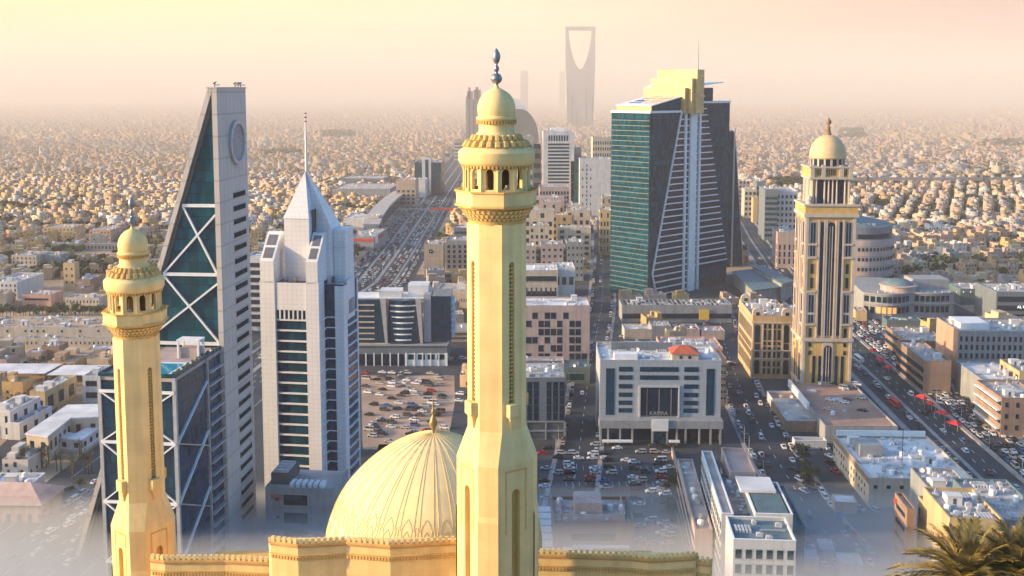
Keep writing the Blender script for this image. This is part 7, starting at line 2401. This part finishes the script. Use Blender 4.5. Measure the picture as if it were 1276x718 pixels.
for (px, py, n) in [(28, 583, 3), (56, 578, 4), (75, 586, 3), (40, 575, 3), (92, 590, 2), (110, 585, 3), (20, 592, 2), (100, 575, 2)]:
    for k in range(n):
        p = P(px + hr.uniform(-6, 6), py + hr.uniform(-3, 6)); tree(p.x, p.y, hr.uniform(.9, 1.4), f'palm in the planted garden before the L-shaped hall, {"taller" if k == 0 else "shorter"} one of a cluster', 'palm', 'palms in the garden')
for i in range(34):
    p = P(-4 + i * 4.1 + hr.uniform(-1, 1), 395 + hr.uniform(-2.5, 1.5)); tree(p.x, p.y, hr.uniform(.85, 1.3), 'dark tree in the dense belt above the long compound', grp='tree belt above the compound')
for (px, py, n, lb) in [(22, 520, 6, 'dark tree between the white villa and the ochre house'), (30, 505, 5, 'dark tree beside the small ochre house'), (742, 285, 7, 'dark tree on the leafy street left of the teal tower'), (1010, 600, 6, 'low tree along the yard street'), (995, 575, 4, 'low tree along the yard street'), (1165, 470, 4, 'dark tree by the car deck block'), (1225, 385, 5, 'dark tree behind the shopping podium'), (835, 610, 4, 'dark tree beside the parked cars'), (838, 640, 4, 'dark tree beside the parked cars'), (1110, 375, 3, 'dark tree at the shopping podium'), (860, 540, 5, 'small tree before the recessed white office'), (885, 545, 4, 'small tree before the recessed white office')]:
    for k in range(n):
        p = P(px + hr.uniform(-9, 9), py + hr.uniform(-8, 8)); tree(p.x, p.y, hr.uniform(.55, .95), lb, grp='trees between the office blocks')
for i in range(9):
    p = P(8 + i * 11 + (i > 5) * 4, 648 - max(0, i - 4) * 9.5); tree(p.x, p.y, .62, 'round clipped street tree along the pink-roofed hall', grp='clipped street trees')
for x, y in treelots[:110]:
    for k in range(2):
        tree(x + hr.uniform(-7, 7), y + hr.uniform(-7, 7), hr.uniform(.6, 1.15), f'dark leafy tree among the houses {side_phrase(proj(Vector((x, y, 3)))[0])}')
# the far woods and scattered greenery
TV, TF = [], []
nv2 = 0
def clump(x, y, s, r):
    global nv2
    k = 14
    for _ in range(k):
        c = np.array((x + r.gauss(0, s * .5), y + r.gauss(0, s * .5), s * r.uniform(.25, .9)))
        e = s * r.uniform(.25, .5)
        n_ = np.array([r.gauss(0, 1), r.gauss(0, 1), r.gauss(0, 1)]); n_ /= np.linalg.norm(n_); t = np.cross(n_, [.3, .5, .8]); t /= np.linalg.norm(t); b = np.cross(n_, t)
        TV.append(np.array([c - t * e, c + b * e, c + t * e, c - b * e])); TF.append(np.array([[0, 1, 2, 3]]) + nv2); nv2 += 4
tr = random.Random(5)
for _ in range(4200):
    y = 900 + 5200 * tr.random() ** 1.4; x = tr.uniform(-.53, .53) * y
    if free(x, y, 3): clump(x, y, tr.uniform(5, 9), tr)
for (px0, px1, py0, py1, n) in [(0, 48, 250, 262, 260), (58, 92, 254, 264, 120), (1060, 1150, 244, 256, 120), (1120, 1170, 258, 285, 200), (960, 1062, 226, 236, 260), (1225, 1276, 178, 186, 60), (1050, 1075, 165, 175, 80), (1180, 1260, 205, 260, 260), (40, 130, 325, 345, 70), (330, 375, 190, 196, 90), (400, 440, 168, 173, 60)]:
    for _ in range(n):
        p = P(tr.uniform(px0, px1), tr.uniform(py0, py1)); clump(p.x, p.y, 7 * max(1, p.y / 1500), tr)
V = np.concatenate(TV); F = np.concatenate(TF); 
tag(big_mesh('distant_trees', V, F, np.tile(np.array((.05, .06, .03, 1.0)), (len(V), 1)), M_leaf[0]), kind='stuff', label='dark far-off tree clumps among the houses', cat='trees')
# ================================================================== vehicles
CP = {'white': (0.72, 0.72, 0.72), 'silver': (0.42, 0.43, 0.45), 'black': (0.015, 0.016, 0.02), 'dark grey': (0.07, 0.075, 0.085), 'red': (0.40, 0.03, 0.03), 'beige': (0.50, 0.42, 0.32), 'blue': (0.05, 0.12, 0.28)}
CPM = {k: mat('paint_' + k.replace(' ', '_'), v, 0.3, 0.04, 0.5, spec=0.5) for k, v in CP.items()}
M_tyre = mat('tyre_rubber', (0.02, 0.02, 0.02), 0.9, 0.1, 2)
M_cgl = mat('car_glass', (0.012, 0.016, 0.02), 0.12, 0.1, 1, spec=0.5)
M_lampR = mat('tail_lamp', (0.45, 0.02, 0.02), 0.4, 0.1, 1)
def car_shape(kind):
    """profile lofts along the car (y = forward): (y, z) of the body side and of the cabin"""
    if kind == 'sedan': L, W_, sill, belt, roof = 4.7, 1.82, .28, .92, 1.44; hood = [(-2.35, .62), (-2.25, .92), (-1.5, 1.0), (1.0, .98), (2.2, .80), (2.35, .55)]; cab = [(-1.75, .97), (-1.05, 1.42), (.30, 1.44), (1.15, .97)]
    elif kind == 'suv': L, W_, sill, belt, roof = 4.8, 1.95, .34, 1.1, 1.82; hood = [(-2.4, .7), (-2.38, 1.12), (-1.6, 1.16), (1.1, 1.14), (2.25, 1.02), (2.4, .65)]; cab = [(-2.33, 1.14), (-2.1, 1.80), (.45, 1.83), (1.2, 1.14)]
    elif kind == 'pickup': L, W_, sill, belt, roof = 5.2, 1.9, .38, 1.05, 1.8; hood = [(-2.6, .7), (-2.6, 1.02), (-.8, 1.04), (1.4, 1.1), (2.45, 1.0), (2.6, .65)]; cab = [(-.85, 1.04), (-.7, 1.76), (.75, 1.8), (1.5, 1.08)]
    else: L, W_, sill, belt, roof = 5.2, 2.0, .32, 1.3, 2.3; hood = [(-2.6, .5), (-2.6, 1.35), (-1.6, 1.38), (1.7, 1.32), (2.4, 1.1), (2.6, .6)]; cab = [(-2.55, 1.35), (-2.5, 2.28), (1.2, 2.32), (2.1, 1.25)]
    X = W_ / 2
    body = MB()
    rings = []
    for y, z in hood:
        rings.append([(-X * .96, y, sill), (X * .96, y, sill), (X, y, (sill + z) / 2), (X * .93, y, z), (-X * .93, y, z), (-X, y, (sill + z) / 2)])
    body.loft(rings)
    roofm = MB()
    (a0, b0), (a1, b1), (a2, b2), (a3, b3) = cab
    xi, xo = X * .74, X * .90
    # roof panel + pillars in body colour, glasshouse slightly inside
    roofm.loft([[(-xi, a1, b1 - .06), (xi, a1, b1 - .06), (xi, a2, b2 - .06), (-xi, a2, b2 - .06)], [(-xi * .94, a1 + .06, b1 + .02), (xi * .94, a1 + .06, b1 + .02), (xi * .94, a2 - .06, b2 + .02), (-xi * .94, a2 - .06, b2 + .02)]])
    body.add(roofm.v, roofm.f)
    for sgn in (-1, 1):
        for p, q in (((sgn * xo, a0, b0), (sgn * xi, a1, b1)), ((sgn * xo, a3, b3), (sgn * xi, a2, b2)), ((sgn * xo, (a1 + a2) / 2, b0), (sgn * xi, (a1 + a2) / 2, b1))):
            body.bar(p, q, .10)
    if kind == 'pickup':
        body.add([(-X * .8, -2.5, 1.05), (X * .8, -2.5, 1.05), (X * .8, -.95, 1.05), (-X * .8, -.95, 1.05)], [(0, 1, 2, 3)], 1)
    gl_ = MB()
    i_ = .985
    gl_.loft([[(-xo * i_, a0, b0), (xo * i_, a0, b0), (xo * i_, a3, b3), (-xo * i_, a3, b3)], [(-xi * i_, a1, b1 - .05), (xi * i_, a1, b1 - .05), (xi * i_, a2, b2 - .05), (-xi * i_, a2, b2 - .05)]])
    lm = MB()
    for sgn in (-1, 1): lm.box(sgn * X * .75 - .2, sgn * X * .75 + .2, hood[0][0] - .03, hood[0][0] + .1, .68, .86)
    wh = []
    for y in (-L * .29, L * .31):
        for sgn in (-1, 1):
            w = MB(); n = 10; r = .34 if kind == 'sedan' else .39
            w.loft([[(x, y + r * math.cos(2 * math.pi * i / n), r + r * math.sin(2 * math.pi * i / n)) for i in range(n)] for x in (sgn * X - .13 * sgn, sgn * X + .04 * sgn)])
            wh.append(w)
    return body, gl_, wh, lm
CK = {k: car_shape(k) for k in ('sedan', 'suv', 'pickup', 'van')}
CM = {}
def car_mesh(kind, col):
    if (kind, col) not in CM:
        b, g_, wh, lm = CK[kind]
        full = MB(); full.add(b.v, b.f, 0); full.m = list(b.m); full.add(g_.v, g_.f, 1)
        for w in wh: full.add(w.v, w.f, 2)
        full.add(lm.v, lm.f, 3)
        CM[kind, col] = (b.mesh('car', [CPM[col], M_dgrey]), full.mesh('car', [CPM[col], M_cgl, M_tyre, M_lampR]))
    return CM[kind, col]
GLM = {k: CK[k][1].mesh('window_glass', M_cgl) for k in CK}
WHM = {k: [w.mesh('wheel', M_tyre) for w in CK[k][2]] for k in CK}
LMM = {k: CK[k][3].mesh('tail_lamp', M_lampR) for k in CK}
cr = random.Random(21)
CARS = []            # (x, y, heading, kind, colour, place)
def add_car(x, y, a, place, kind=None, col=None):
    kind = kind or cr.choices(['sedan', 'suv', 'pickup', 'van'], [6, 5, 1, .7])[0]
    col = col or cr.choices(list(CP), [9, 5, 4, 4, 1, 1, .8])[0]
    for c in CARS[-260:]:
        dx, dy = x - c[0], y - c[1]
        if abs(dx) > 6 or abs(dy) > 6: continue
        sa, ca = math.sin(c[2]), math.cos(c[2])
        if abs(dx * ca + dy * sa) < 2.1 and abs(-dx * sa + dy * ca) < 5.0: return
        sa, ca = math.sin(a), math.cos(a)
        if abs(dx * ca + dy * sa) < 2.1 and abs(-dx * sa + dy * ca) < 5.0: return
    CARS.append((x, y, a, kind, col, place))
def from_crop(ox, oy, sc, pts, place, ang):
    for u, v in pts:
        p = P(ox + u / sc, oy + v / sc); add_car(p.x, p.y, ang + cr.uniform(-.06, .06) + cr.choice([0, math.pi]), place)
from_crop(670, 540, 4.789, [(145, 125), (215, 125), (330, 130), (400, 125), (345, 75), (185, 190), (190, 240), (185, 280), (50, 215), (40, 290), (40, 322), (50, 390), (325, 155), (280, 155), (245, 155), (405, 155), (460, 160), (340, 215), (420, 205), (310, 265), (310, 290), (395, 290), (410, 330), (575, 180), (570, 215), (570, 270), (575, 302), (580, 330), (580, 395), (190, 215), (120, 150), (345, 240), (605, 430), (610, 500), (612, 560), (610, 645)], 'in the car park facing the recessed office', math.pi / 2)
from_crop(670, 540, 4.789, [(715, 185), (735, 235), (735, 268), (740, 300), (745, 332), (760, 370), (757, 420), (765, 465), (795, 570), (640, 235), (645, 330), (648, 390)], 'parked in the row beside the boundary wall', math.pi / 2 + .1)
from_crop(670, 540, 4.789, [(690, 80), (760, 85), (840, 85), (700, 118), (770, 120), (475, 95), (60, 95), (15, 92), (420, 95), (615, 118), (510, 95)], 'on the cross street before the recessed office', math.pi / 2)
from_crop(440, 460, 7.18, [(110, 40), (190, 40), (260, 35), (345, 40), (490, 40), (545, 40), (690, 45), (120, 95), (210, 100), (262, 108), (325, 100), (240, 135), (305, 130), (345, 160), (440, 130), (480, 105), (525, 105), (560, 135), (600, 115), (435, 165), (475, 185), (110, 160), (150, 160), (190, 160), (130, 215), (260, 190), (240, 235), (345, 270), (425, 245), (462, 222), (560, 235), (700, 205), (670, 230), (660, 285), (410, 310), (185, 325), (300, 335), (280, 372), (395, 360), (530, 330), (510, 370), (640, 335), (620, 385), (490, 420), (595, 420), (250, 455), (375, 440), (345, 485), (340, 525), (555, 510), (545, 575), (660, 555), (325, 655), (420, 85), (760, 75), (955, 230), (950, 290), (800, 245)], 'on the bare dirt car park behind the dome', math.pi / 2 - .25)
from_crop(0, 590, 5.607, [(75, 332), (280, 320), (365, 300), (470, 225), (530, 190), (560, 240), (585, 140), (605, 118), (665, 65), (615, 180), (660, 215), (590, 280), (505, 315), (485, 365), (415, 388), (360, 412), (370, 465), (255, 430), (540, 465), (612, 460), (590, 555), (600, 610), (475, 560), (660, 530), (260, 565), (490, 630), (65, 600), (130, 660), (625, 385), (660, 300)], 'on the road left of the glass wing', -.25)
from_crop(960, 480, 4.487, [(265, 355), (310, 355), (350, 355), (330, 402), (130, 478), (165, 535), (175, 560), (190, 598), (240, 600), (160, 400), (180, 360), (365, 490), (330, 440), (580, 705), (500, 60 + 640)], 'in the yard beside the sunlit retail block', .35)
from_crop(960, 480, 4.487, [(330, 40), (350, 70), (395, 60), (410, 100), (440, 95), (470, 105), (480, 75), (330, 165), (410, 180), (505, 155), (510, 225), (370, 30), (320, 220), (430, 160)], 'on the brown parking roof', 1.0)
for c in range(len(CARS)):
    if CARS[c][5].startswith('on the brown parking'): CARS[c] = CARS[c] + (8.0 - 1 + .06,)
for k in range(60):
    p = P(cr.uniform(458, 556), cr.uniform(467, 545)); add_car(p.x, p.y, cr.choice([1.3, 1.35, -.3, 4.4]), 'on the bare dirt car park behind the dome')
for k in range(34):
    p = P(cr.uniform(676, 800), cr.choice([566, 575, 583, 591, 600, 607])); add_car(p.x, p.y, math.pi / 2 + cr.uniform(-.05, .05), 'in the car park facing the recessed office')
for k in range(40):
    p = P(cr.choice([825, 833, 812]) + cr.uniform(-2, 2), cr.uniform(575, 680)); add_car(p.x, p.y, math.pi / 2 + .1, 'parked in the row beside the boundary wall')
# streets: parked rows and traffic
def row(pts, o, step, prob, place, y_lim=(0, 1e9), rev=False):
    q = offset(pts, o)
    for i in range(len(q) - 1):
        a, b = Vector(q[i]), Vector(q[i + 1]); d = b - a; L = d.length
        if L < .1: continue
        d /= L; s = cr.uniform(0, step); ang = math.atan2(-d.x, d.y) + (math.pi if rev else 0)
        while s < L:
            p = a + d * s
            if y_lim[0] < p.y < y_lim[1] and cr.random() < prob:
                add_car(p.x + cr.uniform(-.25, .25), p.y, ang, place)
            s += step * cr.uniform(.85, 1.3)
row(ST1, 7.6, 6.2, .75, 'parked on the narrow street by the grey block', (440, 1000))
row(ST1, -7.6, 6.2, .75, 'parked on the narrow street by the grey block', (440, 1000), True)
row(ST1, 2, 22, .6, 'driving on the narrow street by the grey block', (470, 1000))
for o, pr in ((9.6, .85), (-9.6, .8), (5.5, .45), (-6.0, .4), (2, .3)):
    row(ST2_, o, 5.8 if abs(o) > 8 else 11, pr, 'on the street below the domed tower', (340, 760), o < 0)
for o in (-6.5, -10, -13.5, -17, -20.5):
    row(OL, o, 7.2, .86, 'in the queue on the busy avenue', (380, 1000), o < 0)
for o in (4, 7.5): row(OL, o, 26, .6, 'on the clear carriageway of the avenue', (360, 1000))
row(OL, 17, 6.5, .7, 'parked along the avenue', (420, 1000)); row(OL, -27, 6.5, .6, 'parked by the shops across the avenue', (420, 1000))
for o in (-12, -8.6, -5, 5, 8.6, 12): row(HW, o, 10, .85, 'in the highway traffic', (600, 1500), o < 0)
for o in (-19, -24, 19, 24, 27): row(HW, o, 7, .75, 'on the service road of the highway', (700, 1500), o < 0)
for k in range(90):
    y = cr.uniform(880, 1500); add_car(cr.uniform(-160, -146) + (y - 880) * .0, y, math.pi / 2, 'in the showroom car park along the highway')
row(CR2, 2, 9, .6, 'on the cross street beside the curved dark office'); row(CR2, -2.4, 9, .6, 'on the cross street beside the curved dark office', rev=True)
for k in range(60):
    add_car(cr.uniform(55, 130), cr.choice([628, 640, 668, 690, 700]) + cr.uniform(-1, 1), cr.choice([0, math.pi / 2]), 'among the low halls before the arcade')
for k in range(70):
    add_car(cr.uniform(222, 300), cr.uniform(640, 740), cr.uniform(0, 3), 'around the shopping podium')
def inview(c):
    p = proj(Vector((c[0], c[1], .7))); return -4 < p[0] < 1280 and p[1] < 722
def hidden(c):
    px, py = proj(Vector((c[0], c[1], .7)))
    return (205 < px < 325) or (332 < px < 440 and py > 330) or (585 < px < 652 and py > 300) or (130 < px < 200 and py > 420) or (py > 690 and 190 < px < 885) or (410 < px < 670 and py > 580) or (990 < px < 1060 and py < 490)
CARS = [c for c in CARS if inview(c) and not hidden(c)]
CARS.sort(key=lambda c: c[1])
stuffc = MB()
ncar = 0
lots_full = ('on the dirt', 'on the bare')
PS = [CPM[k] for k in CP] + [M_cgl, M_tyre, M_lampR]
CI = list(CP)
def in_building(x, y):
    return False
for n_, c in enumerate(CARS):
    x, y, a, kind, col, place = c[:6]
    z = c[6] if len(c) > 6 else .024
    if len(c) == 6 and y < 800 and not free(x, y, -1.5) and any(w in place for w in ('arcade', 'podium', 'showroom')): continue
    if ncar < 290:
        b, f_ = car_mesh(kind, col)
        parts = ncar < 130
        o = bpy.data.objects.new('parked_car' if 'park' in place else 'car', b if parts else f_)
        COL.objects.link(o); o.location = (x, y, z); o.rotation_euler = (0, 0, a)
        px, py = proj(Vector((x, y, .7)))
        tag(o, f'{col} {kind} {place}', 'car', 'cars of the streets and car parks')
        if parts:
            inst('window_glass', GLM[kind], o, (0, 0, 0))
            for w in WHM[kind]: inst('wheel', w, o, (0, 0, 0))
            inst('tail_lamp', LMM[kind], o, (0, 0, 0))
        ncar += 1
    else:
        b, g_, wh, lm = CK[kind]
        cs, sn = math.cos(a), math.sin(a)
        for src, mi in ((b, CI.index(col)), (g_, len(CI))):
            stuffc.add([(p[0] * cs - p[1] * sn + x, p[0] * sn + p[1] * cs + y, p[2] + z) for p in src.v], src.f, mi)
tag(stuffc.build('distant_traffic', PS), kind='stuff', label='hundreds of small distant cars on the highway and avenue', cat='cars')
# a few larger vehicles
def bus(x, y, a, label, m_):
    r = empty('bus', label, 'bus', (x, y, .03), a)
    MB().box(-1.25, 1.25, -5.5, 5.5, .4, 3.1).build('body', m_, r)
    for s_ in (-1, 1): MB().box(s_ * 1.26 - .02, s_ * 1.26 + .02, -5, 5, 1.5, 2.5).build('window', M_cgl, r)
    MB().box(-1.1, 1.1, 5.48, 5.56, 1.2, 2.6).build('windscreen', M_cgl, r)
    for yy in (-3.4, 3.4):
        for s_ in (-1, 1):
            m = MB(); m.loft([[(xx, yy + .5 * math.cos(t * .628), .15 + .5 * math.sin(t * .628)) for t in range(10)] for xx in (s_ * 1.28, s_ * .9)]); m.build('wheel', M_tyre, r)
p = P(1115, 505); bus(p.x, p.y, 0, 'red bus on the near edge of the avenue', M_red)
p = P(1070, 450); bus(p.x, p.y, 0, 'white bus stopped beside the domed tower', CPM['white'])
# red canopies along the avenue
for i, (px, py, s_, lb) in enumerate([(1088, 443, 1.0, 'red fabric canopy among the cars, farthest up the avenue'), (1097, 454, 1.15, 'red fabric canopy, second one down the avenue'), (1107, 464, 1.0, 'red fabric canopy beside the car deck block'), (1149, 502, 1.1, 'red peaked canopy at the avenue barrier, paired with a smaller one'), (1159, 510, .8, 'small red canopy tucked beside a larger peaked one'), (1174, 522, 1.1, 'red canopy standing alone between the cars on the avenue'), (1188, 535, 1.2, 'red canopy nearest the lower end of the avenue')]):
    p = P(px, py); r = empty('red_canopy', lb, 'canopy', (p.x, p.y, 0), .1 * i, 'red canopies along the avenue')
    w, d = 1.8 * s_, 3.0 * s_
    m = MB(); m.add([(-w, -d, 2.9), (w, -d, 2.9), (w, d, 2.9), (-w, d, 2.9), (0, -d * .4, 4.3), (0, d * .4, 4.3)], [(0, 1, 4), (1, 2, 5, 4), (2, 3, 5), (3, 0, 4, 5), (3, 2, 1, 0)]); m.build('fabric', mat('red_fabric', (0.62, 0.03, 0.04), .7, .1, .6), r)
    for xx in (-w, w):
        for yy in (-d, d): MB().box(xx * .95 - .06, xx * .95 + .06, yy * .95 - .06, yy * .95 + .06, 0, 2.95).build('post', M_steel, r)
# street lamps
def lamp(x, y, a, label):
    r = empty('street_lamp', label, 'street lamp', (x, y, 0), a, 'street lamps')
    inst('pole', LP_[0], r, (0, 0, 0)); inst('lamp_head', LP_[1], r, (0, 0, 0))
m1 = MB(); m1.tube([(0, 0, 0), (0, 0, 8.5), (.5, 0, 9.6), (2.0, 0, 10)], [.14, .10, .08, .06], 6)
m2 = MB(); m2.box(1.7, 2.6, -.18, .18, 9.92, 10.08)
LP_ = (m1.mesh('pole', M_steel), m2.mesh('lamp_head', M_dgrey))
for pts, o, st, lb, lim in ((ST2_, 11, 30, 'grey street lamp on the street below the domed tower', (340, 640)), (OL, -3, 34, 'grey street lamp on the barrier of the avenue', (360, 900)), (HW, 0, 45, 'grey street lamp on the highway median', (620, 1300)), (ST1, 9.6, 30, 'grey street lamp on the narrow street', (440, 800))):
    q = offset(pts, o)
    for i in range(len(q) - 1):
        a, b = Vector(q[i]), Vector(q[i + 1]); d = b - a; L = d.length; d /= L; s = 4
        while s < L:
            p = a + d * s
            if lim[0] < p.y < lim[1]: lamp(p.x, p.y, math.atan2(d.x, -d.y), lb)
            s += st
# ================================================================== mist wedge added below the hill to fade the lower streets white
mw = MB()
mx0, mx1 = -420, 420
Y0_, Y1_, Z0_ = 236.0, 418.0, 43.0
mw.add([(mx0, Y0_, .03), (mx1, Y0_, .03), (mx1, Y1_, .03), (mx0, Y1_, .03), (mx0, Y0_, Z0_), (mx1, Y0_, Z0_)], [(3, 2, 1, 0), (0, 1, 5, 4), (4, 5, 2, 3), (1, 2, 5), (0, 4, 3)])
mm = bpy.data.materials.new('added_mist'); mm.use_nodes = True
mn = mm.node_tree.nodes; mn.clear()
mo = mn.new('ShaderNodeOutputMaterial'); mp_ = mn.new('ShaderNodeVolumePrincipled')
mp_.inputs['Color'].default_value = (1, 1, 1, 1); mp_.inputs['Density'].default_value = 0.013; mp_.inputs['Anisotropy'].default_value = 0.0
mm.node_tree.links.new(mp_.outputs[0], mo.inputs['Volume'])
tag(mw.build('mist', mm), kind='stuff', label='pale mist added to fade the streets below the mosque')

# ================================================================== date palm on the hillside
M_frond = mat('dry_palm_leaf', (0.27, 0.19, 0.06), 0.75, 0.4, 1.2)
M_frond2 = mat('green_palm_leaf', (0.16, 0.14, 0.045), 0.75, 0.4, 1.2)
Yp = 42.0
def big_palm(px, py, Rr, seed, label):
    c = PD(px, py, Yp); zg = hill_z(c.x, c.y) - .3
    r = empty('date_palm', label, 'palm', (c.x, c.y, zg), 0, None)
    h = c.z - zg
    m = MB(); m.tube([(0, 0, 0), (.08, .05, h * .4), (0, 0, h * .8), (0, 0, h - .1)], [.32, .27, .25, .3], 14); 
    to = m.build('trunk', M_bark, r)
    m = MB()
    for k in range(90):
        a, z = k * 2.399, h * k / 92; m.bar((.24 * math.cos(a), .24 * math.sin(a), z), (.36 * math.cos(a), .36 * math.sin(a), z + .16), .12, .05)
    m.build('leaf_scar', M_bark, to)
    rr_ = random.Random(seed)
    for k in range(64):
        a = k * 2.399 + rr_.uniform(-.15, .15); e = R(82) * (1 - (k / 64) ** .8) + R(-22) * (k / 64); L = Rr * rr_.uniform(.85, 1.12)
        segs = 9; pts = []
        for i in range(segs + 1):
            t = i / segs
            rad = L * (t * math.cos(e) + .12 * t * t * math.sin(max(e, 0))); z = L * (t * math.sin(e) - .42 * t * t * (.5 + .7 * math.cos(e)))
            pts.append(Vector((rad * math.cos(a), rad * math.sin(a), z)))
        f = MB(); f.tube(pts, [.035 * (1 - .85 * i / segs) for i in range(segs + 1)], 5)
        nl = 46
        for i in range(1, nl):
            t = .10 + .9 * i / nl; q = min(int(t * segs), segs - 1); p = pts[q].lerp(pts[q + 1], t * segs - q); d = (pts[q + 1] - pts[q]).normalized()
            sd = d.cross(Vector((0, 0, 1))).normalized() if abs(d.z) < .98 else Vector((1, 0, 0)); upv = sd.cross(d)
            for sg in (-1, 1):
                l_ = .72 * (1 - .6 * t * t) * rr_.uniform(.75, 1.15) * Rr / 2.6
                dirv = (sd * sg * .62 + d * .72 + upv * rr_.uniform(.1, .4)).normalized()
                tip = p + dirv * l_ - Vector((0, 0, l_ * .18)); mid = p + dirv * l_ * .5
                wv = (d * .8 + upv * .5).normalized() * .022
                f.add([p - wv * .6, p + wv * .6, mid + wv, tip, mid - wv], [(0, 1, 2, 3, 4)])
        f.build('frond', M_frond if k % 3 else M_frond2, r, (0, 0, h - .05))
    return r
big_palm(1205, 724, 3.3, 3, 'tawny date palm crown at the lower right corner of the view')
big_palm(1272, 716, 3.0, 8, 'date palm cut off by the right edge of the view')
